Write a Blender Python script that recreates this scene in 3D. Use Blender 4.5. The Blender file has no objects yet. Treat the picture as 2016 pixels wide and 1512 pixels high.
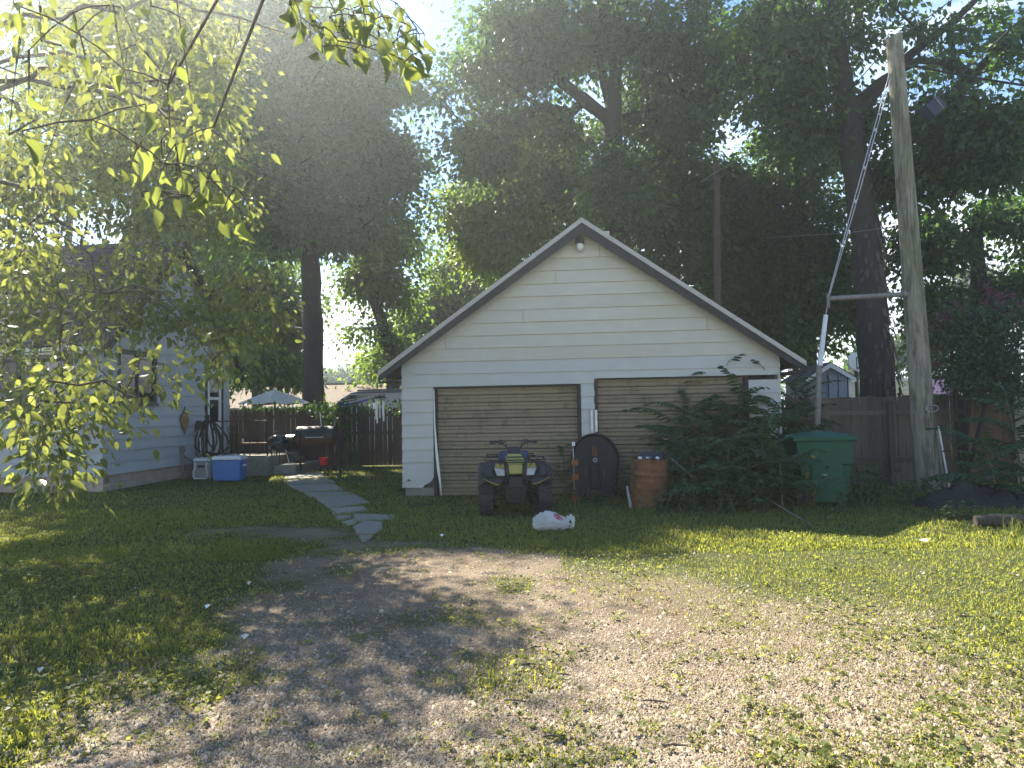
import bpy, bmesh, math, random
import numpy as np
from mathutils import Vector, Matrix

random.seed(7)
RNG = np.random.default_rng(11)
scene = bpy.context.scene
R = math.radians
PI = math.pi
VEIL_DENSITY = 0.0022

# ------------------------------------------------------------------ camera
F, CU, CV = 1400.0, 1008.0, 756.0
CAM = Vector((0, 0, 1.6))
CM = Matrix.Rotation(PI / 2 + math.atan(56 / F), 3, 'X') @ Matrix.Rotation(-0.018, 3, 'Z')
cam_data = bpy.data.cameras.new('camera')
cam_data.sensor_width = 36.0
cam_data.lens = F / 2016 * 36.0
cam_data.clip_start = 0.05
cam_data.clip_end = 3000
cam = bpy.data.objects.new('camera', cam_data)
cam.matrix_world = Matrix.Translation(CAM) @ CM.to_4x4()
scene.collection.objects.link(cam)
scene.camera = cam

# ------------------------------------------------------------------ sky and sun
SUN_AZ, SUN_EL = R(-33), R(43)
world = bpy.data.worlds.new('World')
scene.world = world
world.use_nodes = True
wn, wl = world.node_tree.nodes, world.node_tree.links
wn.clear()
w_out = wn.new('ShaderNodeOutputWorld')
w_bg = wn.new('ShaderNodeBackground')
w_bg.inputs['Strength'].default_value = 0.110
w_sky = wn.new('ShaderNodeTexSky')
w_sky.sky_type = 'NISHITA'
w_sky.sun_disc = False
w_sky.sun_elevation = SUN_EL
w_sky.sun_rotation = SUN_AZ
w_sky.air_density = 1.0
w_sky.dust_density = 0.0
w_sky.ozone_density = 2.0
w_tc = wn.new('ShaderNodeTexCoord')
w_map = wn.new('ShaderNodeMapping')
w_map.inputs['Scale'].default_value = (1.0, 1.0, 2.6)
w_map.inputs['Location'].default_value = (0.35, 0.1, 0.2)
w_noise = wn.new('ShaderNodeTexNoise')
w_noise.inputs['Scale'].default_value = 2.6
w_noise.inputs['Detail'].default_value = 9
w_noise.inputs['Roughness'].default_value = 0.58
w_sep = wn.new('ShaderNodeSeparateXYZ')
w_low = wn.new('ShaderNodeMapRange')
w_low.inputs['From Min'].default_value = 0.0
w_low.inputs['From Max'].default_value = 0.5
w_low.inputs['To Min'].default_value = 0.24
w_low.inputs['To Max'].default_value = -0.10
w_add = wn.new('ShaderNodeMath')
w_add.operation = 'ADD'
w_ramp = wn.new('ShaderNodeMapRange')
w_ramp.interpolation_type = 'SMOOTHSTEP'
w_ramp.inputs['From Min'].default_value = 0.50
w_ramp.inputs['From Max'].default_value = 0.72
w_mix = wn.new('ShaderNodeMix')
w_mix.data_type = 'RGBA'
wl.new(w_tc.outputs['Generated'], w_map.inputs['Vector'])
wl.new(w_map.outputs['Vector'], w_noise.inputs['Vector'])
wl.new(w_tc.outputs['Generated'], w_sep.inputs['Vector'])
wl.new(w_sep.outputs['Z'], w_low.inputs['Value'])
wl.new(w_noise.outputs['Fac'], w_add.inputs[0])
wl.new(w_low.outputs['Result'], w_add.inputs[1])
wl.new(w_add.outputs['Value'], w_ramp.inputs['Value'])
wl.new(w_ramp.outputs['Result'], w_mix.inputs['Factor'])
w_hs = wn.new('ShaderNodeHueSaturation')
w_hs.inputs['Saturation'].default_value = 1.18
w_hs.inputs['Value'].default_value = 0.62
wl.new(w_sky.outputs['Color'], w_hs.inputs['Color'])
wl.new(w_hs.outputs['Color'], w_mix.inputs['A'])
w_mix.inputs['B'].default_value = (4.6, 4.8, 5.0, 1)
wl.new(w_mix.outputs['Result'], w_bg.inputs['Color'])
wl.new(w_bg.outputs['Background'], w_out.inputs['Surface'])

sun_data = bpy.data.lights.new('sun', 'SUN')
sun_data.energy = 5.0
sun_data.angle = R(0.5)
sun_data.color = (1.0, 0.92, 0.76)
sun = bpy.data.objects.new('sun', sun_data)
SUN_DIR = Vector((math.sin(SUN_AZ) * math.cos(SUN_EL), math.cos(SUN_AZ) * math.cos(SUN_EL), math.sin(SUN_EL)))
sun.rotation_euler = SUN_DIR.to_track_quat('Z', 'Y').to_euler()
sun.location = (-30, 40, 45)
scene.collection.objects.link(sun)

scene.view_settings.view_transform = 'Standard'
scene.view_settings.look = 'None'
scene.view_settings.gamma = 1.0
scene.view_settings.use_curve_mapping = False
scene.view_settings.exposure = 1.98
scene.render.engine = 'CYCLES'
scene.cycles.max_bounces = 7
scene.cycles.diffuse_bounces = 3
scene.cycles.glossy_bounces = 2
scene.cycles.transmission_bounces = 4
scene.cycles.transparent_max_bounces = 8
scene.cycles.caustics_reflective = False
scene.cycles.caustics_refractive = False
scene.cycles.sample_clamp_indirect = 6.0
scene.cycles.volume_bounces = 0


def ray(u, v):
    return CM @ Vector(((u - CU) / F, -(v - CV) / F, -1.0))


def at(u, v, Y):
    d = ray(u, v)
    return CAM + d * (Y / d.y)


def gnd(u, v, z=0.0):
    d = ray(u, v)
    return CAM + d * ((z - CAM.z) / d.z)


# ------------------------------------------------------------------ materials
def pmat(name, col, rough=0.7, var=0.18, scale=6.0, stretch=(1, 1, 1), bump=0.0, bscale=40.0, metal=0.0, rand=0.0,
         stain=None, stain_scale=2.0, stain_lo=0.55, stain_hi=0.75, stain_stretch=(1, 1, 1), stain2=None, spec=0.4, coat=0.0):
    m = bpy.data.materials.new(name)
    m.use_nodes = True
    n, l = m.node_tree.nodes, m.node_tree.links
    b = n['Principled BSDF']
    b.inputs['Roughness'].default_value = rough
    b.inputs['Metallic'].default_value = metal
    b.inputs['Specular IOR Level'].default_value = spec
    b.inputs['Coat Weight'].default_value = coat
    tc = n.new('ShaderNodeTexCoord')
    oi = n.new('ShaderNodeObjectInfo')
    off = n.new('ShaderNodeVectorMath')
    off.operation = 'MULTIPLY_ADD'
    comb = n.new('ShaderNodeCombineXYZ')
    for k in range(3):
        l.new(oi.outputs['Random'], comb.inputs[k])
    l.new(comb.outputs[0], off.inputs[0])
    off.inputs[1].default_value = (37, 53, 71) if rand else (0, 0, 0)
    l.new(tc.outputs['Object'], off.inputs[2])

    def noise(sc, st, detail=5):
        mp = n.new('ShaderNodeMapping')
        mp.inputs['Scale'].default_value = st
        tx = n.new('ShaderNodeTexNoise')
        tx.inputs['Scale'].default_value = sc
        tx.inputs['Detail'].default_value = detail
        tx.inputs['Roughness'].default_value = 0.65
        l.new(off.outputs[0], mp.inputs['Vector'])
        l.new(mp.outputs[0], tx.inputs['Vector'])
        return tx.outputs['Fac']

    nz = noise(scale, stretch)
    mr = n.new('ShaderNodeMapRange')
    mr.inputs['From Min'].default_value = 0.3
    mr.inputs['From Max'].default_value = 0.7
    mr.inputs['To Min'].default_value = 1 - var
    mr.inputs['To Max'].default_value = 1 + var
    l.new(nz, mr.inputs['Value'])
    val = mr.outputs['Result']
    if rand:
        ma = n.new('ShaderNodeMapRange')
        ma.inputs['To Min'].default_value = 1 - rand
        ma.inputs['To Max'].default_value = 1 + rand
        l.new(oi.outputs['Random'], ma.inputs['Value'])
        mu = n.new('ShaderNodeMath')
        mu.operation = 'MULTIPLY'
        l.new(val, mu.inputs[0])
        l.new(ma.outputs['Result'], mu.inputs[1])
        val = mu.outputs[0]
    base = n.new('ShaderNodeRGB')
    base.outputs[0].default_value = (*col, 1)
    colour = base.outputs[0]
    for st, sc in ((stain, stain_scale), (stain2, stain_scale * 3.1)):
        if st is None:
            continue
        sz = noise(sc, stain_stretch, 7)
        sm = n.new('ShaderNodeMapRange')
        sm.interpolation_type = 'SMOOTHSTEP'
        sm.inputs['From Min'].default_value = stain_lo
        sm.inputs['From Max'].default_value = stain_hi
        l.new(sz, sm.inputs['Value'])
        mx = n.new('ShaderNodeMix')
        mx.data_type = 'RGBA'
        l.new(sm.outputs['Result'], mx.inputs['Factor'])
        l.new(colour, mx.inputs['A'])
        mx.inputs['B'].default_value = (*st, 1)
        colour = mx.outputs['Result']
    vm = n.new('ShaderNodeVectorMath')
    vm.operation = 'SCALE'
    l.new(colour, vm.inputs[0])
    l.new(val, vm.inputs['Scale'])
    l.new(vm.outputs[0], b.inputs['Base Color'])
    if bump:
        bz = noise(bscale, stretch, 6)
        bp = n.new('ShaderNodeBump')
        bp.inputs['Strength'].default_value = bump
        bp.inputs['Distance'].default_value = 0.02
        l.new(bz, bp.inputs['Height'])
        l.new(bp.outputs[0], b.inputs['Normal'])
    return m


def leaf_mat(name, dark, light, trans_col, trans=0.4, rough=0.5, spec=0.3):
    m = bpy.data.materials.new(name)
    m.use_nodes = True
    n, l = m.node_tree.nodes, m.node_tree.links
    b = n['Principled BSDF']
    out = n['Material Output']
    b.inputs['Roughness'].default_value = rough
    b.inputs['Specular IOR Level'].default_value = spec
    a = n.new('ShaderNodeAttribute')
    a.attribute_name = 'tint'
    mx = n.new('ShaderNodeMix')
    mx.data_type = 'RGBA'
    mx.inputs['A'].default_value = (*dark, 1)
    mx.inputs['B'].default_value = (*light, 1)
    l.new(a.outputs['Fac'], mx.inputs['Factor'])
    l.new(mx.outputs['Result'], b.inputs['Base Color'])
    t = n.new('ShaderNodeBsdfTranslucent')
    mt = n.new('ShaderNodeMix')
    mt.data_type = 'RGBA'
    mt.inputs['A'].default_value = (*[c * 0.6 for c in trans_col], 1)
    mt.inputs['B'].default_value = (*trans_col, 1)
    l.new(a.outputs['Fac'], mt.inputs['Factor'])
    l.new(mt.outputs['Result'], t.inputs['Color'])
    ms = n.new('ShaderNodeMixShader')
    ms.inputs['Fac'].default_value = trans
    l.new(b.outputs[0], ms.inputs[1])
    l.new(t.outputs[0], ms.inputs[2])
    l.new(ms.outputs[0], out.inputs['Surface'])
    return m


# ------------------------------------------------------------------ mesh helpers
class MB:
    def __init__(self):
        self.v, self.f = [], []

    def add(self, vs, fs):
        o = len(self.v)
        self.v += [tuple(p) for p in vs]
        self.f += [tuple(i + o for i in q) for q in fs]
        return self

    def box(self, x0, x1, y0, y1, z0, z1, mat=None):
        vs = [Vector(p) for p in ((x0, y0, z0), (x1, y0, z0), (x1, y1, z0), (x0, y1, z0),
                                  (x0, y0, z1), (x1, y0, z1), (x1, y1, z1), (x0, y1, z1))]
        if mat is not None:
            vs = [mat @ p for p in vs]
        return self.add(vs, [(0, 3, 2, 1), (4, 5, 6, 7), (0, 1, 5, 4), (1, 2, 6, 5), (2, 3, 7, 6), (3, 0, 4, 7)])

    def hexa(self, b, t):
        return self.add(list(b) + list(t), [(0, 3, 2, 1), (4, 5, 6, 7), (0, 1, 5, 4), (1, 2, 6, 5), (2, 3, 7, 6), (3, 0, 4, 7)])

    def prism(self, pts, y0, y1, mat=None):
        """polygon pts in (x, z), counter-clockwise seen from -y, extruded from y0 to y1"""
        n = len(pts)
        vs = [Vector((x, y0, z)) for x, z in pts] + [Vector((x, y1, z)) for x, z in pts]
        if mat is not None:
            vs = [mat @ p for p in vs]
        fs = [tuple(range(n)), tuple(range(2 * n - 1, n - 1, -1))]
        fs += [(i, i + n, (i + 1) % n + n, (i + 1) % n) for i in range(n)]
        return self.add(vs, fs)

    def tube(self, path, r, n=8, cap=True, squash=1.0):
        path = [Vector(p) for p in path]
        rs = r if isinstance(r, (list, tuple)) else [r] * len(path)
        vs, fs = [], []
        up = Vector((0.13, 0.31, 0.94))
        for i, p in enumerate(path):
            d = (path[min(i + 1, len(path) - 1)] - path[max(i - 1, 0)]).normalized()
            if abs(d.dot(up)) > 0.95:
                up = Vector((0.9, 0.2, 0.1))
            a = d.cross(up).normalized()
            b = a.cross(d)
            up = b
            for k in range(n):
                t = 2 * PI * k / n
                vs.append(p + (a * math.cos(t) + b * math.sin(t) * squash) * rs[i])
        for i in range(len(path) - 1):
            for k in range(n):
                k2 = (k + 1) % n
                fs.append((i * n + k, i * n + k2, (i + 1) * n + k2, (i + 1) * n + k))
        if cap:
            fs.append(tuple(range(n - 1, -1, -1)))
            fs.append(tuple((len(path) - 1) * n + k for k in range(n)))
        return self.add(vs, fs)

    def lathe(self, prof, n=24, mat=None, cap=True):
        vs, fs = [], []
        for r, z in prof:
            for k in range(n):
                t = 2 * PI * k / n
                vs.append(Vector((r * math.cos(t), r * math.sin(t), z)))
        for i in range(len(prof) - 1):
            for k in range(n):
                k2 = (k + 1) % n
                fs.append((i * n + k, i * n + k2, (i + 1) * n + k2, (i + 1) * n + k))
        if cap:
            fs.append(tuple(range(n - 1, -1, -1)))
            fs.append(tuple((len(prof) - 1) * n + k for k in range(n)))
        if mat is not None:
            vs = [mat @ p for p in vs]
        return self.add(vs, fs)

    def ball(self, c, r, nu=14, nv=8, mat=None):
        c = Vector(c)
        r = Vector(r) if not isinstance(r, (int, float)) else Vector((r, r, r))
        prof = []
        vs, fs = [], []
        for i in range(nv + 1):
            ph = PI * i / nv
            for k in range(nu):
                t = 2 * PI * k / nu
                vs.append(c + Vector((r.x * math.sin(ph) * math.cos(t), r.y * math.sin(ph) * math.sin(t), -r.z * math.cos(ph))))
        for i in range(nv):
            for k in range(nu):
                k2 = (k + 1) % nu
                fs.append((i * nu + k, i * nu + k2, (i + 1) * nu + k2, (i + 1) * nu + k))
        if mat is not None:
            vs = [mat @ p for p in vs]
        return self.add(vs, fs)

    def build(self, name, mat, parent=None, smooth=False, bevel=0.0, loc=None):
        me = bpy.data.meshes.new(name)
        me.from_pydata(self.v, [], self.f)
        me.materials.append(mat)
        if smooth:
            me.polygons.foreach_set('use_smooth', [True] * len(me.polygons))
        me.update()
        o = bpy.data.objects.new(name, me)
        scene.collection.objects.link(o)
        if parent is not None:
            o.parent = parent
        if loc is not None:
            o.location = loc
        if smooth == 'auto':
            try:
                me.set_sharp_from_angle(angle=R(40))
            except Exception:
                pass
        if bevel:
            bm = o.modifiers.new('bevel', 'BEVEL')
            bm.width = bevel
            bm.segments = 2
            bm.limit_method = 'ANGLE'
            bm.angle_limit = R(40)
        return o


def np_mesh(name, verts, faces, mat, parent=None, tint=None, smooth=False):
    """verts (N,3), faces (M,k) numpy arrays"""
    me = bpy.data.meshes.new(name)
    nv, nf, k = len(verts), len(faces), faces.shape[1]
    me.vertices.add(nv)
    me.vertices.foreach_set('co', np.ascontiguousarray(verts, dtype=np.float32).ravel())
    me.loops.add(nf * k)
    me.loops.foreach_set('vertex_index', np.ascontiguousarray(faces, dtype=np.int32).ravel())
    me.polygons.add(nf)
    me.polygons.foreach_set('loop_start', np.arange(0, nf * k, k, dtype=np.int32))
    me.polygons.foreach_set('loop_total', np.full(nf, k, dtype=np.int32))
    if smooth:
        me.polygons.foreach_set('use_smooth', np.ones(nf, dtype=bool))
    me.update(calc_edges=True)
    me.materials.append(mat)
    if tint is not None:
        a = me.attributes.new('tint', 'FLOAT', 'POINT')
        a.data.foreach_set('value', np.ascontiguousarray(tint, dtype=np.float32))
    o = bpy.data.objects.new(name, me)
    scene.collection.objects.link(o)
    if parent is not None:
        o.parent = parent
    return o


def thing(name, label, cat, loc=(0, 0, 0), rz=0.0, group=None):
    o = bpy.data.objects.new(name, None)
    o.empty_display_size = 0.2
    scene.collection.objects.link(o)
    o.location = loc
    o.rotation_euler = (0, 0, rz)
    o['label'], o['category'] = label, cat
    if group:
        o['group'] = group
    return o


def tag(o, label, cat, group=None, kind=None):
    o['label'], o['category'] = label, cat
    if group:
        o['group'] = group
    if kind:
        o['kind'] = kind
    return o


def struct(o):
    o['kind'] = 'structure'
    return o


def dup(o, parent, loc=None, rot=None, scale=None):
    c = o.copy()
    scene.collection.objects.link(c)
    c.parent = parent
    if loc is not None:
        c.location = loc
    if rot is not None:
        c.rotation_euler = rot
    if scale is not None:
        c.scale = scale
    return c


def hash2(ix, iy, s):
    h = (ix.astype(np.int64) * 374761393 + iy.astype(np.int64) * 668265263 + s * 982451653) & 0x7fffffff
    h = ((h ^ (h >> 13)) * 1274126177) & 0x7fffffff
    return ((h ^ (h >> 16)) & 0xffff) / 65535.0


def vnoise(x, y, s=0):
    ix, iy = np.floor(x), np.floor(y)
    fx, fy = x - ix, y - iy
    fx, fy = fx * fx * (3 - 2 * fx), fy * fy * (3 - 2 * fy)
    a, b = hash2(ix, iy, s), hash2(ix + 1, iy, s)
    c, d = hash2(ix, iy + 1, s), hash2(ix + 1, iy + 1, s)
    return (a * (1 - fx) + b * fx) * (1 - fy) + (c * (1 - fx) + d * fx) * fy


def fbm(x, y, s=0, octs=4):
    t, amp, n = 0.0, 0.5, 0.0
    for o in range(octs):
        t = t + amp * vnoise(x * 2 ** o, y * 2 ** o, s + o)
        n += amp
        amp *= 0.5
    return t / n


def sstep(a, b, x):
    t = np.clip((x - a) / (b - a), 0, 1)
    return t * t * (3 - 2 * t)


# ------------------------------------------------------------------ ground
GRAVEL = np.array([(-2.4, -8), (-2.45, 3.45), (-2.43, 4.8), (-2.5, 6.3), (-2.47, 7.7), (-2.25, 9.1), (-1.6, 9.3), (0.2, 8.8),
                   (1.5, 7.5), (2.4, 6.4), (3.0, 5.4), (3.5, 4.5), (4.1, 3.2), (4.6, -8)])


def poly_sd(px, py, poly):
    """signed distance, positive inside"""
    d = np.full(px.shape, 1e9)
    inside = np.zeros(px.shape, bool)
    n = len(poly)
    for i in range(n):
        x0, y0 = poly[i]
        x1, y1 = poly[(i + 1) % n]
        ex, ey = x1 - x0, y1 - y0
        t = np.clip(((px - x0) * ex + (py - y0) * ey) / (ex * ex + ey * ey), 0, 1)
        d = np.minimum(d, np.hypot(px - x0 - t * ex, py - y0 - t * ey))
        c = ((y0 > py) != (y1 > py)) & (px < (x1 - x0) * (py - y0) / (y1 - y0 + 1e-12) + x0)
        inside ^= c
    return np.where(inside, d, -d)


def grass_cover(x, y):
    """1 = full lawn, 0 = bare gravel"""
    sd = poly_sd(x, y, GRAVEL) + (fbm(x * 1.3, y * 1.3, 5) - 0.5) * 1.3
    soft = np.where(x > 0.5, 2.6, 0.5)
    g = 1 - sstep(-0.5 * soft, soft, sd)
    patch = sstep(0.52, 0.68, fbm(x * 1.1 + 7, y * 0.9 + 3, 21)) * 0.42
    patch = patch * np.where(x < -0.3, 1.25, 0.95) + 0.10 * (fbm(x * 2.5, y * 2.5, 44) > 0.5)
    g = np.maximum(g, patch * (sd > 0))
    bare = np.exp(-(((x + 3.7) / 1.35) ** 2 + ((y - 10.0) / 0.55) ** 2)) + 0.8 * np.exp(-(((x + 2.6) / 0.7) ** 2 + ((y - 9.6) / 0.5) ** 2))
    bare = bare * np.clip(2.6 * fbm(x * 2.6, y * 5, 9) - .55, 0, 1.3)
    g = g * (1 - np.clip(bare, 0, 0.85))
    thin = sstep(0.5, 0.75, fbm(x * 0.7, y * 0.7, 33))
    return np.clip(g * (1 - 0.3 * thin), 0, 1)


def ground_z(x, y):
    return (fbm(x * 0.8, y * 0.8, 3) - 0.5) * 0.05


xs = np.concatenate([np.linspace(-200, -30, 12)[:-1], np.linspace(-30, -9, 30)[:-1], np.linspace(-9, 9, 171)[:-1],
                     np.linspace(9, 30, 30)[:-1], np.linspace(30, 200, 12)])
ys = np.concatenate([np.linspace(-30, 1.2, 20)[:-1], np.linspace(1.2, 16, 145)[:-1], np.linspace(16, 40, 40)[:-1], np.linspace(40, 230, 16)])
gx, gy = np.meshgrid(xs, ys)
gz = ground_z(gx, gy)
nx_, ny_ = len(xs), len(ys)
gv = np.stack([gx.ravel(), gy.ravel(), gz.ravel()], 1)
ii = np.arange(nx_ * ny_).reshape(ny_, nx_)
gf = np.stack([ii[:-1, :-1].ravel(), ii[:-1, 1:].ravel(), ii[1:, 1:].ravel(), ii[1:, :-1].ravel()], 1)

gm = bpy.data.materials.new('ground_soil')
gm.use_nodes = True
n, l = gm.node_tree.nodes, gm.node_tree.links
gb = n['Principled BSDF']
gb.inputs['Roughness'].default_value = 0.95
gb.inputs['Specular IOR Level'].default_value = 0.15
tc = n.new('ShaderNodeTexCoord')
att = n.new('ShaderNodeAttribute')
att.attribute_name = 'tint'
vor = n.new('ShaderNodeTexVoronoi')
vor.inputs['Scale'].default_value = 95
l.new(tc.outputs['Object'], vor.inputs['Vector'])
ns1 = n.new('ShaderNodeTexNoise')
ns1.inputs['Scale'].default_value = 1.3
ns1.inputs['Detail'].default_value = 8
l.new(tc.outputs['Object'], ns1.inputs['Vector'])
ns2 = n.new('ShaderNodeTexNoise')
ns2.inputs['Scale'].default_value = 22
ns2.inputs['Detail'].default_value = 6
l.new(tc.outputs['Object'], ns2.inputs['Vector'])
r1 = n.new('ShaderNodeValToRGB')
r1.color_ramp.elements[0].color = (0.175, 0.142, 0.108, 1)
r1.color_ramp.elements[1].color = (0.35, 0.285, 0.215, 1)
l.new(vor.outputs['Color'], r1.inputs['Fac'])
r2 = n.new('ShaderNodeValToRGB')
r2.color_ramp.elements[0].position = 0.35
r2.color_ramp.elements[1].position = 0.7
r2.color_ramp.elements[0].color = (0.70, 0.66, 0.60, 1)
r2.color_ramp.elements[1].color = (1.1, 1.05, 1.0, 1)
l.new(ns1.outputs['Fac'], r2.inputs['Fac'])
mm = n.new('ShaderNodeMix')
mm.data_type = 'RGBA'
mm.blend_type = 'MULTIPLY'
mm.inputs['Factor'].default_value = 1
l.new(r1.outputs[0], mm.inputs['A'])
l.new(r2.outputs[0], mm.inputs['B'])
r3 = n.new('ShaderNodeValToRGB')
r3.color_ramp.elements[0].color = (0.045, 0.06, 0.02, 1)
r3.color_ramp.elements[1].color = (0.12, 0.13, 0.05, 1)
l.new(ns2.outputs['Fac'], r3.inputs['Fac'])
mg = n.new('ShaderNodeMix')
mg.data_type = 'RGBA'
l.new(att.outputs['Fac'], mg.inputs['Factor'])
l.new(mm.outputs['Result'], mg.inputs['A'])
l.new(r3.outputs[0], mg.inputs['B'])
l.new(mg.outputs['Result'], gb.inputs['Base Color'])
gbp = n.new('ShaderNodeBump')
gbp.inputs['Strength'].default_value = 0.9
gbp.inputs['Distance'].default_value = 0.02
l.new(vor.outputs['Distance'], gbp.inputs['Height'])
l.new(gbp.outputs[0], gb.inputs['Normal'])
ground = np_mesh('ground', gv, gf, gm, tint=sstep(0.15, 0.7, grass_cover(gx, gy)).ravel(), smooth=True)
struct(ground)
# ------------------------------------------------------------------ shared materials
M_SIDING = pmat('white_siding', (0.50, 0.50, 0.46), 0.6, 0.05, 3, rand=0.035, stain=(0.46, 0.46, 0.40), stain_scale=0.9, stain_lo=0.5, stain_hi=0.8,
                stain_stretch=(0.5, 1, 1.6), bump=0.05, bscale=30)
M_SIDING_G = pmat('cream_siding', (0.54, 0.515, 0.42), 0.6, 0.05, 3, rand=0.03, stain=(0.49, 0.45, 0.31), stain_scale=0.7, stain_lo=0.45, stain_hi=0.8,
                  stain_stretch=(0.4, 1, 1.4), bump=0.05, bscale=30)
M_HOUSE = pmat('house_siding', (0.42, 0.45, 0.47), 0.6, 0.05, 3, rand=0.04, stain=(0.34, 0.375, 0.40), stain_scale=1.1, stain_lo=0.5, stain_hi=0.85, bump=0.05, bscale=25)
M_WALLBACK = pmat('wall_backing', (0.10, 0.10, 0.09), 0.9)
M_GDOOR = pmat('faded_door_paint', (0.25, 0.20, 0.125), 0.65, 0.10, 9, stretch=(1, 1, 3), rand=0.07, stain=(0.13, 0.115, 0.068), stain_scale=2.4, stain_lo=0.5,
               stain_hi=0.78, stain_stretch=(1, 1, 0.5), stain2=(0.10, 0.09, 0.05), bump=0.08)
M_DARKWOOD = pmat('dark_trim_wood', (0.035, 0.033, 0.035), 0.8, 0.3, 12, stain=(0.12, 0.11, 0.10), stain_scale=5, stain_lo=0.6, stain_hi=0.8, bump=0.3)
M_DRIP = pmat('white_drip_edge', (0.42, 0.40, 0.35), 0.5, 0.1, 8, stain=(0.35, 0.30, 0.22), stain_scale=6)
M_SHINGLE = pmat('grey_shingle', (0.10, 0.10, 0.105), 0.9, 0.35, 30, bump=0.6, bscale=60)
M_SHINGLE_H = pmat('house_shingle', (0.085, 0.062, 0.055), 0.9, 0.35, 30, bump=0.6, bscale=60, rand=0.1)
M_CONC = pmat('weathered_concrete', (0.25, 0.235, 0.20), 0.9, 0.15, 7, rand=0.10, stain=(0.14, 0.14, 0.10), stain_scale=4, bump=0.5, bscale=60)
M_BLOCK = pmat('foundation_block', (0.40, 0.34, 0.28), 0.92, 0.12, 8, rand=0.06, stain=(0.28, 0.26, 0.24), stain_scale=2.2, bump=0.4, bscale=50)
M_GLASS = pmat('dark_glass', (0.016, 0.020, 0.024), 0.08, 0.1, 3, spec=0.5)
M_CURTAIN = pmat('curtain_cloth', (0.16, 0.16, 0.17), 0.9, 0.25, 5, stretch=(9, 1, 0.3))
M_WINFRAME = pmat('dark_window_frame', (0.05, 0.05, 0.055), 0.5, 0.2)
M_WHITE = pmat('white_paint', (0.74, 0.74, 0.72), 0.45, 0.06, 6, stain=(0.5, 0.5, 0.46), stain_scale=3, stain_lo=0.6, stain_hi=0.85)
M_BLACK = pmat('black_metal', (0.018, 0.018, 0.02), 0.45, 0.25, 20)
M_BLACKP = pmat('black_plastic', (0.022, 0.024, 0.027), 0.5, 0.25, 9, stain=(0.05, 0.05, 0.05), stain_scale=3)
M_RUBBER = pmat('rubber', (0.026, 0.027, 0.03), 0.8, 0.3, 14, stain=(0.07, 0.065, 0.055), stain_scale=9, bump=0.2)
M_STEEL = pmat('galvanised_steel', (0.45, 0.46, 0.48), 0.42, 0.15, 10, metal=0.7)
M_DULLSTEEL = pmat('dull_grey_pipe', (0.20, 0.185, 0.165), 0.7, 0.25, 14, stain=(0.13, 0.08, 0.05), stain_scale=8)
M_RUST = pmat('rusty_steel', (0.20, 0.085, 0.038), 0.85, 0.3, 9, stain=(0.15, 0.14, 0.075), stain_scale=1.8, stain_lo=0.45, stain_hi=0.7, stain2=(0.07, 0.032, 0.02), bump=0.35, bscale=40)
M_RUSTDARK = pmat('dark_rust', (0.10, 0.045, 0.025), 0.85, 0.35, 12, bump=0.3)
M_PICKET = pmat('brown_picket', (0.090, 0.058, 0.043), 0.85, 0.22, 5, stretch=(8, 8, 0.6), rand=0.28, bump=0.3, bscale=20)
M_FENCE_R = pmat('weathered_board', (0.115, 0.098, 0.075), 0.88, 0.25, 4, stretch=(9, 9, 0.5), rand=0.25, stain=(0.30, 0.24, 0.16), stain_scale=1.2, stain_lo=0.6, stain_hi=0.85,
                  stain_stretch=(2, 2, 0.4), bump=0.35, bscale=18)
M_FENCE_O = pmat('cedar_board', (0.125, 0.075, 0.046), 0.85, 0.22, 4, stretch=(9, 9, 0.5), rand=0.2, bump=0.3, bscale=18)
M_FENCE_P = pmat('pale_board', (0.30, 0.26, 0.20), 0.88, 0.2, 4, stretch=(9, 9, 0.5), rand=0.18, bump=0.3, bscale=18)
M_BARK = pmat('bark_brown', (0.085, 0.066, 0.050), 0.95, 0.4, 7, stretch=(5, 5, 0.7), bump=1.0, bscale=9)
M_BARK_D = pmat('bark_dark', (0.040, 0.033, 0.028), 0.95, 0.4, 7, stretch=(5, 5, 0.7), bump=1.0, bscale=9)
M_POLE = pmat('weathered_pole', (0.29, 0.265, 0.205), 0.9, 0.35, 6, stretch=(7, 7, 0.35), stain=(0.15, 0.16, 0.08), stain_scale=1.2, stain_lo=0.42, stain_hi=0.7,
              stain_stretch=(2, 2, 0.35), stain2=(0.085, 0.072, 0.05), bump=1.0, bscale=7)

# ------------------------------------------------------------------ garage
GY, GROT = 14.0, R(-5)
G0 = Vector((-2.15, 14.0, 0))
garage = thing('garage', 'white clapboard two-door garage with a steep gable and a drooping siding corner', 'garage', G0, GROT)
GW, GD = 7.2, 7.6
EAVE, RIDGE, RX = 2.60, 5.14, 3.57
LD = (0.628, 3.456, 2.10)
RD = (3.767, 6.607, 2.21)
SL_L = (RIDGE - EAVE) / RX
SL_R = (RIDGE - EAVE) / (GW - RX)


def rake_x(z):
    if z <= EAVE:
        return 0.0, GW
    return (z - EAVE) / SL_L, GW - (z - EAVE) / SL_R


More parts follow.
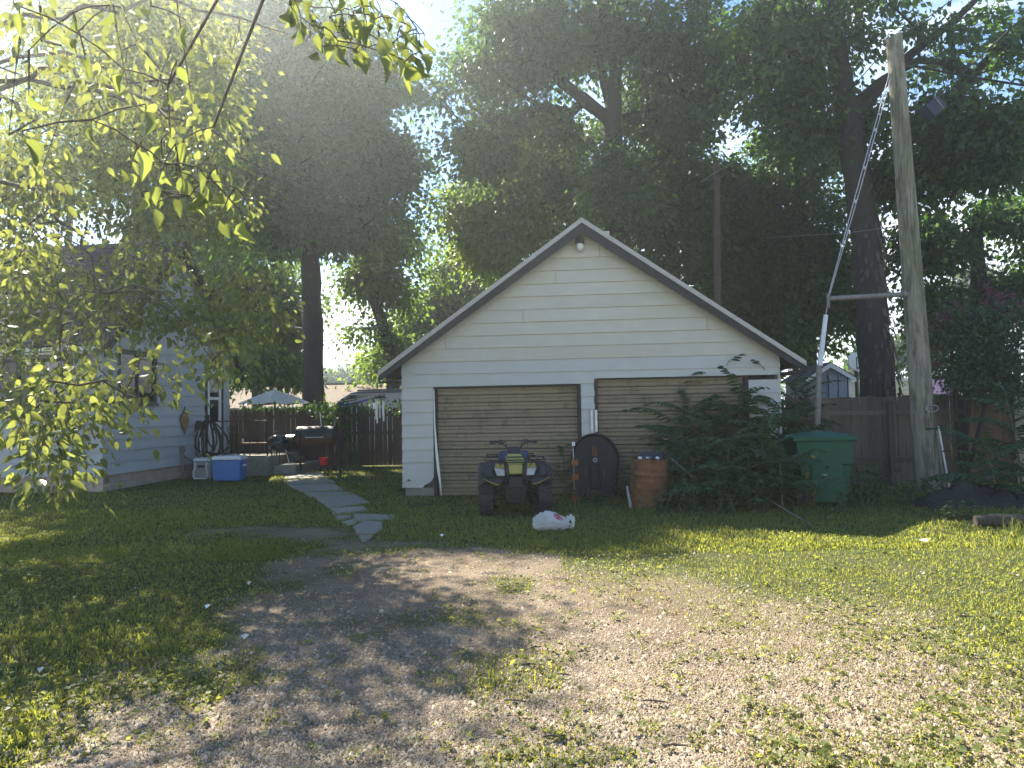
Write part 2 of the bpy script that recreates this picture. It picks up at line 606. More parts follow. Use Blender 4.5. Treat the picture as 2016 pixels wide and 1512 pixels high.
wb = MB()
for x0, x1 in ((0.03, LD[0]), (LD[1], RD[0]), (RD[1], GW - 0.03)):
    wb.box(x0, x1, 0.03, 0.16, 0.16, 2.09)
wb.prism([(0.03, 2.11), (LD[1] + .1, 2.11), (LD[1] + .1, 2.22), (GW - .03, 2.22), (GW - .03, EAVE - .04), (RX, RIDGE - .05), (0.03, EAVE - .04)], 0.03, 0.16)
wb.box(0.03, 0.16, 0.17, GD, 0.16, EAVE - .08)
wb.box(GW - .16, GW - .03, 0.17, GD, 0.16, EAVE - .08)
wb.box(0.17, GW - .17, GD - .13, GD, 0.16, EAVE - .08)
wb.box(0.17, GW - .17, 0.18, GD - .15, 0.02, 0.05)
wb.build('wall', M_WALLBACK, garage)
fb = MB()
for x0, x1 in ((0.02, LD[0] - .04), (LD[1] + .02, RD[0] - .02), (RD[1] + .02, GW - .02)):
    fb.box(x0, x1, 0.04, 0.2, -0.1, 0.17)
fb.box(0.02, 0.2, 0.21, GD, -0.1, 0.17)
fb.box(GW - .2, GW - .02, 0.21, GD, -0.1, 0.17)
fb.build('foundation', M_CONC, garage)


def clap(mb, b0, b1, t0, t1, z0, z1, yb=-0.012, proud=0.030):
    """one wedge-shaped clapboard: bottom edge proud, top edge tucked under"""
    h = 0.012
    ja, jb, pa, pb_ = random.uniform(-.005, .004), random.uniform(-.005, .004), random.uniform(-.004, .006), random.uniform(-.004, .006)
    mb.hexa([(b0, -proud - pa, z0 + ja), (b1, -proud - pb_, z0 + jb), (b1, 0.028, z0 + jb), (b0, 0.028, z0 + ja)],
            [(t0, yb + h - 0.006, z1), (t1, yb + h - 0.006, z1), (t1, 0.028, z1), (t0, 0.028, z1)])


CH = 0.245
# narrow courses on the three piers
for k in range(8):
    z0 = 0.17 + CH * k
    z1 = z0 + CH + .004
    for x0, x1, top in ((-0.025, LD[0] - .03, LD[2]), (LD[1] + .03, RD[0] - .02, 2.4), (RD[1] + .03, GW + .025, 2.4)):
        mb = MB()
        if k == 0 and x0 < 0:
            # torn, curled lowest board
            pts = [(-.03, .17), (.36, .165), (.40, .215), (.50, .25), (.56, .30), (.60, .37), (.60, .415), (-.02, .415)]
            mb.prism(pts, -0.034, -0.024)
            mb.hexa([(.36, -.034, .16), (.41, -.034, .205), (.42, -.08, .20), (.375, -.085, .15)], [(.355, -.03, .17), (.405, -.03, .22), (.43, -.075, .215), (.385, -.08, .165)])
        else:
            jit = random.uniform(-.004, .004)
            clap(mb, x0, x1, x0 + .004, x1, z0 + jit, z1)
        mb.build('siding_board', M_SIDING, garage)
# corner posts on the garage's left side: clapboards along the side wall
for k in range(10):
    z0 = 0.17 + CH * k
    mb = MB()
    mb.hexa([(-.03, -.02, z0), (.02, -.02, z0), (.02, GD, z0), (-.03, GD, z0)], [(-.01, -.02, z0 + CH), (.02, -.02, z0 + CH), (.02, GD, z0 + CH), (-.01, GD, z0 + CH)])
    mb.build('siding_board', M_SIDING, garage)
    mb = MB()
    mb.hexa([(GW - .02, -.02, z0), (GW + .03, -.02, z0), (GW + .03, GD, z0), (GW - .02, GD, z0)], [(GW - .02, -.02, z0 + CH), (GW + .01, -.02, z0 + CH), (GW + .01, GD, z0 + CH), (GW - .02, GD, z0 + CH)])
    mb.build('siding_board', M_SIDING, garage)
# full courses across the gable
seams = {1: [], 2: [], 3: [0.86], 4: [5.9], 5: [2.4], 6: [], 7: [], 8: [3.05], 9: [], 10: [3.9], 11: [4.1], 12: []}
for k in range(13):
    z0 = 2.13 + CH * k
    z1 = min(z0 + CH + .004, RIDGE - .03)
    if z0 > RIDGE - .1:
        break
    b0, b1 = rake_x(z0)
    t0, t1 = rake_x(z1)
    b0, b1, t0, t1 = b0 - .02, b1 + .02, t0 - .02, t1 + .02
    cuts = seams.get(k, [])
    if k == 0:
        # first board steps over the taller right-hand door
        mb = MB()
        clap(mb, b0, 3.745, t0, 3.745, z0, z1)
        mb.build('siding_board', M_SIDING, garage)
        mb = MB()
        clap(mb, 3.747, b1, 3.747, t1, 2.225, z1, proud=0.026)
        mb.build('siding_board', M_SIDING, garage)
        continue
    edges = [None] + cuts + [None]
    for i in range(len(edges) - 1):
        l0 = (b0, t0) if edges[i] is None else (edges[i] + .003, edges[i] + .003)
        l1 = (b1, t1) if edges[i + 1] is None else (edges[i + 1] - .003, edges[i + 1] - .003)
        mb = MB()
        clap(mb, l0[0], l1[0], l0[1], l1[1], z0, z1)
        mb.build('siding_board', M_SIDING_G if k > 1 else M_SIDING, garage)

# roof slabs, rake fascia, drip edge
OH, EV = 0.30, 0.42


def roof_pt(side, s):
    """s = distance from the ridge measured horizontally"""
    return (RX - s, RIDGE + .06 - SL_L * s) if side < 0 else (RX + s, RIDGE + .06 - SL_R * s)


for side, run in ((-1, RX + EV), (1, GW - RX + EV)):
    a, b = roof_pt(side, 0), roof_pt(side, run)
    th = 0.07
    pts = [a, (a[0], a[1] + th), (b[0], b[1] + th), b]
    if side > 0:
        pts = [(a[0] + .002, a[1]), b, (b[0], b[1] + th), (a[0] + .002, a[1] + th)]
    MB().prism(pts, -OH + .03, GD + OH, None).build('roof', M_SHINGLE, garage)
    # dark rake board
    pts = [(a[0], a[1] - .20), (a[0], a[1] - .004), (b[0], b[1] - .004), (b[0], b[1] - .13)]
    pts = pts if side < 0 else [(a[0] + .002, a[1] - .20), (b[0], b[1] - .13), (b[0], b[1] - .004), (a[0] + .002, a[1] - .004)]
    MB().prism(pts, -OH + .035, -OH + .065).build('fascia_board', M_DARKWOOD, garage)
    # soffit under the overhang and under the eave
    e = 0.42
    sf = MB()
    a2, b2 = (a[0], a[1] - .03), (b[0], b[1] - .03)
    pts = [(a2[0], a2[1] - .02), a2, b2, (b2[0], b2[1] - .02)]
    pts = pts if side < 0 else [(a2[0] + .002, a2[1] - .02), (b2[0], b2[1] - .02), b2, (a2[0] + .002, a2[1])]
    sf.prism(pts, -OH + .07, -0.04)
    z_e = b[1] - .13
    x_w = -0.03 if side < 0 else GW + .03
    sf.prism([(min(b[0], x_w), z_e), (max(b[0], x_w), z_e), (max(b[0], x_w), z_e + .025), (min(b[0], x_w), z_e + .025)], -OH + .07, GD)
    sf.build('soffit', M_DARKWOOD, garage)
    # white drip edge strip
    pts = [(a[0], a[1] - .012), (a[0], a[1] + .085), (b[0], b[1] + .085), (b[0], b[1] - .012)]
    pts = pts if side < 0 else [(a[0] + .002, a[1] - .012), (b[0], b[1] - .012), (b[0], b[1] + .085), (a[0] + .002, a[1] + .085)]
    MB().prism(pts, -OH - .002, -OH + .028).build('drip_edge', M_DRIP, garage)

# doors
for x0, x1, top in (LD, RD):
    nsl = 14
    h = (top + .02) / nsl
    for k in range(nsl):
        z0 = -0.01 + k * h
        gap = 0.012 if k in (2, 5, 9) else 0.005
        mb = MB()
        yb = 0.10
        prof = [(yb + .05, z0), (yb + .006, z0 + .004), (yb, z0 + .02), (yb + .004, z0 + h * .45), (yb - .012, z0 + h * .62), (yb - .012, z0 + h - gap - .012), (yb + .03, z0 + h - gap), (yb + .05, z0 + h - gap)]
        n_ = len(prof)
        dx = random.uniform(-.003, .003)
        vs = [(x0 + .045 + dx, y, z) for y, z in prof] + [(x1 - .045 + dx, y, z) for y, z in prof]
        fs = [(i, i + n_, (i + 1) % n_ + n_, (i + 1) % n_) for i in range(n_)] + [tuple(range(n_)), tuple(range(2 * n_ - 1, n_ - 1, -1))]
        mb.add(vs, fs).build('door_panel', M_GDOOR, garage)
    fr = MB()
    fr.box(x0 - .028, x0 + .035, -0.02, 0.14, 0, top)
    fr.box(x1 - .035, x1 + .028, -0.02, 0.14, 0, top)
    fr.box(x0 + .036, x1 - .036, 0.02, 0.14, top - .012, top + .02)
    fr.box(x0 + .03, x1 - .03, 0.155, 0.18, 0, top)
    fr.build('door_frame', M_DARKWOOD, garage)
# bent trim strip hanging along the left door jamb
MB().tube([(0.62, -.035, 2.08), (0.63, -.04, 1.4), (0.66, -.05, .9), (0.70, -.07, .5), (0.735, -.06, .2), (0.74, -.03, .0)], [.014, .018, .03, .035, .02, .008], 6, squash=.3).build('trim_strip', M_WHITE, garage)
hd = MB()
hd.box(5.02, 5.12, 0.055, .09, 1.02, 1.05)
hd.tube([(5.03, .06, 1.035), (5.03, .02, 1.035), (5.11, .02, 1.03), (5.11, .06, 1.03)], .008, 6)
hd.build('handle', M_STEEL, garage)
# channel brackets on the middle pier
for bx in (3.66, 3.74):
    MB().box(bx, bx + .05, -.075, -.034, 1.20, 1.62).build('metal_channel', M_STEEL, garage)
# gable lamp
gl = MB().lathe([(.075, 0), (.085, -.01), (.085, -.10), (.078, -.105)], 18, Matrix.Translation((3.53, -.12, 4.93)))
gl.box(3.49, 3.57, -.12, -.02, 4.86, 4.92)
lamp_b = gl.build('lamp_base', M_DARKWOOD, garage, smooth='auto')
M_GLOBE = pmat('frosted_globe', (0.72, 0.70, 0.62), 0.3, 0.03)
MB().ball((3.53, -.12, 4.765), (.075, .075, .09)).build('globe', M_GLOBE, lamp_b, smooth=True)

# ------------------------------------------------------------------ house
H0 = Vector((-9.1, 15.8, 0))
house = thing('house', 'pale blue-grey clapboard house with a brown shingled gable roof behind hanging branches', 'house', H0, R(-5))
HL, HD = 11.0, 5.8          # length to the left (-x), depth (+y)
FT = 0.36                   # foundation height
HE, HR = 3.42, 6.20         # eave and ridge height
hb = MB()
hb.box(-HL, -.03, .03, HD - .03, FT, HE)
hb.prism([(0, 0), (1, 0), (1, 1), (0, 1)], 0, 0.001) if False else None
hb.build('wall', M_WALLBACK, house)
gb_ = MB()
gb_.add([(-.035, .03, HE), (-.035, HD - .03, HE), (-.035, HD / 2, HR - .05), (-.2, .03, HE), (-.2, HD - .03, HE), (-.2, HD / 2, HR - .05)], [(0, 1, 2), (5, 4, 3), (0, 3, 4, 1), (1, 4, 5, 2), (2, 5, 3, 0)])
gb_.build('gable_wall', M_WALLBACK, house)
fd = MB()
fd.box(-HL, -.10, .10, HD - .1, -.1, FT - .004)
fnd = fd.build('foundation', M_CONC, house)
blk = MB().box(0, .392, 0, .06, 0, .178).build('block', M_BLOCK, fnd, bevel=.006)
blk.location = (-.40, .035, 0.0)
for r_ in range(2):
    for k in range(18):
        if r_ == 0 and k == 0:
            continue
        x = -.40 - k * .40 + (.2 if r_ else 0)
        if x > -.40:
            dup(blk, fnd, (-.21, .035, .182), None, (.5, 1, 1))
            continue
        dup(blk, fnd, (x, .035, .182 * r_))
    for k in range(14):
        y = .10 + k * .40 + (.2 if r_ else 0)
        if y + .4 > HD:
            break
        dup(blk, fnd, (-.035, y, .182 * r_), (0, 0, PI / 2))
HC = 0.262
# openings: front picture window, side window, side door
FW = (-4.6, -.72, 1.72, 3.0)
SW = (0.5, 2.0, 1.96, 3.2)
SD = (4.36, 5.36, 0.56, 3.12)


def spans(a, b, z0, z1, openings):
    out = [(a, b)]
    for o0, o1, oz0, oz1 in openings:
        if z1 <= oz0 + .02 or z0 >= oz1 - .02:
            continue
        nxt = []
        for s0, s1 in out:
            if o1 <= s0 or o0 >= s1:
                nxt.append((s0, s1))
            else:
                if o0 > s0:
                    nxt.append((s0, o0))
                if o1 < s1:
                    nxt.append((o1, s1))
        out = nxt
    return out


k = 0
while True:
    z0 = FT + HC * k
    z1 = z0 + HC + .003
    if z0 > HR - .15:
        break
    if z0 < HE - .1:
        for s0, s1 in spans(-HL, .0, z0, z1, [FW]):
            mb = MB()
            clap(mb, s0, s1 + (.02 if s1 == 0 else 0), s0, s1, z0, z1)
            mb.build('siding_board', M_HOUSE, house)
    ztop = min(z1, HR - .06)
    f = lambda z: 0 if z <= HE else (z - HE) / (HR - HE) * HD / 2
    a, b, ta, tb = f(z0), HD - f(z0), f(ztop), HD - f(ztop)
    seam = random.uniform(1.2, 4.6)
    for s0, s1 in spans(a, b, z0, z1, [SW, SD]):
        pcs = [(s0, s1)]
        if s0 + .5 < seam < s1 - .5:
            pcs = [(s0, seam - .003), (seam + .003, s1)]
        for q0, q1 in pcs:
            mb = MB()
            t0 = ta if abs(q0 - a) < 1e-6 else q0
            t1 = tb if abs(q1 - b) < 1e-6 else q1
            mb.hexa([(.030, q0 - (.02 if q0 == 0 else 0), z0), (.030, q1, z0), (-.028, q1, z0), (-.028, q0, z0)],
                    [(.002, t0, ztop), (.002, t1, ztop), (-.028, t1, ztop), (-.028, t0, ztop)])
            mb.build('siding_board', M_HOUSE, house)
    k += 1


def window(parent, x0, x1, z0, z1, side, cols=2):
    """framed window; side = True puts it on the gable wall (local +x face), else on the front (-y face)"""
    Mx = Matrix(((0, -1, 0, 0), (1, 0, 0, 0), (0, 0, 1, 0), (0, 0, 0, 1))) if side else Matrix.Identity(4)
    fr = MB()
    w = .07
    fr.box(x0, x0 + w, -.045, .06, z0, z1, Mx)
    fr.box(x1 - w, x1, -.045, .06, z0, z1, Mx)
    fr.box(x0 + w + .001, x1 - w - .001, -.045, .06, z1 - w, z1, Mx)
    fr.box(x0 + w + .001, x1 - w - .001, -.045, .06, z0, z0 + w, Mx)
    for c in range(1, cols):
        xm = x0 + (x1 - x0) * c / cols
        fr.box(xm - .025, xm + .025, -.03, .05, z0 + w + .001, z1 - w - .001, Mx)
    wn_ = fr.build('window', M_WINFRAME, parent)
    sl = MB().box(x0 - .03, x1 + .03, -.075, -.047, z0 - .04, z0 + .02, Mx)
    sl.build('sill', M_WINFRAME, wn_)
    for c in range(cols):
        a = x0 + (x1 - x0) * c / cols
        b = x0 + (x1 - x0) * (c + 1) / cols
        MB().box(a + .03, b - .03, .010, .016, z0 + .05, z1 - .05, Mx).build('pane', M_GLASSW, wn_)
        cu = MB()
        n_ = 12
        for q in range(n_):
            xa = a + .06 + (b - a - .12) * q / n_
            xb = a + .06 + (b - a - .12) * (q + 1) / n_
            ya, yb = (.05, .075) if q % 2 else (.075, .05)
            vs = [Vector(p) for p in ((xa, ya, z0 + .06), (xb, yb, z0 + .06), (xb, yb, z1 - .06), (xa, ya, z1 - .06))]
            vs = [Mx @ p for p in vs]
            cu.add(vs, [(0, 1, 2, 3)])
        cu.build('curtain', M_CURTAIN, wn_)
    return wn_


M_GLASSW = bpy.data.materials.new('window_glass')
M_GLASSW.use_nodes = True
_n, _l = M_GLASSW.node_tree.nodes, M_GLASSW.node_tree.links
_t = _n.new('ShaderNodeBsdfTransparent')
_t.inputs['Color'].default_value = (.55, .58, .60, 1)
_g = _n.new('ShaderNodeBsdfGlossy')
_g.inputs['Roughness'].default_value = .04
_f = _n.new('ShaderNodeFresnel')
_f.inputs['IOR'].default_value = 1.6
_m = _n.new('ShaderNodeMixShader')
_l.new(_f.outputs[0], _m.inputs[0])
_l.new(_t.outputs[0], _m.inputs[1])
_l.new(_g.outputs[0], _m.inputs[2])
_l.new(_m.outputs[0], _n['Material Output'].inputs['Surface'])
window(house, *FW, False, 3)
window(house, *SW, True, 2)
# side storm door
MS = Matrix(((0, -1, 0, 0), (1, 0, 0, 0), (0, 0, 1, 0), (0, 0, 0, 1)))
df = MB()
df.box(SD[0], SD[0] + .09, -.05, .05, SD[2], SD[3], MS)
df.box(SD[1] - .09, SD[1], -.05, .05, SD[2], SD[3], MS)
df.box(SD[0] + .092, SD[1] - .092, -.05, .05, SD[3] - .1, SD[3], MS)
df.build('door_frame', M_DARKWOOD, house)
dr = MB()
d0, d1, dz0, dz1 = SD[0] + .10, SD[1] - .10, SD[2], SD[3] - .11
dr.box(d0, d0 + .13, -.035, .01, dz0, dz1, MS)
dr.box(d1 - .13, d1, -.035, .01, dz0, dz1, MS)
dr.box(d0 + .131, d1 - .131, -.035, .01, dz0, dz0 + .95, MS)
dr.box(d0 + .131, d1 - .131, -.035, .01, dz1 - .14, dz1, MS)
dr.box(d0 + .131, d1 - .131, -.03, .01, 2.12, 2.2, MS)
door = dr.build('door', M_WHITE, house)
for za, zb in ((dz0 + .951, 2.119), (2.201, dz1 - .141)):
    MB().box(d0 + .131, d1 - .131, -.012, -.006, za, zb, MS).build('pane', M_GLASSW, door)
    bl = MB()
    zz = za + .03
    while zz < zb - .02:
        bl.box(d0 + .14, d1 - .14, .03, .036, zz, zz + .045, MS)
        zz += .05
    bl.build('blind', M_CURTAIN if zb > 2.5 else M_WHITE, door)
MB().box(d0 + .02, d0 + .06, -.06, -.036, 1.55, 1.68, MS).build('handle', M_BLACK, door)
# wall lantern above the door
ln = MB()
ln.box(.03, .06, 4.62, 4.70, 3.30, 3.48)
ln.tube([(.05, 4.66, 3.42), (.16, 4.66, 3.50), (.2, 4.66, 3.42)], .015, 6)
ln.lathe([(.02, 3.42), (.09, 3.34), (.10, 3.30), (.07, 3.10), (.05, 3.08)], 8, Matrix.Translation((.2, 4.66, 0)))
ln.build('wall_lantern', M_BLACK, house)
# roof with stepped shingle courses
OHG = .28
run = HD / 2 + .32
slope = (HR - HE) / (HD / 2)
ncr = 20
for sgn in (-1, 1):
    mb = MB()
    for c in range(ncr):
        s0, s1 = run * c / ncr, run * (c + 1) / ncr + .02
        y0, y1 = HD / 2 + sgn * s0, HD / 2 + sgn * s1
        z0, z1 = HR + .10 - slope * s0, HR + .10 - slope * s1
        lift = .022
        vs = [(-HL - .2, y0, z0), (OHG, y0, z0), (OHG, y1, z1 + lift), (-HL - .2, y1, z1 + lift), (-HL - .2, y0, z0 - .09), (OHG, y0, z0 - .09), (OHG, y1, z1 - .07), (-HL - .2, y1, z1 - .07)]
        fs = [(0, 1, 2, 3), (7, 6, 5, 4), (0, 4, 5, 1), (1, 5, 6, 2), (2, 6, 7, 3), (3, 7, 4, 0)]
        if sgn > 0:
            fs = [tuple(reversed(q)) for q in fs]
        mb.add(vs, fs)
    mb.build('roof', M_SHINGLE_H, house)
    # rake fascia
    mb = MB()
    yA, zA, yB, zB = HD / 2 + sgn * .002, HR + .005, HD / 2 + sgn * run, HR + .005 - slope * run
    mb.hexa([(OHG - .035, yA, zA - .2), (OHG - .005, yA, zA - .2), (OHG - .005, yB, zB - .16), (OHG - .035, yB, zB - .16)],
            [(OHG - .035, yA, zA), (OHG - .005, yA, zA), (OHG - .005, yB, zB), (OHG - .035, yB, zB)])
    mb.build('fascia_board', M_DARKWOOD, house)
gt = MB()
zE = HR + .10 - slope * run
gt.box(-HL - .2, OHG - .06, -.46, -.335, zE - .10, zE - .02)
gt.build('gutter', M_WHITE, house)
MB().box(-HL, -.02, -.33, .0, zE - .16, zE - .11).build('soffit', M_WHITE, house)
ds = MB()
ds.tube([(-.42, -.38, zE - .09), (-.42, -.36, zE - .2), (-.42, -.09, zE - .45), (-.42, -.09, .75), (-.42, -.12, .6)], .045, 6)
ds.build('downspout', M_HOUSE, house)
ub = MB()
ub.box(.034, .12, 3.02, 3.16, .70, .86)
ub.tube([(.08, 3.1, .70), (.08, 3.1, .35), (.08, 3.1, -.05)], .03, 6)
ub.tube([(.08, 3.1, .62), (.25, 3.5, .35), (.4, 3.9, -.02)], .03, 6)
ub.build('cable_box', M_DULLSTEEL, house)
# porch slab and step
porch = struct(MB().box(.05, 2.1, 3.75, 6.1, -.05, .52).build('porch_slab', M_CONC, None, bevel=.02))
porch.matrix_world = house.matrix_basis.copy()
porch.location, porch.rotation_euler = H0, (0, 0, R(-5))
step = struct(MB().box(2.12, 2.75, 4.1, 6.1, -.05, .26).build('porch_step', M_CONC, None, bevel=.02))
step.location, step.rotation_euler = H0, (0, 0, R(-5))

# ------------------------------------------------------------------ stepping-stone path
path = bpy.data.objects.new('path', None)
scene.collection.objects.link(path)
path['kind'] = 'structure'
slabs_px = [
    [(562, 932), (632, 930), (640, 938), (560, 941)],
    [(556, 943), (645, 940), (662, 950), (566, 952)],
    [(566, 954), (660, 952), (680, 964), (596, 967)],
    [(598, 969), (676, 966), (702, 972), (612, 978)],
    [(618, 979), (700, 974), (730, 988), (650, 999)],
    [(650, 1001), (716, 995), (724, 1003), (655, 1012)],
    [(658, 1013), (690, 1010), (694, 1017), (664, 1022)],
    [(694, 1010), (780, 1012), (772, 1020), (700, 1024)],
    [(672, 1024), (698, 1018), (704, 1026), (684, 1032)],
    [(694, 1034), (716, 1024), (752, 1025), (754, 1040), (738, 1048), (704, 1048)],
    [(706, 1050), (736, 1050), (724, 1060), (714, 1063)],
]
for pts in slabs_px:
    P = [gnd(u, v, .03) for u, v in pts]
    c = sum(P, Vector()) / len(P)
    n_ = len(P)
    tilt = Vector((random.uniform(-.02, .02), random.uniform(-.02, .02), 0))
    top = [Vector((p.x, p.y, .022 + ground_z(np.array(c.x), np.array(c.y)) + (p - c).dot(tilt))) for p in P]
    bot = [Vector((p.x, p.y, -.06)) for p in P]
    mb = MB()
    # order counter-clockwise seen from above
    ar = sum(top[i].x * top[(i + 1) % n_].y - top[(i + 1) % n_].x * top[i].y for i in range(n_))
    if ar < 0:
        top.reverse()
        bot.reverse()
    mb.add(top + bot, [tuple(range(n_)), tuple(range(2 * n_ - 1, n_ - 1, -1))] + [(i, i + n_, (i + 1) % n_ + n_, (i + 1) % n_) for i in range(n_)])
    mb.build('slab', M_CONC, path, bevel=.02)

# ------------------------------------------------------------------ picket fence behind the yard
fence = thing('picket_fence', 'dark brown dog-eared picket fence with vines along the back yard', 'fence', (0, 22.0, 0), R(-2))
pk = MB().prism([(-.064, .04), (.064, .04), (.064, 1.80), (.035, 1.86), (-.035, 1.86), (-.064, 1.80)], -.012, .012).build('picket', M_PICKET, fence)
pk.location = (-9.9, 0, 0)
for i in range(1, 74):
    s = random.uniform(.975, 1.02)
    dup(pk, fence, (-9.9 + i * .138 + random.uniform(-.004, .004), random.uniform(-.006, .006), 0), (0, random.uniform(-.012, .012), 0), (random.uniform(.94, 1.0), 1, s))
for z in (.35, 1.0, 1.55):
    MB().box(-10, .4, .016, .06, z, z + .09).build('rail', M_PICKET, fence)
for x in (-9.6, -7.2, -4.8, -2.4, 0):
    MB().box(x - .05, x + .05, .062, .16, -.1, 1.75).build('post', M_PICKET, fence)

# ------------------------------------------------------------------ right-hand board fences
fr = thing('board_fence', 'weathered plank fence with rails and posts behind the utility pole', 'fence', (4.9, 14.6, 0), R(-3))
bd = MB().box(-.072, .072, -.011, .011, .02, 1.80).build('board', M_FENCE_R, fr)
bd.location = (0, 0, 0)
for i in range(1, 30):
    dup(bd, fr, (i * .149, random.uniform(-.004, .004), 0), (0, random.uniform(-.01, .01), 0), (random.uniform(.95, 1), 1, random.uniform(.985, 1.01)))
for z in (.48, 1.42):
    MB().box(-.1, 4.4, -.055, -.014, z, z + .09).build('rail', M_FENCE_R, fr)
for x in (2.72, 4.36):
    MB().box(x - .05, x + .05, -.16, -.058, -.1, 1.70 if x < 3 else 1.62).build('post', M_FENCE_R, fr)
fg = thing('cedar_gate', 'orange-brown cedar plank gate between the weathered fence and the pale fence', 'gate', (9.08, 14.15, 0), R(-4))
bd = MB().box(-.085, .085, -.011, .011, .05, 1.92).build('board', M_FENCE_O, fg)
for i in range(1, 5):
    dup(bd, fg, (i * .175, random.uniform(-.004, .004), 0), (0, random.uniform(-.006, .006), 0), (1, 1, random.uniform(.985, 1.01)))
MB().box(.75, .87, .02, .12, -.1, 1.95).build('post', M_FENCE_R, fg)
fp = thing('pale_fence', 'pale sun-bleached plank fence at the far right behind leafy stems', 'fence', (9.95, 14.0, 0), R(-4))
bd = MB().box(-.08, .08, -.011, .011, .05, 1.93).build('board', M_FENCE_P, fp)
for i in range(1, 14):
    dup(bd, fp, (i * .166, random.uniform(-.004, .004), 0), (0, random.uniform(-.006, .006), 0), (1, 1, random.uniform(.985, 1.01)))
for z in (.4, 1.5):
    MB().box(-.1, 2.3, .015, .06, z, z + .09).build('rail', M_FENCE_P, fp)
# ------------------------------------------------------------------ utility pole, guy, wires
up = thing('utility_pole', 'tall weathered wooden utility pole leaning slightly beside the green bin', 'utility pole')
YP = 12.6
pb, pt = gnd(1828, 972), at(1760, 72, YP)
YP = pb.y
pt = at(1760, 72, YP)
pm, nseg, nk = MB(), 26, 22
axis_ = (pt - pb)
vs, fs = [], []
cr = [random.random() for _ in range(nk)]
for i in range(nseg + 1):
    t = i / nseg
    p = pb + axis_ * t
    r = .205 * (1 - t) + .138 * t
    for k in range(nk):
        a = 2 * PI * k / nk
        g = 1 - .11 * (cr[k] > .66) * (.6 + .4 * math.sin(9 * t + k)) - .02 * math.sin(a * 5 + 3 * t) + random.uniform(-.008, .008)
        vs.append(p + Vector((math.cos(a) * r * g, math.sin(a) * r * g, .05 * math.cos(a) if i == nseg else 0)))
for i in range(nseg):
    for k in range(nk):
        fs.append((i * nk + k, i * nk + (k + 1) % nk, (i + 1) * nk + (k + 1) % nk, (i + 1) * nk + k))
fs.append(tuple(nseg * nk + k for k in range(nk)))
pm.add(vs, fs).build('pole', M_POLE, up)


def on_pole(v, dx=0.0, dy=-0.2):
    t = (972 - v) / 900.0
    return pb + axis_ * t + Vector((dx, dy, 0))


rg = MB()
c_ = on_pole(808, .05, -.225)
rg.tube([c_ + Vector((.105 * math.cos(a), -.012 * math.sin(a * 2), .06 * math.sin(a))) for a in np.linspace(0, 2 * PI, 25)], .008, 6, cap=False)
rg.tube([c_ + Vector((-.07, -.005, .056)), c_ + Vector((.05, -.005, .06))], .009, 6)
rg.build('meter_ring', M_STEEL, up)
sb = MB()
q0 = on_pole(600, -.17, 0)
q1 = at(1631, 588, YP - .02)
sb.tube([on_pole(585, -.14, -.02), q1], .045, 10)
sb.lathe([(.07, -.05), (.07, .05)], 10, Matrix.Translation(on_pole(585, -.17, -.02)) @ Matrix.Rotation(PI / 2, 4, 'Y'))
sb.build('brace_pipe', M_DULLSTEEL, up)
cond = MB()
cond.tube([on_pole(842, .20, -.12), on_pole(880, .23, -.13), on_pole(962, .30, -.14)], .016, 8)
cond.build('conduit', M_WHITE, up)
MB().tube([on_pole(866, .40, -.05), on_pole(960, .48, -.10)], .011, 6).build('ground_rod', M_RUST, up)
MB().tube([on_pole(850, .17, -.1), on_pole(960, .21, -.13)], .03, 8).build('conduit', M_DULLSTEEL, up)
MB().tube([on_pole(838, .19, -.13), on_pole(852, .26, -.2), on_pole(862, .25, -.17)], .007, 6).build('wire_hook', M_BLACK, up)

M_WIRE = pmat('black_wire', (0.012, 0.012, 0.013), 0.6)
M_GUY = pmat('guy_strand', (0.34, 0.35, 0.37), 0.45, 0.2, 20, metal=0.5)
ptop = on_pole(150, -.14, -.03)
anchor = at(1600, 880, YP - .02)
anchor.z = 0.0
gw = MB()
for k, off in enumerate((-.02, .03)):
    e = q1 + Vector((off * .3 - .01, 0, 0))
    gw.tube([ptop + Vector((off, 0, 0)), ptop.lerp(e, .5) + Vector((off, 0, -.0)), e], .0085, 5)
lowa = at(1626, 620, YP - .02)
lowb = at(1614, 720, YP - .02)
gw.tube([q1, lowa, lowb, anchor], .009, 5)
guy = tag(gw.build('guy_wire', M_GUY), 'pair of thin steel guy strands running from the pole top down past the brace', 'guy wire')
MB().tube([q1 + Vector((.0, 0, .09)), q1 + Vector((-.01, 0, -.16))], .03, 6).build('clamp', M_DULLSTEEL, guy)
for t in (.25, .42, .57, .75):
    p = ptop.lerp(q1, t)
    MB().box(-.02, .02, -.018, .018, -.03, .03, Matrix.Translation(p)).build('clamp', M_GUY, guy)
gg = MB()
gg.tube([lowa, lowb], [.040, .048], 8)
gg.build('guard_tube', pmat('white_guard', (.66, .68, .72), .5, .05), guy)
gg = MB()
gg.tube([lowb + Vector((-.012, .0, -.01)), lowb.lerp(anchor, .45)], [.05, .05], 6)
gg.build('guard_tube', M_DULLSTEEL, guy)


def wire(label, pts, r=.012, sag=0.0, group=None, mat=None, n=12):
    P = []
    for i in range(len(pts) - 1):
        for k in range(n):
            t = k / n
            P.append(pts[i].lerp(pts[i + 1], t) - Vector((0, 0, sag * 4 * t * (1 - t))))
    P.append(pts[-1])
    o = MB().tube(P, r, 5).build('overhead_wire', mat or M_WIRE)
    return tag(o, label, 'wire', group)


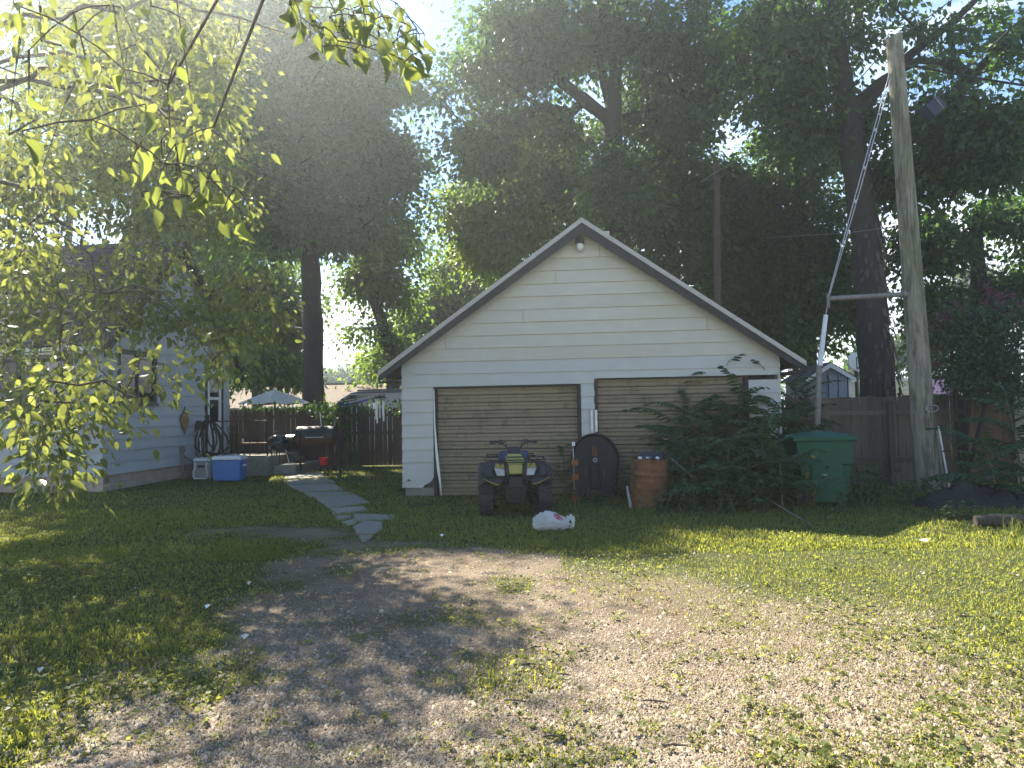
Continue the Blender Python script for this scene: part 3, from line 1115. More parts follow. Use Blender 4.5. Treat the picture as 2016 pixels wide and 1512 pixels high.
wire('thick black service cable sloping from the pole out to the right edge', [on_pole(118, .10, .1), at(1800, 130, 13.2), at(2090, 178, 12.2)], .022, .03)
wire('black cable climbing steeply from the dark splice box to the upper right', [at(1846, 188, 13), at(2080, -30, 12)], .012, .02)
wire('black cable dropping from the splice box towards the garage roof', [at(1700, 225, 12.9), at(1545, 405, 18), at(1430, 520, 24)], .011, .05)
wire('grey cable looping over the pole top and away behind the right-hand trees', [at(1560, 300, 20), on_pole(80, -.02, .1), at(2080, -160, 11)], .010, .05)
wire('thin grey wire stretched level between the pole and the garden trees', [at(1775, 443, 12.8), at(1600, 462, 19), at(1400, 470, 28)], .006, .04, mat=M_GUY)
wire('thin pale wire crossing the bright sky gap beside the tall trunk', [at(560, 690 - 50, 25), at(640, 651, 25), at(760, 640, 26)], .012, .02, mat=M_GUY)
spb = MB()
cs = at(1836, 212, 13)
Mx = Matrix.Translation(cs) @ Matrix.Rotation(R(38), 4, 'Y').inverted() @ Matrix.Rotation(R(15), 4, 'Z')
spb.box(-.20, .20, -.09, .09, -.14, .12, Mx)
spb.box(-.21, -.17, -.1, .1, -.15, .13, Mx)
sp = tag(spb.build('splice_box', pmat('blue_black_plastic', (.02, .025, .05), .5), bevel=.015), 'dark rectangular splice box hanging on a cable right of the pole', 'splice box')
MB().box(.06, .09, -.105, -.092, -.15, .13, Mx).build('strap', M_DULLSTEEL, sp)

bp = thing('telephone_pole', 'thin brown pole with a sunlit edge rising behind the garage roof', 'utility pole', (0, 0, 0))
b0, b1 = at(1411, 800, 20.2), at(1411, 318, 20.2)
b0.z = -.1
MB().tube([b0, b0.lerp(b1, .5), b1], [.11, .10, .09], 12).build('pole', M_BARK, bp)
wire('pale drop wire tied to the top of the thin pole behind the garage', [at(1380, 358, 20.1), at(1428, 328, 20.1), at(1480, 300, 19)], .012, .0, mat=M_GUY)

# ------------------------------------------------------------------ quad bike
AY = 11.15
ac = gnd(1015, 1012)
quad = thing('quad_bike', 'yellow and dark grey quad bike with a front rack facing the drive', 'quad bike', (ac.x, ac.y - .1, 0), R(3))
M_YEL = pmat('faded_yellow_plastic', (0.36, 0.32, 0.075), 0.4, 0.1, 6, stain=(.25, .23, .09), stain_scale=4)
M_FEND = pmat('charcoal_plastic', (0.020, 0.021, 0.025), 0.5, 0.15, 8, stain=(.055, .055, .055), stain_scale=5)
M_BLUEP = pmat('blue_plastic', (0.015, 0.028, 0.10), 0.45, 0.2, 6)
M_LENS = pmat('headlight_lens', (0.50, 0.50, 0.46), 0.15, 0.25, 25, spec=.6)
M_CHROME = pmat('chrome_glint', (.75, .75, .75), .2, .05, metal=.9)


def wheel(x, y, r, w, front=True):
    Mw = Matrix.Translation((x, y, r - .01)) @ Matrix.Rotation(PI / 2, 4, 'Y')
    tb = MB()
    prof = [(r * .50, -w * .46), (r * .62, -w * .5), (r * .84, -w * .5), (r * .95, -w * .42), (r * .985, -w * .2), (r, 0), (r * .985, w * .2), (r * .95, w * .42), (r * .84, w * .5), (r * .62, w * .5), (r * .50, w * .46)]
    tb.lathe(prof, 36, Mw, cap=False)
    tyre = tb.build('tyre', M_RUBBER, wh := thing_part('wheel', quad), smooth=True)
    tr = MB()
    for k in range(22):
        a = 2 * PI * k / 22
        for s, zz in ((1, .26), (-1, -.26)):
            Mk = Mw @ Matrix.Rotation(a + (.07 if s > 0 else -.07), 4, 'Z') @ Matrix.Translation((r * .985, 0, zz * w)) @ Matrix.Rotation(s * .5, 4, 'X')
            tr.box(-.012, .020, -.016, .016, -w * .22, w * .22, Mk)
    tr.build('tread', M_RUBBER, wh)
    rm = MB()
    rm.lathe([(r * .48, -w * .4), (r * .46, -w * .1), (r * .2, 0), (r * .2, w * .08), (r * .48, w * .4)], 20, Mw)
    rm.build('rim', M_BLACK, wh, smooth='auto')


def thing_part(name, parent):
    o = bpy.data.objects.new(name, None)
    o.empty_display_size = .05
    scene.collection.objects.link(o)
    o.parent = parent
    return o


for sx in (-1, 1):
    wheel(sx * .455, .0, .285, .215)
    wheel(sx * .43, 1.18, .285, .26)
# frame, skid, engine mass
ch = MB()
ch.box(-.16, .16, -.10, .05, .23, .58)
ch.hexa([(-.14, -.02, .17), (.14, -.02, .17), (.14, 1.2, .2), (-.14, 1.2, .2)], [(-.2, 0, .5), (.2, 0, .5), (.2, 1.2, .55), (-.2, 1.2, .55)])
ch.box(-.22, .22, .35, .85, .25, .60)
ch.build('chassis', M_BLACK, quad, bevel=.02)
bg = MB()
for sx in (-1, 1):
    bg.tube([(sx * .10, -.16, .20), (sx * .13, -.20, .36), (sx * .14, -.21, .52)], .018, 8)
for z in (.24, .30, .36):
    bg.tube([(-.115, -.185, z), (.115, -.185, z)], .012, 6)
bg.box(-.12, .12, -.175, -.165, .40, .44)
bg.tube([(-.085, -.17, .42), (-.06, -.175, .50), (.06, -.175, .50), (.085, -.17, .42)], .013, 6)
for k in range(5):
    bg.box(-.1 + k * .046, -.08 + k * .046, -.172, -.160, .2, .35)
bg.build('skid_plate', pmat('mud_black', (.03, .029, .026), .75, .3, 10), quad)
for sx in (-1, 1):
    su = MB()
    for z, y in ((.24, -.05), (.24, .10), (.36, -.02), (.36, .08)):
        su.tube([(sx * .14, y, z + .03), (sx * .40, .02, z - .01)], .016, 6)
    su.tube([(sx * .20, .0, .62), (sx * .36, .03, .27)], .032, 10)
    su.tube([(sx * .12, .05, .44), (sx * .42, .05, .33)], .012, 6)
    su.build('suspension', M_BLACK, quad)
# bumper uprights
for sx in (-1, 1):
    m_ = MB()
    m_.tube([(sx * .135, -.22, .50), (sx * .125, -.27, .60), (sx * .145, -.27, .74), (sx * .155, -.22, .845)], [.026, .028, .030, .026], 8)
    m_.build('bumper_bar', M_FEND, quad, smooth=True)
MB().hexa([(-.16, -.23, .44), (.16, -.23, .44), (.16, -.1, .44), (-.16, -.1, .44)], [(-.135, -.25, .61), (.135, -.25, .61), (.135, -.1, .61), (-.135, -.1, .61)]).build('bumper_guard', M_BLACKP, quad, bevel=.015)
# nose panels
MB().hexa([(-.105, -.235, .655), (.105, -.235, .655), (.09, -.1, .66), (-.09, -.1, .66)], [(-.115, -.215, .80), (.115, -.215, .80), (.10, -.05, .80), (-.10, -.05, .80)]).build('nose_panel', M_YEL, quad, bevel=.012)
MB().hexa([(-.20, -.17, .80), (.20, -.17, .80), (.18, .1, .80), (-.18, .1, .80)], [(-.09, -.02, .945), (.09, -.02, .945), (.10, .25, .96), (-.10, .25, .96)]).build('hood_panel', M_YEL, quad, bevel=.015)
for sx in (-1, 1):
    m_ = MB()
    A = [(.165, -.22, .738), (.320, -.17, .758), (.30, .05, .758), (.165, .05, .738)]
    B = [(.165, -.20, .80), (.300, -.14, .835), (.29, .05, .83), (.155, .05, .775)]
    A = [(sx * x, y, z) for x, y, z in A]
    B = [(sx * x, y, z) for x, y, z in B]
    if sx < 0:
        A.reverse()
        B.reverse()
    m_.hexa(A, B)
    m_.build('brow_panel', M_YEL, quad, bevel=.008)
    hl_ = MB()
    A = [(.165, -.245, .630), (.290, -.215, .635), (.27, .0, .635), (.165, .0, .63)]
    B = [(.165, -.215, .735), (.335, -.165, .755), (.32, .02, .755), (.165, .02, .735)]
    A = [(sx * x, y, z) for x, y, z in A]
    B = [(sx * x, y, z) for x, y, z in B]
    if sx < 0:
        A.reverse()
        B.reverse()
    hl_.hexa(A, B)
    h_ = hl_.build('headlight', M_LENS, quad, bevel=.01)
    bz = MB()
    bz.tube([(sx * .16, -.25, .620), (sx * .295, -.222, .624), (sx * .345, -.17, .755)], .012, 6)
    bz.build('bezel', M_FEND, h_)
    # front fender: swept sheet over the wheel
    fm = MB()
    rows = []
    for i, a in enumerate(np.linspace(R(18), R(150), 11)):
        cy, cz = .07 - .31 * math.cos(a), .40 + .42 * math.sin(a)
        xi = .345 - .12 * min(1, i / 4)
        rows.append([(sx * xi, cy * .92, cz * .985 + .03), (sx * (xi + .09), cy * .98, cz + .03), (sx * .47, cy, cz + .01), (sx * .555, cy * .96, cz - .04), (sx * .575, cy * .9, cz - .10)])
    nr, ncl = len(rows), len(rows[0])
    vs = [p for r_ in rows for p in r_] + [(x * .985, y * .95, z - .018) for r_ in rows for (x, y, z) in r_]
    fs = []
    for i in range(nr - 1):
        for j in range(ncl - 1):
            q = (i * ncl + j, i * ncl + j + 1, (i + 1) * ncl + j + 1, (i + 1) * ncl + j)
            fs.append(q if sx > 0 else q[::-1])
            q2 = tuple(k + nr * ncl for k in q)
            fs.append(q2[::-1] if sx > 0 else q2)
    for j in range(ncl - 1):
        for i in (0, nr - 1):
            fs.append((i * ncl + j, i * ncl + j + 1, i * ncl + j + 1 + nr * ncl, i * ncl + j + nr * ncl))
    fm.add(vs, fs)
    fen = fm.build('fender', M_FEND, quad, smooth=True)
    MB().tube([(sx * .23, -.31, .515), (sx * .29, -.33, .505), (sx * .40, -.335, .55), (sx * .52, -.325, .61)], [.006, .020, .013, .006], 6, squash=.5).build('trim', M_YEL, fen)
    MB().hexa([(sx * .15, -.24, .575), (sx * .30, -.30, .505), (sx * .54, -.31, .60), (sx * .40, -.1, .60)], [(sx * .15, -.20, .63), (sx * .28, -.20, .63), (sx * .555, -.25, .70), (sx * .36, -.05, .70)]).build('lower_lip', M_FEND, fen, bevel=.006)
    MB().hexa([(sx * .36, -.325, .63), (sx * .47, -.31, .65), (sx * .47, -.2, .66), (sx * .36, -.2, .64)], [(sx * .37, -.27, .79), (sx * .46, -.25, .79), (sx * .46, -.15, .79), (sx * .37, -.15, .79)]).build('scoop', M_FEND, fen, bevel=.01)
    # rear fender and foot well
    fm = MB()
    fm.hexa([(sx * .18, .75, .62), (sx * .56, .80, .60), (sx * .56, 1.5, .62), (sx * .18, 1.5, .62)], [(sx * .18, .78, .76), (sx * .52, .86, .72), (sx * .54, 1.5, .72), (sx * .18, 1.5, .78)])
    fm.box(min(sx * .2, sx * .52), max(sx * .2, sx * .52), .35, .85, .28, .31)
    fm.build('rear_fender', M_FEND, quad, bevel=.02)
    # blue tank side
    MB().hexa([(sx * .09, .12, .80), (sx * .25, .2, .82), (sx * .2, .6, .78), (sx * .09, .6, .78)], [(sx * .10, .18, 1.0), (sx * .23, .28, .985), (sx * .16, .6, .92), (sx * .09, .6, .92)]).build('side_panel', M_BLUEP, quad, bevel=.02)
st = MB().hexa([(-.15, .55, .70), (.15, .55, .70), (.17, 1.35, .72), (-.17, 1.35, .72)], [(-.12, .58, .88), (.12, .58, .88), (.15, 1.32, .92), (-.15, 1.32, .92)])
st.build('seat', M_BLACKP, quad, bevel=.04)
# racks
rk = MB()
for z, y in ((.872, -.28), (.838, -.30)):
    rk.tube([(-.46, y + .12, z - .005), (-.30, y, z), (.30, y, z), (.46, y + .12, z - .005)], .011, 6)
rk.tube([(-.47, -.16, .872), (-.45, .26, .885), (.45, .26, .885), (.47, -.16, .872)], .012, 6)
for x in (-.36, -.24, .24, .36):
    rk.tube([(x, -.24, .872), (x, .26, .885)], .009, 6)
rk.tube([(-.17, -.29, .838), (-.18, -.27, .885), (-.12, -.24, .915), (.12, -.24, .915), (.155, -.27, .885), (.145, -.29, .838)], .012, 6)
for x in (-.26, .27):
    rk.tube([(x, -.26, .87), (x * .8, -.14, .74)], .009, 6)
rk.build('front_rack', M_BLACK, quad)
rk = MB()
rk.tube([(-.4, .95, .86), (.4, .95, .86), (.42, 1.55, .86), (-.42, 1.55, .86), (-.4, .95, .86)], .012, 6)
for x in (-.25, 0, .25):
    rk.tube([(x, .95, .86), (x, 1.55, .86)], .009, 6)
rk.build('rear_rack', M_BLACK, quad)
# handlebar
hb_ = MB()
hb_.tube([(-.34, .36, 1.125), (-.20, .33, 1.13), (-.10, .24, 1.03), (.10, .24, 1.03), (.20, .33, 1.13), (.34, .36, 1.125)], .013, 8)
hbar = hb_.build('handlebar', M_BLACK, quad)
for sx in (-1, 1):
    MB().tube([(sx * .255, .34, 1.128), (sx * .385, .37, 1.118)], .019, 8).build('grip', M_RUBBER, hbar)
    g_ = MB()
    g_.box(min(sx * .17, sx * .24), max(sx * .17, sx * .24), .30, .37, 1.09, 1.165)
    g_.tube([(sx * .17, .30, 1.12), (sx * .26, .27, 1.12), (sx * .36, .29, 1.10)], .007, 6)
    g_.build('control', M_BLACKP, hbar)
    MB().tube([(sx * .18, .30, 1.10), (sx * .13, .22, 1.15), (sx * .12, .18, 1.05), (sx * .08, .2, .96)], .006, 6).build('cable', M_BLACK, hbar)
MB().hexa([(-.10, .05, .945), (.10, .05, .945), (.09, .28, .96), (-.09, .28, .96)], [(-.075, .10, 1.055), (.075, .10, 1.055), (.07, .26, 1.06), (-.07, .26, 1.06)]).build('dash_pod', M_FEND, quad, bevel=.015)

# ------------------------------------------------------------------ leaning black tub, marker post, barrel, batten
c0 = gnd(1178, 985)
tub = thing('plastic_tub', 'black round-topped plastic tub standing on end with a white ring emblem', 'tub', (c0.x, c0.y + .35, 0), R(-4))
W_, Hh = .455, 1.20
def outline(s, z_in=0.0):
    pts = [(-W_ * .82 * s, .02 + z_in), (W_ * .82 * s, .02 + z_in)]
    for a in np.linspace(R(-8), R(188), 17):
        pts.append((W_ * s * math.cos(a), Hh - W_ * 1.12 + W_ * 1.12 * s * math.sin(a)))
    return pts
rings = [(1.0, -.02, 0), (1.0, .02, 0), (.955, .02, .01), (.93, .10, .02), (.88, .26, .05)]
vs, fs = [], []
npt = len(outline(1))
tiltm = Matrix.Rotation(R(-9), 4, 'X')
inner = [(1.0, -.02, 0), (.95, -.03, .015), (.90, .045, .04), (.55, .075, .2)]
for s, y, zi in list(reversed(rings)) + inner:
    for x, z in outline(s, zi):
        vs.append(tiltm @ Vector((x, y, z)))
nring = len(rings) + len(inner)
for i in range(nring - 1):
    for k in range(npt):
        fs.append((i * npt + k, i * npt + (k + 1) % npt, (i + 1) * npt + (k + 1) % npt, (i + 1) * npt + k))
fs.append(tuple(range(npt - 1, -1, -1)))
fs.append(tuple((nring - 1) * npt + k for k in range(npt)))
M_TUB = pmat('tub_plastic', (.008, .009, .011), .62, .25, 4, stain=(.022, .023, .025), stain_scale=2.4, stain_lo=.5, stain_hi=.8, stain_stretch=(3, 1, .5))
MB().add(vs, fs).build('shell', M_TUB, tub, smooth='auto')
pl = MB().hexa([(-.10, .045, .16), (.11, .045, .16), (.11, .12, .16), (-.10, .12, .16)], [(-.075, .04, .62), (.085, .04, .62), (.085, .12, .62), (-.075, .12, .62)])
pl2 = MB()
pl2.v = [tiltm @ Vector(p) for p in pl.v]
pl2.f = pl.f
pl2.build('spine', M_TUB, tub, bevel=.02)
MB().hexa([tiltm @ Vector(p) for p in ((-.05, .035, .78), (.05, .035, .78), (.05, .06, .78), (-.05, .06, .78))], [tiltm @ Vector(p) for p in ((-.055, .03, .97), (.04, .03, .97), (.04, .06, .97), (-.055, .06, .97))]).build('rusty_plate', M_RUSTDARK, tub)
rgm = tiltm @ Matrix.Translation((.005, .025, .70)) @ Matrix.Rotation(PI / 2, 4, 'X')
em = MB()
em.tube([rgm @ Vector((.036 * math.cos(a), .036 * math.sin(a), 0)) for a in np.linspace(0, 2 * PI, 25)], .005, 6, cap=False)
em.tube([rgm @ Vector((-.014, -.012, 0)), rgm @ Vector((.014, .016, 0))], .004, 5)
em.build('ring_emblem', M_WHITE, tub)
for x in (-.17, .165):
    MB().tube([tiltm @ Vector((x * 1.02, .042, .56)), tiltm @ Vector((x, .040, .48)), tiltm @ Vector((x * .98, .042, .38))], [.003, .006, .003], 5).build('scratch', M_DULLSTEEL, tub)

c0 = gnd(1133, 992)
mk = thing('marker_post', 'thin steel post with a white tip and three orange corroded brackets beside the black tub', 'post', (c0.x, c0.y + .1, 0), 0)
MB().tube([(0, 0, -.1), (-.01, .0, .75), (-.015, .02, 1.0)], .014, 6).build('post', M_DULLSTEEL, mk)
MB().box(-.03, .02, -.02, .02, 1.0, 1.065).build('tip', M_WHITE, mk)
MB().box(-.017, -.009, -.03, -.02, .80, .95).build('scale_strip', M_WHITE, mk)
MB().box(.025, .045, .01, .03, .05, .85).build('strut', M_RUSTDARK, mk)
M_OR = pmat('orange_rust', (.32, .11, .035), .8, .4, 22, stain=(.16, .06, .03), stain_scale=18)
for z in (.655, .40, .04):
    m_ = MB()
    for k in range(4):
        m_.box(-.045 + k * .03, -.020 + k * .03, -.04 - .005 * (k % 2), -.016, z + .008 * (k % 2), z + .11 - .01 * (k % 3))
    m_.box(-.05, .07, -.015, .012, z + .02, z + .09)
    m_.build('bracket', M_OR, mk)

c0 = gnd(1281, 1001)
bar = thing('rusty_barrel', 'rusty open steel drum filled with rubbish beside the weeds', 'barrel', (c0.x, c0.y + .25, 0), R(10))
br = .305
prof = [(br * .97, -.02), (br, 0)]
Hb = .80
for z in np.linspace(.02, Hb - .03, 34):
    bulge = .014 * (math.exp(-((z - .28) / .014) ** 2) + math.exp(-((z - .55) / .014) ** 2)) + .004 * math.sin(z * 60)
    prof.append((br + bulge, z))
prof += [(br + .012, Hb - .012), (br + .012, Hb), (br - .012, Hb), (br - .014, Hb - .2), (br * .3, Hb - .22)]
tilt = Matrix.Rotation(R(2.5), 4, 'Y') @ Matrix.Rotation(R(3), 4, 'X')
MB().lathe(prof, 40, tilt).build('drum', M_RUST, bar, smooth='auto')
rb_ = MB()
rb_.ball(tilt @ Vector((-.02, .06, Hb - .02)), (.20, .17, .13), 12, 7)
rb_.ball(tilt @ Vector((.16, .05, Hb - .0)), (.13, .15, .11), 10, 6)
trash = tag(rb_.build('rubbish_bag', pmat('dark_bag', (.02, .024, .034), .35, .2), smooth=True), 'dark blue-black rubbish bag stuffed into the top of the rusty drum', 'rubbish bag')
trash.matrix_world = Matrix.Translation(bar.location) @ Matrix.Rotation(R(10), 4, 'Z')
for k, (lx, ly, lab) in enumerate(((-.02, -.24, 'crumpled foil scrap in the middle of the rusty drum rim'), (.14, -.20, 'white crumpled wrapper at the right of the rusty drum rim'), (-.13, -.16, 'torn white paper scrap at the left inside the rusty drum'))):
    m_ = MB().ball((0, 0, 0), (.038, .03, .022), 7, 5)
    m_.v = [tuple(Vector(p) * random.uniform(.7, 1.3)) for p in m_.v]
    o = tag(m_.build('wrapper', M_CHROME if k == 0 else M_WHITE), lab, 'litter')
    o.location = Vector(bar.location) + Vector((lx, ly, Hb + .015))

c0, c1 = gnd(1241, 1000), at(1234, 957, 11.65)
bt = MB()
d_ = (c1 - c0)
bt.tube([c0 + Vector((0, 0, -.02)), c1], .018, 4)
bt.tube([c0 + Vector((.03, .01, -.02)), c1 + Vector((.012, .01, -.02))], .01, 4)
tag(bt.build('metal_strip', pmat('pale_aluminium', (.5, .52, .56), .4, .1, metal=.3)), 'short pale metal strip leaning between the black tub and the rusty drum', 'metal strip')

# ------------------------------------------------------------------ green wheeled bin
c0 = gnd(1632, 996)
wb_ = thing('wheelie_bin', 'large green wheeled bin with a domed lid standing among weeds', 'bin', (c0.x, c0.y + .35, 0), R(-6))
M_BIN = pmat('green_bin_plastic', (.018, .080, .046), .62, .08, 3, stain=(.034, .088, .048), stain_scale=1.2, stain_lo=.4, stain_hi=.8, spec=.2)
M_LID = pmat('green_lid_plastic', (.016, .09, .07), .5, .08, 3, spec=.3)
bw = .455
b_ = MB()
lev = [(0.0, .345), (.50, .375), (.72, .395)]
b_.hexa([(-.335, -.30, .03), (.36, -.30, .03), (.36, .30, .03), (-.335, .30, .03)], [(-.39, -.33, .66), (.42, -.33, .66), (.42, .34, .66), (-.39, .34, .66)])
b_.hexa([(-.425, -.37, .66), (.435, -.37, .66), (.435, .37, .66), (-.425, .37, .66)], [(-.455, -.39, 1.05), (.455, -.39, 1.05), (.455, .39, 1.05), (-.455, .39, 1.05)])
b_.hexa([(-.20, -.355, .05), (.24, -.355, .05), (.24, -.29, .05), (-.20, -.29, .05)], [(-.23, -.372, .70), (.27, -.372, .70), (.27, -.32, .70), (-.23, -.32, .70)])
b_.build('body', M_BIN, wb_, bevel=.025)
rim = MB()
rim.box(-.50, .50, -.42, .42, 1.045, 1.11)
rim.hexa([(-.50, -.12, .97), (-.46, -.12, .97), (-.46, .12, .97), (-.50, .12, .97)], [(-.60, -.3, 1.13), (-.48, -.3, 1.10), (-.48, .3, 1.10), (-.60, .3, 1.13)])
rim.build('rim', M_BIN, wb_, bevel=.015)
ld = MB()
nxl, nyl = 14, 8
vs = []
for j in range(nyl + 1):
    for i in range(nxl + 1):
        u_, v_ = i / nxl, j / nyl
        x = -.52 + 1.0 * u_
        y = -.41 + .82 * v_
        dome = .085 * math.sin(PI * min(1, max(0, u_)) ** 1.15) ** .8 * math.sin(PI * v_) ** .45
        vs.append((x, y, 1.118 + dome))
fs = [(j * (nxl + 1) + i, j * (nxl + 1) + i + 1, (j + 1) * (nxl + 1) + i + 1, (j + 1) * (nxl + 1) + i) for j in range(nyl) for i in range(nxl)]
ld.add(vs, fs)
ld.box(-.52, .48, -.41, .41, 1.113, 1.121)
ld.box(.40, .52, -.18, .18, 1.122, 1.15)
lid = ld.build('lid', M_LID, wb_, smooth='auto')
hn = MB()
hn.tube([(-.58, -.33, 1.13), (-.58, .33, 1.13)], .022, 8)
for y in (-.3, .3):
    hn.tube([(-.48, y, 1.13), (-.585, y, 1.13)], .022, 6)
hn.build('handle', M_LID, wb_)
for y in (-.30, .30):
    MB().lathe([(.12, -.03), (.13, -.02), (.13, .02), (.12, .03)], 20, Matrix.Translation((-.33, y, .12)) @ Matrix.Rotation(PI / 2, 4, 'X')).build('wheel', M_RUBBER, wb_)
mkx = MB()
# faint white moulded mark, a few broken strokes and an underline
M_MARK = pmat('white_mark', (.42, .52, .46), .6)
for pts in (((-.055, .52), (-.047, .485)), ((-.035, .52), (-.030, .485)), ((-.030, .485), (-.018, .518)), ((-.018, .518), (-.010, .487)), ((-.010, .487), (.002, .52)), ((.002, .52), (.006, .485)), ((.02, .515), (.022, .49))):
    (x0, z0), (x1, z1) = pts
    mkx.tube([(x0, -.3755, z0), (x1, -.3750, z1)], .0035, 4)
mkx.tube([(-.05, -.374, .465), (.09, -.374, .462)], .002, 4)
mkx.build('mark', M_MARK, wb_)

# ------------------------------------------------------------------ carrier bag on the grass
c0 = gnd(1092, 1046)
cb = thing('carrier_bag', 'crumpled white plastic carrier bag with red print lying on the grass edge', 'bag', (c0.x, c0.y + .08, 0.0), R(4))
M_BAG = bpy.data.materials.new('white_film')
M_BAG.use_nodes = True
_n, _l = M_BAG.node_tree.nodes, M_BAG.node_tree.links
_b = _n['Principled BSDF']
_b.inputs['Roughness'].default_value = .35
_tc = _n.new('ShaderNodeTexCoord')
_nz = _n.new('ShaderNodeTexNoise')
_nz.inputs['Scale'].default_value = 9
_l.new(_tc.outputs['Object'], _nz.inputs['Vector'])
_mp = _n.new('ShaderNodeVectorMath')
_mp.operation = 'DISTANCE'
_mp.inputs[1].default_value = (.02, -.06, .17)
_l.new(_tc.outputs['Object'], _mp.inputs[0])
_ad = _n.new('ShaderNodeMath')
_ad.operation = 'MULTIPLY_ADD'
_ad.inputs[1].default_value = .16
_l.new(_nz.outputs['Fac'], _ad.inputs[0])
_l.new(_mp.outputs['Value'], _ad.inputs[2])
_mr = _n.new('ShaderNodeMapRange')
_mr.inputs['From Min'].default_value = .13
_mr.inputs['From Max'].default_value = .165
_mr.inputs['To Min'].default_value = 1
_mr.inputs['To Max'].default_value = 0
_l.new(_ad.outputs[0], _mr.inputs['Value'])
_mx = _n.new('ShaderNodeMix')
_mx.data_type = 'RGBA'
_mx.inputs['A'].default_value = (.82, .82, .80, 1)
_mx.inputs['B'].default_value = (.72, .16, .22, 1)
_l.new(_mr.outputs['Result'], _mx.inputs['Factor'])
_l.new(_mx.outputs['Result'], _b.inputs['Base Color'])
_tr = _n.new('ShaderNodeBsdfTranslucent')
_l.new(_mx.outputs['Result'], _tr.inputs['Color'])
_ms = _n.new('ShaderNodeMixShader')
_ms.inputs[0].default_value = .55
_l.new(_b.outputs[0], _ms.inputs[1])
_l.new(_tr.outputs[0], _ms.inputs[2])
_l.new(_ms.outputs[0], _n['Material Output'].inputs['Surface'])
rs = np.random.default_rng(4)
nu, nv = 72, 40
vs = []
for i in range(nv + 1):
    ph = PI * i / nv
    for k in range(nu):
        th = 2 * PI * k / nu
        x, y, z = math.sin(ph) * math.cos(th), math.sin(ph) * math.sin(th), -math.cos(ph)
        cxn = float(fbm(np.array(x * 2.2 + 5 + y), np.array(z * 2.6 + y * 1.7), 3, 4)) - .5
        cre = abs(float(fbm(np.array(x * 5 + z * 3), np.array(y * 5 - z * 4 + x), 9, 4)) - .5)
        rr = 1 + cxn * .6 - cre * 1.0 + .12
        X, Yv, Z = x * .245 * rr, y * .17 * rr, z * .135 * rr + .12
        if x < 0:
            Z *= 1 - .45 * (-x) ** 2
        if x > 0:
            Z *= 1 - .40 * x
            Yv *= 1 - .35 * x
        vs.append((X - .05, Yv, max(Z, .005)))
fs = [(i * nu + k, i * nu + (k + 1) % nu, (i + 1) * nu + (k + 1) % nu, (i + 1) * nu + k) for i in range(nv) for k in range(nu)]
MB().add(vs, fs).build('body', M_BAG, cb, smooth=True)
hp = [(.13, -.03, .06), (.17, -.04, .13), (.205, -.04, .185), (.245, -.03, .18), (.262, -.02, .11), (.25, -.02, .04), (.21, -.03, .03)]
ha = MB()
for i in range(len(hp) - 1):
    a_, b2_ = Vector(hp[i]), Vector(hp[i + 1])
    w0 = .030 if 0 < i < 4 else .022
    nrm = Vector((.0, -1, 0)).cross((b2_ - a_).normalized()) * w0
    ha.add([a_ - nrm, b2_ - nrm, b2_ + nrm + Vector((0, .03, 0)), a_ + nrm + Vector((0, .03, 0))], [(0, 1, 2, 3)])
ha.build('handle', M_BAG, cb)

# ------------------------------------------------------------------ coolers and things by the porch
def cooler(name, label, px, w, d, h, mb_, ml, rz, swing):
    t = thing(name, label, 'cooler', px, rz, 'coolers')
    b = MB().hexa([(-w * .46, -d * .46, .02), (w * .46, -d * .46, .02), (w * .46, d * .46, .02), (-w * .46, d * .46, .02)],
                  [(-w * .5, -d * .5, h * .84), (w * .5, -d * .5, h * .84), (w * .5, d * .5, h * .84), (-w * .5, d * .5, h * .84)])
    b.build('body', mb_, t, bevel=.025)
    MB().hexa([(-w * .515, -d * .515, h * .845), (w * .515, -d * .515, h * .845), (w * .515, d * .515, h * .845), (-w * .515, d * .515, h * .845)],
              [(-w * .48, -d * .48, h), (w * .48, -d * .48, h), (w * .48, d * .48, h), (-w * .48, d * .48, h)]).build('lid', ml, t, bevel=.02)
    hm = MB()
    if swing:
        hm.tube([(-w * .36, -d * .53, h * .80), (-w * .36, -d * .56, h * .5), (-w * .43, -d * .57, h * .38), (-w * .43, -d * .57, h * .14), (-w * .36, -d * .57, h * .06),
                 (w * .30, -d * .57, h * .06), (w * .37, -d * .57, h * .14), (w * .37, -d * .57, h * .38), (w * .30, -d * .56, h * .5), (w * .30, -d * .53, h * .80)], .022, 8)
        hm.build('handle', ml, t)
        MB().box(-w * .22, w * .16, -d * .51, -d * .48, h * .55, h * .68).build('recess', M_BLACKP, t)
    else:
        for sx in (-1, 1):
            hm.box(min(sx * w * .5, sx * w * .54), max(sx * w * .5, sx * w * .54), -d * .2, d * .2, h * .58, h * .66)
        hm.build('handle', ml, t)
        MB().box(-w * .20, w * .20, -d * .53, -d * .515, h * .86, h * .93).build('latch', ml, t)
        MB().box(-w * .42, w * .42, -d * .492, -d * .47, h * .10, h * .14).build('band', mb_, t)
    return t


M_CGREY = pmat('grey_cooler', (.26, .29, .31), .5, .08, 5)
M_CBLUE = pmat('blue_cooler', (.045, .15, .42), .42, .08, 5)
M_CLID = pmat('cooler_lid', (.62, .66, .70), .45, .06, 5)
ca, cb2 = gnd(405, 943), gnd(452, 947)
cooler('cooler', 'small grey cooler with a white lid and swing handle against the house wall', ca, .48, .40, .56, M_CGREY, M_CLID, R(-6), True)
cooler('cooler', 'bigger blue cooler with a white lid on the lawn', cb2, .74, .42, .64, M_CBLUE, M_CLID, R(-2), False)

HM = Matrix.Translation(H0) @ Matrix.Rotation(R(-5), 4, 'Z')


def hp_(x, y, z):
    return HM @ Vector((x, y, z))


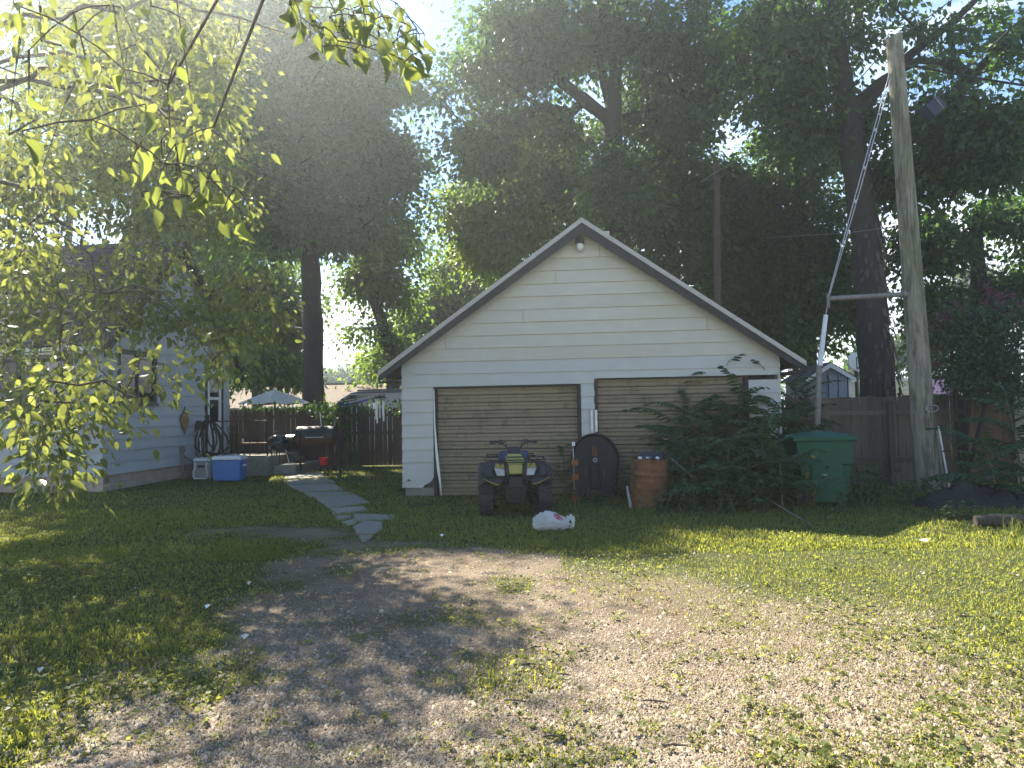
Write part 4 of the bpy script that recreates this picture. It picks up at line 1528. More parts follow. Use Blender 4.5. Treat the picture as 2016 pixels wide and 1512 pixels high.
# diamond sign on the gable wall
sg = thing('diamond_sign', 'small orange diamond-shaped plaque on the house wall above the cable box', 'sign', H0, R(-5))
MSD = MS
dmd = MB().prism([(3.26, 1.18 - .0), (3.50, 1.55), (3.26, 1.92), (3.02, 1.55)], -.052, -.042, MS)
dmd.build('border', M_DARKWOOD, sg)
MB().prism([(3.26, 1.22), (3.475, 1.55), (3.26, 1.88), (3.045, 1.55)], -.056, -.0525, MS).build('face', pmat('orange_sign', (.34, .19, .06), .6, .12, 10), sg)
lt = MB()
for z, ws in ((1.63, (.06, .05, .05)), (1.56, (.07, .09, .06)), (1.485, (.05, .06))):
    x = 3.26 - sum(ws) / 2 - .01 * (len(ws) - 1)
    for w in ws:
        lt.box(x, x + w, -.0585, -.0565, z - .018, z + .018, MS)
        x += w + .022
lt.build('lettering', pmat('red_brown_print', (.22, .07, .03), .7, .3, 30), sg)

# railing round the porch
rl = thing('porch_railing', 'black wrought-iron porch railing with scrolls and a sloping handrail', 'railing', H0, R(-5))
m_ = MB()
m_.tube([(.16, 4.0, 1.50), (2.0, 4.0, 1.50)], .018, 6)
m_.tube([(.16, 4.0, .62), (2.0, 4.0, .62)], .014, 6)
for x in (.16, .45, 1.15, 1.5, 2.0):
    m_.tube([(x, 4.0, .5), (x, 4.0, 1.5)], .014 if 0.2 < x < 1.9 else .02, 6)
m_.build('rail', M_BLACK, rl)
for z0, s in ((1.25, 1), (.85, -1), (1.05, 1)):
    P = []
    for a in np.linspace(0, 3.4 * PI, 34):
        r_ = .13 * (1 - a / (4.2 * PI))
        P.append((.95 + r_ * math.cos(a) * s, 4.0, z0 + r_ * math.sin(a)))
    MB().tube(P, .010, 5).build('scroll', M_BLACK, rl)
MB().tube([(.85, 4.0, .7), (1.08, 4.0, 1.4)], .010, 5).build('scroll', M_BLACK, rl)
m_ = MB()
m_.tube([(2.0, 4.0, .95), (2.95, 3.95, .34)], .016, 6)
m_.tube([(2.95, 3.95, -.05), (2.95, 3.95, 1.20)], .026, 8)
m_.tube([(3.95, 4.3, -.05), (3.95, 4.3, 1.28)], .026, 8)
m_.tube([(2.35, 3.98, .72), (2.35, 3.98, .30)], .012, 6)
m_.build('handrail', M_BLACK, rl)

# coiled hoses hung on the railing
hz = MB()
rr_ = random.Random(3)
for k in range(9):
    x0 = .40 + rr_.uniform(-.06, .06)
    wdt = .10 + .045 * k + rr_.uniform(-.03, .03)
    ln_ = .95 + rr_.uniform(-.2, .18)
    sh = rr_.uniform(-.18, .16)
    P = []
    for a in np.linspace(-PI / 2, 1.5 * PI, 30):
        xx = math.cos(a)
        zz = math.sin(a)
        wide = wdt * (1.35 - .65 * (zz + 1) / 2)
        P.append((x0 + xx * wide + sh * (1 - zz) / 2, 3.95 - .012 * k - .06, 1.48 - ln_ / 2 + zz * ln_ / 2 + .05))
    hz.tube(P, .019, 6, cap=False)
hz.tube([(.25, 3.8, .65), (.12, 3.7, .3), (.10, 3.6, .02), (.4, 3.4, .02)], .019, 6)
hos = tag(hz.build('hose', pmat('dark_hose', (.035, .03, .026), .5, .2)), 'dark coiled garden hoses looped over the porch railing', 'hose')
hos.matrix_world = HM
# brush leaning
bz = thing('broom', 'long-handled broom with a dark head leaning upside down on the house wall', 'broom', H0, R(-5))
MB().tube([(.30, 3.72, .02), (.12, 3.86, 1.30)], .013, 6).build('handle', M_WHITE, bz)
MB().hexa([(.03, 3.78, 1.28), (.20, 3.78, 1.28), (.20, 3.92, 1.28), (.03, 3.92, 1.28)], [(.06, 3.80, 1.52), (.15, 3.80, 1.54), (.15, 3.90, 1.54), (.06, 3.90, 1.52)]).build('head', M_DARKWOOD, bz)

# bench / table frame by the porch
pc = gnd(505, 915)
bn = thing('work_bench', 'low rusty bench with curled metal legs in front of the porch slab', 'bench', (at(505, 850, 20.0).x, 20.05, .50), R(-5))
MB().box(-.55, .60, -.2, .2, .32, .38).build('top', M_RUSTDARK, bn)
for x in (-.45, .5):
    for y in (-.16, .16):
        MB().tube([(x, y, .02), (x - .03, y, .16), (x + .02, y, .32)], .022, 6).build('leg', M_BLACK, bn)
MB().tube([(.0, .0, .38), (.0, 0, .55)], .02, 6).build('clamp', M_BLACK, bn)
sk = thing('scraper', 'slanting wooden handle with a white collar standing on the bench', 'tool', (at(478, 868, 20.05).x, 20.05, .90), 0)
MB().tube([(0, 0, .0), (0, 0, .10)], .03, 6).build('collar', M_WHITE, sk)
MB().tube([(0, 0, .10), (.05, .0, .24), (.12, 0, .40)], .018, 6).build('handle', M_RUST, sk)

# kettle grill
kx = at(548, 872, 20.1)
kg = thing('kettle_grill', 'black kettle grill with a round lid on the porch step', 'grill', (kx.x, 20.1, .24), 0)
zc = kx.z - .24
prof = [(.02, zc - .27), (.14, zc - .25), (.25, zc - .15), (.30, zc - .02), (.30, zc)]
MB().lathe(prof, 24).build('bowl', M_BLACK, kg, smooth='auto')
ldg = MB().lathe([(.31, zc + .005), (.31, zc + .03), (.26, zc + .15), (.15, zc + .22), (.02, zc + .25)], 24).build('lid', pmat('gloss_black', (.012, .012, .014), .12, .1, spec=.6), kg, smooth='auto')
MB().tube([(-.09, 0, zc + .23), (-.08, 0, zc + .31), (.08, 0, zc + .31), (.09, 0, zc + .23)], .014, 6).build('handle', M_DARKWOOD, ldg)
for a in (.4, 2.5, 4.6):
    MB().tube([(.2 * math.cos(a), .2 * math.sin(a), zc - .2), (.30 * math.cos(a), .30 * math.sin(a), 0)], .014, 6).build('leg', M_STEEL, kg)
# barrel smoker
sx0, sx1 = at(585, 870, 20.3), at(657, 870, 20.3)
sm = thing('barrel_smoker', 'rusty barrel smoker grill with a black lid and side firebox in front of the fence', 'grill', (sx0.x, 20.4, 0), 0)
L_ = sx1.x - sx0.x
RB = Matrix.Translation((0, 0, 1.06)) @ Matrix.Rotation(PI / 2, 4, 'Y')
half = MB()
for part, (a0, a1), mt in (('drum', (R(180), R(360)), pmat('rust_brown_grill', (.10, .055, .035), .8, .3, 6, stain=(.045, .03, .028), stain_scale=3)), ('lid', (R(-4), R(184)), M_BLACKP)):
    m_ = MB()
    na = 16
    vs, fs = [], []
    rr2 = .27 if part == 'drum' else .28
    for xx in (0, L_):
        for a in np.linspace(a0, a1, na):
            vs.append((xx, rr2 * math.cos(a), 1.02 + rr2 * math.sin(a) + (.012 if part == 'lid' else 0)))
    for k in range(na - 1):
        fs.append((k, k + 1, na + k + 1, na + k))
    fs.append(tuple(range(na)))
    fs.append(tuple(range(2 * na - 1, na - 1, -1)))
    m_.add(vs, fs)
    o_ = m_.build(part, mt, sm)
MB().tube([(.3, -.3, 1.02), (.3, -.34, 1.0), (.8, -.34, 1.0), (.8, -.3, 1.02)], .012, 6).build('handle', M_STEEL, o_)
MB().box(-.02, L_ + .02, -.40, -.28, .92, .945).build('shelf', M_RUSTDARK, sm)
MB().lathe([(.20, -.16), (.225, -.15), (.225, .15), (.20, .16)], 22, Matrix.Translation((-.14, -.12, .86)) @ Matrix.Rotation(PI / 2, 4, 'Y') @ Matrix.Rotation(R(20), 4, 'X')).build('firebox', M_BLACK, sm, smooth='auto')
for x in (.12, L_ - .1):
    for y in (-.2, .2):
        MB().tube([(x, y, .85), (x, y * 1.1, -.03)], .02, 6).build('leg', M_RUSTDARK, sm)
MB().tube([(L_ * .62, .1, 1.22), (L_ * .60, .12, 1.40), (L_ * .56, .14, 1.72)], .02, 8).build('chimney', M_STEEL, sm)
# propane tank
tx = gnd(574, 920)
tk = thing('gas_cylinder', 'white gas cylinder with a black hose under the smoker firebox', 'gas cylinder', (tx.x, 19.6, 0), 0)
MB().lathe([(.10, .0), (.10, .03), (.15, .05), (.155, .1), (.155, .30), (.14, .37), (.07, .41)], 22).build('body', M_WHITE, tk, smooth='auto')
cl = MB().lathe([(.085, .40), (.10, .42), (.10, .50), (.095, .50), (.095, .43), (.08, .405)], 18)
cl.build('collar', M_WHITE, tk, smooth='auto')
MB().tube([(.0, 0, .41), (.0, 0, .47), (.02, -.03, .48)], .02, 6).build('valve', M_BLACK, tk)
MB().tube([(.02, -.03, .48), (-.1, -.16, .38), (-.16, -.16, .2), (-.05, -.18, .12), (.08, -.16, .2)], .012, 6).build('hose', M_BLACK, tk)
# stump and red bucket
sc_ = gnd(617, 921)
stp = MB()
stp.lathe([(.22, -.05), (.19, .08), (.155, .25), (.15, .42), (.02, .44)], 14)
stp.v = [(x * (1 + .1 * math.sin(5 * math.atan2(y, x))), y * (1 + .1 * math.sin(4 * math.atan2(y, x))), z) for x, y, z in stp.v]
so = tag(stp.build('tree_stump', M_BARK, smooth='auto'), 'short tree stump under the barrel smoker', 'stump')
so.location = (sc_.x, 20.6, 0)
rbx = at(637, 908, 20.4)
rk_ = thing('red_bucket', 'small bright red bucket on a dark stand by the fence', 'bucket', (rbx.x, 20.4, 0), 0)
zb = rbx.z - .11
MB().lathe([(.09, zb), (.10, zb + .02), (.118, zb + .20), (.122, zb + .215), (.112, zb + .215), (.10, zb + .12)], 20).build('bucket', pmat('red_plastic', (.65, .03, .035), .4, .08), rk_, smooth='auto')
for a in (.6, 2.7, 4.8):
    MB().tube([(.08 * math.cos(a), .08 * math.sin(a), zb), (.14 * math.cos(a), .14 * math.sin(a), -.02)], .014, 6).build('leg', M_BLACK, rk_)
rrr = random.Random(5)
for k in range(5):
    p = gnd((634, 612, 625, 668, 590)[k], rrr.uniform(920, 929))
    m_ = MB().ball((0, 0, .02), (rrr.uniform(.03, .07), rrr.uniform(.03, .05), .025), 7, 5)
    o = tag(m_.build('stone', pmat('pale_stone', (.45, .43, .38), .9) if k == 0 else bpy.data.materials['pale_stone']), ('flattest pale stone by the red bucket', 'small pale stone in front of the tree stump', 'rounded pale stone under the smoker shelf', 'pale stone at the right end of the dirt strip', 'pale stone beside the gas cylinder')[k], 'stone', 'stones below the smoker')
    o.location = (p.x, p.y + .1, 0)

# wind chime under the eave
wx = at(748, 782, 13.75)
wc = thing('wind_chime', 'wind chime of steel tubes hanging from the left garage eave', 'wind chime', wx, 0)
MB().lathe([(.02, .03), (.10, .02), (.11, 0), (.105, -.02), (.02, -.025)], 18).build('disc', M_DARKWOOD, wc, smooth='auto')
MB().tube([(0, 0, .03), (.0, .0, .31)], .004, 4).build('cord', M_BLACK, wc)
for x, y, l_ in ((-.085, .02, .36), (-.045, -.06, .43), (.075, -.03, .40), (.04, .07, .3), (-.02, .09, .33)):
    t_ = MB().tube([(x, y, -.07), (x, y, -.07 - l_)], .014, 8)
    t_.tube([(x, y, 0), (x, y, -.07)], .002, 4)
    t_.build('tube', pmat('chime_tube', (.55, .55, .54), .4, .1, metal=.3) if 'chime_tube' not in bpy.data.materials else bpy.data.materials['chime_tube'], wc)
MB().box(-.14, -.09, .0, .004, -.22, -.11).build('wind_sail', M_WHITE, wc)

# ------------------------------------------------------------------ beyond the left fence
M_CANVAS = pmat('beige_canvas', (.55, .51, .44), .85, .06, 4)
ua = at(540, 767, 24.2)
um = thing('patio_umbrella', 'open beige patio umbrella rising above the picket fence', 'umbrella', (ua.x, 24.2, 0), 0)
for k in range(8):
    a0, a1 = 2 * PI * k / 8 + .2, 2 * PI * (k + 1) / 8 + .2
    rO, zt, ze = 1.18, ua.z, ua.z - .46
    vs = [(0, 0, zt)]
    ns = 5
    for s in range(1, ns + 1):
        t = s / ns
        for q in range(5):
            w = q / 4
            p0 = Vector((rO * t * math.cos(a0), rO * t * math.sin(a0), 0))
            p1 = Vector((rO * t * math.cos(a1), rO * t * math.sin(a1), 0))
            p = p0.lerp(p1, w)
            z = zt + (ze - zt) * t ** 1.12 - .05 * t * math.sin(PI * w)
            vs.append((p.x, p.y, z))
    fs = [(0, 1 + q, 2 + q) for q in range(4)]
    for s in range(ns - 1):
        for q in range(4):
            b0_ = 1 + s * 5 + q
            fs.append((b0_, b0_ + 5, b0_ + 6, b0_ + 1))
    MB().add(vs, fs).build('canopy_panel', M_CANVAS, um, smooth=True)
MB().tube([(0, 0, 0), (0, 0, ua.z + .06)], .024, 8).build('pole', M_WHITE, um)

nb = thing('neighbour_house', 'low brown-roofed neighbouring house beyond the picket fence', 'house', (at(655, 790, 34).x - 1.5, 34, 0), R(-3))
rz_ = at(660, 757, 38).z
MB().hexa([(-7, -1.0, 2.05), (6, -1.0, 2.05), (6, 5, 2.3), (-7, 5, 2.3)], [(-7, 4, rz_), (6, 4, rz_), (6, 5, rz_), (-7, 5, rz_)]).build('roof', pmat('brown_shingle', (.12, .082, .056), .9, .3, 25, bump=.4, bscale=40), nb)
MB().box(-7, 6, -.5, 4.9, 0, 2.02).build('wall', pmat('tan_wall', (.4, .35, .28), .8, .1), nb)
MB().box(-6.9, 5.9, 3.95, 4.3, rz_ + .01, rz_ + .07).build('ridge_cap', M_CONC, nb)
# travel trailer
rv = thing('travel_trailer', 'white travel trailer with a sloping dark blue front cap beyond the picket fence', 'trailer', (at(660, 800, 27).x, 27, 0), R(-2))
px = 27 / 1400
def rvp(u, v):
    p = at(u, v, 27)
    return (p.x - at(660, 800, 27).x, p.z)
M_NAVY = pmat('navy_gelcoat', (.018, .028, .07), .3, .1)
M_RVW = pmat('trailer_white', (.58, .58, .57), .45, .06)
M_RVB = pmat('trailer_blue', (.03, .08, .32), .35, .1)
xe = 5.6
z_t0, z_t1 = rvp(695, 772)[1], rvp(790, 768)[1]
body = [(-.15, .6), (xe, .6), (xe, z_t1 + .04), (rvp(705, 771)[0], rvp(705, 771)[1]), (rvp(692, 773)[0], rvp(692, 773)[1]), (rvp(672, 785)[0], rvp(672, 785)[1]), (rvp(657, 799)[0], rvp(657, 799)[1]), (-.15, 1.2)]
MB().prism(body, 0, 2.3).build('body', M_RVW, rv, bevel=.03)
cap = [rvp(657, 800), rvp(672, 800), rvp(690, 778), rvp(722, 776), (xe, z_t1 - .12), (xe, z_t1 + .01), rvp(705, 772), rvp(692, 774), rvp(672, 786)]
MB().prism(cap, -.012, -.002).build('front_cap', M_NAVY, rv)
MB().prism([rvp(671, 794), rvp(690, 778.5), rvp(745, 777), rvp(770, 775), rvp(722, 784)], -.020, -.0125).build('window', M_GLASS, rv)
MB().prism([rvp(672, 797), rvp(722, 786), rvp(750, 780), rvp(705, 796.5), rvp(690, 798.5), rvp(672, 800)], -.022, -.0135).build('stripe', M_RVB, rv)
MB().tube([(x, -.024, z) for x, z in (rvp(664, 790), rvp(671, 790), rvp(720, 783.5), rvp(745, 779.5))], .02, 5).build('stripe', M_RVW, rv)
MB().tube([(x, -.024, z) for x, z in (rvp(671, 791), rvp(690, 777), rvp(730, 776), rvp(792, 774))], .02, 5).build('stripe', M_RVW, rv)
MB().prism([(rvp(704, 771)[0], rvp(704, 771)[1] + .02), (xe, z_t1 + .05), (xe, z_t1 + .10), (rvp(704, 771)[0], rvp(704, 771)[1] + .07)], -.03, 2.33).build('roof_edge', M_DULLSTEEL, rv)
for k in range(5):
    z = rvp(780, 782)[1] - .07 * k
    MB().box(rvp(755 - 6 * k, 0)[0], xe, -.006, .0, z, z + .008).build('seam', M_DULLSTEEL, rv)
MB().box(rvp(786, 0)[0], rvp(794, 0)[0], -.03, -.002, rvp(790, 794)[1], rvp(790, 788)[1]).build('vent', M_BLACKP, rv)

# ------------------------------------------------------------------ beyond the right fence
sd_c = at(1632, 715, 18.5)
shed = thing('garden_shed', 'small blue-grey gabled shed with white trim behind the weeds', 'shed', (sd_c.x, 18.5, 0), R(-6))
zr = sd_c.z
zl = at(1680, 745, 18.5).z
xr = at(1680, 745, 18.5).x - sd_c.x
M_SHED = pmat('shed_paint', (.22, .26, .29), .8, .1, 5, stretch=(6, 6, .5))
xrr = xr - .1
MB().prism([(-xrr, 0), (xrr, 0), (xrr, zl + .02), (0, zr - .03), (-xrr, zl + .02)], 0, 2.2).build('wall', M_SHED, shed)
for s in (-1, 1):
    pts = [(0.002 * s, zr - .12), (s * xr, zl - .1), (s * xr, zl), (0.002 * s, zr)]
    if s < 0:
        pts = pts[::-1]
    MB().prism(pts, -.13, -.10).build('rake_trim', M_WHITE, shed)
    pts = [(0.002 * s, zr - .02), (s * (xr + .02), zl - .02), (s * (xr + .02), zl + .03), (0.002 * s, zr + .03)]
    if s < 0:
        pts = pts[::-1]
    MB().prism(pts, -.10, 2.3).build('roof', M_SHINGLE, shed)
dsh = MB().box(-.05, .45, -.03, -.002, .1, zl + .1).build('door', pmat('shed_door', (.26, .30, .34), .7, .1), shed)
for x in (-.05, .19, .43):
    MB().box(x, x + .02, -.042, -.031, .1, zl + .1).build('batten', M_DARKWOOD, dsh)
MB().box(xrr - .10, xrr + .01, -.03, -.002, .05, zl - .02).build('corner_trim', M_WHITE, shed)

bc = at(1700, 712, 19.6)
hoop = thing('basketball_hoop', 'white basketball backboard with a black square on a pole behind the fence', 'basketball hoop', (bc.x, 19.6, 0), R(3))
z0, z1 = at(1700, 733, 19.6).z, at(1700, 694, 19.6).z
x0, x1 = at(1669, 700, 19.6).x - bc.x, at(1731, 700, 19.6).x - bc.x
MB().prism([(x0 + .08, z0 + .1), (x0 + .25, z0 + .02), (x1 - .25, z0 + .02), (x1 - .08, z0 + .1), (x1, z0 + .2), (x1, z1 - .1), (x1 - .12, z1), (x0 + .12, z1), (x0, z1 - .1), (x0, z0 + .2)], -.02, .02).build('backboard', M_WHITE, hoop)
sq = MB()
for q in ((-.22, -.19, z0 + .1, z1 - .12), (.15, .18, z0 + .1, z1 - .12), (-.188, .148, z0 + .1, z0 + .13), (-.188, .148, z1 - .15, z1 - .12)):
    sq.box(q[0], q[1], -.026, -.0205, q[2], q[3])
sq.build('target_square', M_BLACK, hoop)
MB().tube([(-.16, .1, 0), (-.16, .1, z0 + .3)], .05, 8).build('pole', M_BLACK, hoop)
MB().tube([(.0 + .22 * math.cos(a), -.24 + .22 * math.sin(a), z0 + .12) for a in np.linspace(0, 2 * PI, 20)], .012, 5, cap=False).build('rim', M_RUST, hoop)
cc = at(1712, 765, 31)
cream = thing('cream_trailer', 'cream-coloured long low building seen under the backboard', 'building', (cc.x - 2.5, 31, 0), R(-3))
zt_, zb_ = at(1700, 752, 31).z, at(1700, 785, 31).z
for k in range(4):
    za = zb_ + (zt_ - zb_) * k / 4
    zb2 = zb_ + (zt_ - zb_) * (k + 1) / 4
    MB().hexa([(0, -.04, za), (4.4, -.04, za), (4.4, .1, za), (0, .1, za)], [(0, 0, zb2 - .01), (4.4, 0, zb2 - .01), (4.4, .1, zb2 - .01), (0, .1, zb2 - .01)]).build('siding_board', pmat('cream_board', (.62, .57, .40), .6, .06, rand=.08) if k == 0 else bpy.data.materials['cream_board'], cream)
MB().box(0, 4.4, .11, 2, 0, zt_).build('wall', M_CONC, cream)
MB().box(-.1, 4.5, -.1, 2.1, zt_ + .001, zt_ + .08).build('roof', M_WHITE, cream)
pr_ = at(1800, 762, 33)
pink = thing('pink_roof_house', 'distant building with a pink ribbed metal roof right of the big trunk', 'building', (pr_.x, 33, 0), R(-4))
z0, z1 = at(1800, 776, 33).z, at(1800, 746, 33).z
M_PINK = pmat('pink_metal', (.66, .33, .42), .45, .06, 3, spec=.5)
x = -2.2
while x < 2.4:
    MB().hexa([(x, 0, z0), (x + .275, 0, z0), (x + .275, .03, z0), (x, .03, z0)], [(x, .5, z1), (x + .275, .5, z1), (x + .275, .53, z1), (x, .53, z1)]).build('roof_panel', M_PINK, pink)
    x += .285
MB().box(-2.1, 2.3, .56, 3, 0, z1 - .03).build('wall', M_SHED, pink)
MB().box(-2.25, 2.45, .5, .62, z1 + .001, z1 + .05).build('ridge_cap', M_RUSTDARK, pink)

# ------------------------------------------------------------------ tarp heap and log at the right edge
tc_ = gnd(1945, 1004)
nu, nv = 60, 28
vs = []
for j in range(nv + 1):
    for i in range(nu + 1):
        u_, v_ = i / nu, j / nv
        x, y = -.85 + 1.9 * u_, -.35 + .8 * v_
        env = math.sin(PI * u_) ** .6 * math.sin(PI * v_) ** .7
        z = env * (.06 + .46 * float(fbm(np.array(x * 2.3), np.array(y * 2.5), 12)) + .7 * abs(float(fbm(np.array(x * 4 + y * 2), np.array(y * 5 - x), 15, 3)) - .5))
        vs.append((x, y, z - .01))
fs = [(j * (nu + 1) + i, j * (nu + 1) + i + 1, (j + 1) * (nu + 1) + i + 1, (j + 1) * (nu + 1) + i) for j in range(nv) for i in range(nu)]
tp = tag(MB().add(vs, fs).build('tarpaulin', pmat('dark_tarp', (.014, .0145, .015), .8, .3, 5, stain=(.045, .04, .033), stain_scale=4), smooth='auto'), 'crumpled dark tarpaulin heaped below the cedar gate', 'tarpaulin')
tp.location = (tc_.x, tc_.y + .3, 0)
lc = gnd(1985, 1040)
lg = thing('log', 'short weathered log lying in the grass at the right edge', 'log', (lc.x, lc.y + .1, 0), R(-12))
m_ = MB()
m_.tube([(-.32, 0, .07), (-.1, .01, .085), (.2, 0, .08), (.5, -.01, .08)], [.07, .085, .085, .075], 12)
m_.build('trunk', M_BARK, lg, smooth='auto')
m_ = MB()
m_.tube([gnd(1470, 985) + Vector((0, 0, .05)), gnd(1500, 1000) + Vector((0, 0, .2)), gnd(1560, 1020) + Vector((0, 0, .06)), gnd(1600, 1034)], [.006, .010, .010, .006], 5)
tag(m_.build('dead_branch', M_DULLSTEEL), 'thin pale dead branch lying in front of the weeds', 'branch')
for k, (u, v, lab, dx, dz) in enumerate(((1318, 900, 'pale leaning stick right of the rusty drum', .75, -.75), (1372, 860, 'thin upright straw-coloured stem in front of the right garage door', .06, -.9), (1430, 870, 'broken brown plank end poking out of the weeds', -.35, -.55))):
    p = at(u, v, 11.5 if k == 0 else 12.2)
    m_ = MB()
    m_.tube([p, p + Vector((dx * .5, -.05, dz * .45)), p + Vector((dx, -.08, dz))], [.006, .009, .009] if k < 2 else [.025, .04, .03], 5, squash=1 if k < 2 else .4)
    tag(m_.build('stick', M_DULLSTEEL if k < 2 else M_FENCE_R), lab, 'stick')

# litter and twigs on the ground
for u, v, lab, s in ((408, 1197, 'white scrap of paper on the shaded lawn', .026), (490, 1151, 'small pale scrap on the lawn near the drive edge', .02), (80, 1323, 'dry pale leaf in the near left grass', .022), (482, 1257, 'brown dry leaf at the edge of the gravel', .03),
                     (870, 1056, 'white scrap lying at the top of the drive', .03), (1820, 1066, 'pale flat stone at the shadow edge on the right', .07)):
    p = gnd(u, v, .03)
    m_ = MB().add([(-s, 0, .02), (0, -s * .5, .0), (s, .1 * s, .025), (.1 * s, s * .6, .03), (0, 0, .012)], [(0, 1, 4), (1, 2, 4), (2, 3, 4), (3, 0, 4)])
    o = tag(m_.build('paper_scrap', M_WHITE if 'white' in lab else M_CANVAS), lab, 'litter')
    o.location = p
rr_ = random.Random(8)
tw_px = [(1050, 1310, 'short dark twig near the middle of the drive'), (1015, 1382, 'longer dark twig in front of the small grass tuft'), (1110, 1330, 'curled dark twig right of the middle of the drive'), (1055, 1276, 'thin twig at the upper middle of the drive'),
         (1090, 1452, 'stout broken twig at the bottom middle of the drive'), (1330, 1470, 'pale-barked twig in the shadow at the bottom of the drive'), (1290, 1383, 'thin twig beside the branch shadow'), (1900, 1215, 'long twig in the grass at the right'), (560, 1130, 'twig where the lawn meets the gravel')]
for k, (u, v, lab) in enumerate(tw_px):
    p = gnd(u, v, .02)
    a = rr_.uniform(-.4, .4)
    L = rr_.uniform(.035, .075)
    m_ = MB()
    m_.tube([(-L * math.cos(a), -L * math.sin(a), .006), (-.2 * L, .004, .010), (.3 * L, -.004, .009), (L * math.cos(a), L * math.sin(a), .007)], [.0035, .0055, .005, .003], 5)
    o = tag(m_.build('twig', M_DARKWOOD), lab, 'twig', 'twigs scattered on the drive')
    o.location = p
# ------------------------------------------------------------------ trees
LEAF2 = (np.array([(0, 0, 0), (-.30, .45, .06), (0, 1, -.05), (.30, .45, .06)], float), np.array([(0, 2, 1), (0, 3, 2)]))
_lv = []
for y, w in ((0, .0), (.12, .17), (.35, .27), (.62, .22), (.85, .09), (1.0, .0)):
    curl = -.22 * y * y
    if w == 0:
        _lv.append((0, y, curl))
    else:
        _lv += [(-w, y, curl + .10 * w), (0, y, curl - .05), (w, y, curl + .10 * w)]
_lf = [(0, 2, 1), (0, 3, 2)]
for k in range(3):
    a = 1 + 3 * k
    _lf += [(a, a + 1, a + 4), (a, a + 4, a + 3), (a + 1, a + 2, a + 5), (a + 1, a + 5, a + 4)]
_lf += [(10, 11, 13), (11, 12, 13)]
LEAF10 = (np.array(_lv, float), np.array(_lf))
SAMARA = (np.array([(0, 0, 0), (-.12, .3, .03), (-.20, .8, 0), (0, 1, 0), (.1, .7, -.02), (.08, .3, 0)], float), np.array([(0, 5, 1), (1, 5, 4), (1, 4, 2), (2, 4, 3)]))


def frames(d, rng, up_bias=.6):
    """unit direction d (N,3) -> rotation matrices whose columns are side, d, normal"""
    n = len(d)
    d = d / (np.linalg.norm(d, axis=1, keepdims=True) + 1e-9)
    r = rng.normal(size=(n, 3))
    r[:, 2] += up_bias * 2
    s = np.cross(d, r)
    s /= (np.linalg.norm(s, axis=1, keepdims=True) + 1e-9)
    nn = np.cross(s, d)
    return np.stack([s, d, nn], axis=2)


def leaves(template, pos, d, size, rng, up_bias=.6, width=1.0):
    tv, tf = template
    tv = tv * np.array([width, 1, 1])
    M = frames(d, rng, up_bias)
    v = np.einsum('nij,kj->nki', M, tv) * size[:, None, None] + pos[:, None, :]
    k = len(tv)
    f = tf[None] + (np.arange(len(pos)) * k)[:, None, None]
    return v.reshape(-1, 3), f.reshape(-1, 3)


def tubes_np(segs, n=4):
    """segs: list of (p0, p1, r0, r1) -> verts, quads"""
    P0 = np.array([s[0] for s in segs])
    P1 = np.array([s[1] for s in segs])
    r0 = np.array([s[2] for s in segs])
    r1 = np.array([s[3] for s in segs])
    d = P1 - P0
    d /= np.linalg.norm(d, axis=1, keepdims=True) + 1e-9
    up = np.where(np.abs(d[:, 2:3]) > .9, np.array([[1., 0, 0]]), np.array([[0, 0, 1.]]))
    a = np.cross(d, up)
    a /= np.linalg.norm(a, axis=1, keepdims=True) + 1e-9
    b = np.cross(a, d)
    th = np.arange(n) * 2 * np.pi / n
    ring = a[:, None, :] * np.cos(th)[None, :, None] + b[:, None, :] * np.sin(th)[None, :, None]
    v = np.concatenate([P0[:, None] + ring * r0[:, None, None], P1[:, None] + ring * r1[:, None, None]], axis=1).reshape(-1, 3)
    base = (np.arange(len(segs)) * 2 * n)[:, None]
    k = np.arange(n)
    k2 = (k + 1) % n
    f = np.stack([base + k, base + k2, base + n + k2, base + n + k], axis=2).reshape(-1, 4)
    return v, f


def trunk_mesh(mb, pts, radii, rng, n=24, rough=.075):
    """bark-ridged trunk"""
    P = [np.array(p) for p in pts]
    m = []
    for i in range(len(P) - 1):
        for t in np.linspace(0, 1, 13)[:-1]:
            m.append((P[i] * (1 - t) + P[i + 1] * t, radii[i] * (1 - t) + radii[i + 1] * t))
    m.append((P[-1], radii[-1]))
    ph = rng.random(n) * 6
    vs, fs = [], []
    for i, (p, r) in enumerate(m):
        d = m[min(i + 1, len(m) - 1)][0] - m[max(i - 1, 0)][0]
        d = Vector(d).normalized()
        a = d.cross(Vector((0.1, 1, 0.05))).normalized()
        b = a.cross(d)
        for k in range(n):
            t = 2 * PI * k / n
            g = 1 + rough * ((k % 2) * 1.2 - .6) + rough * .8 * math.sin(ph[k] + i * .9) + rng.normal() * rough * .35
            q = Vector(p) + (a * math.cos(t) + b * math.sin(t)) * r * g
            vs.append(q)
    for i in range(len(m) - 1):
        for k in range(n):
            fs.append((i * n + k, i * n + (k + 1) % n, (i + 1) * n + (k + 1) % n, (i + 1) * n + k))
    mb.add(vs, fs)
    return m


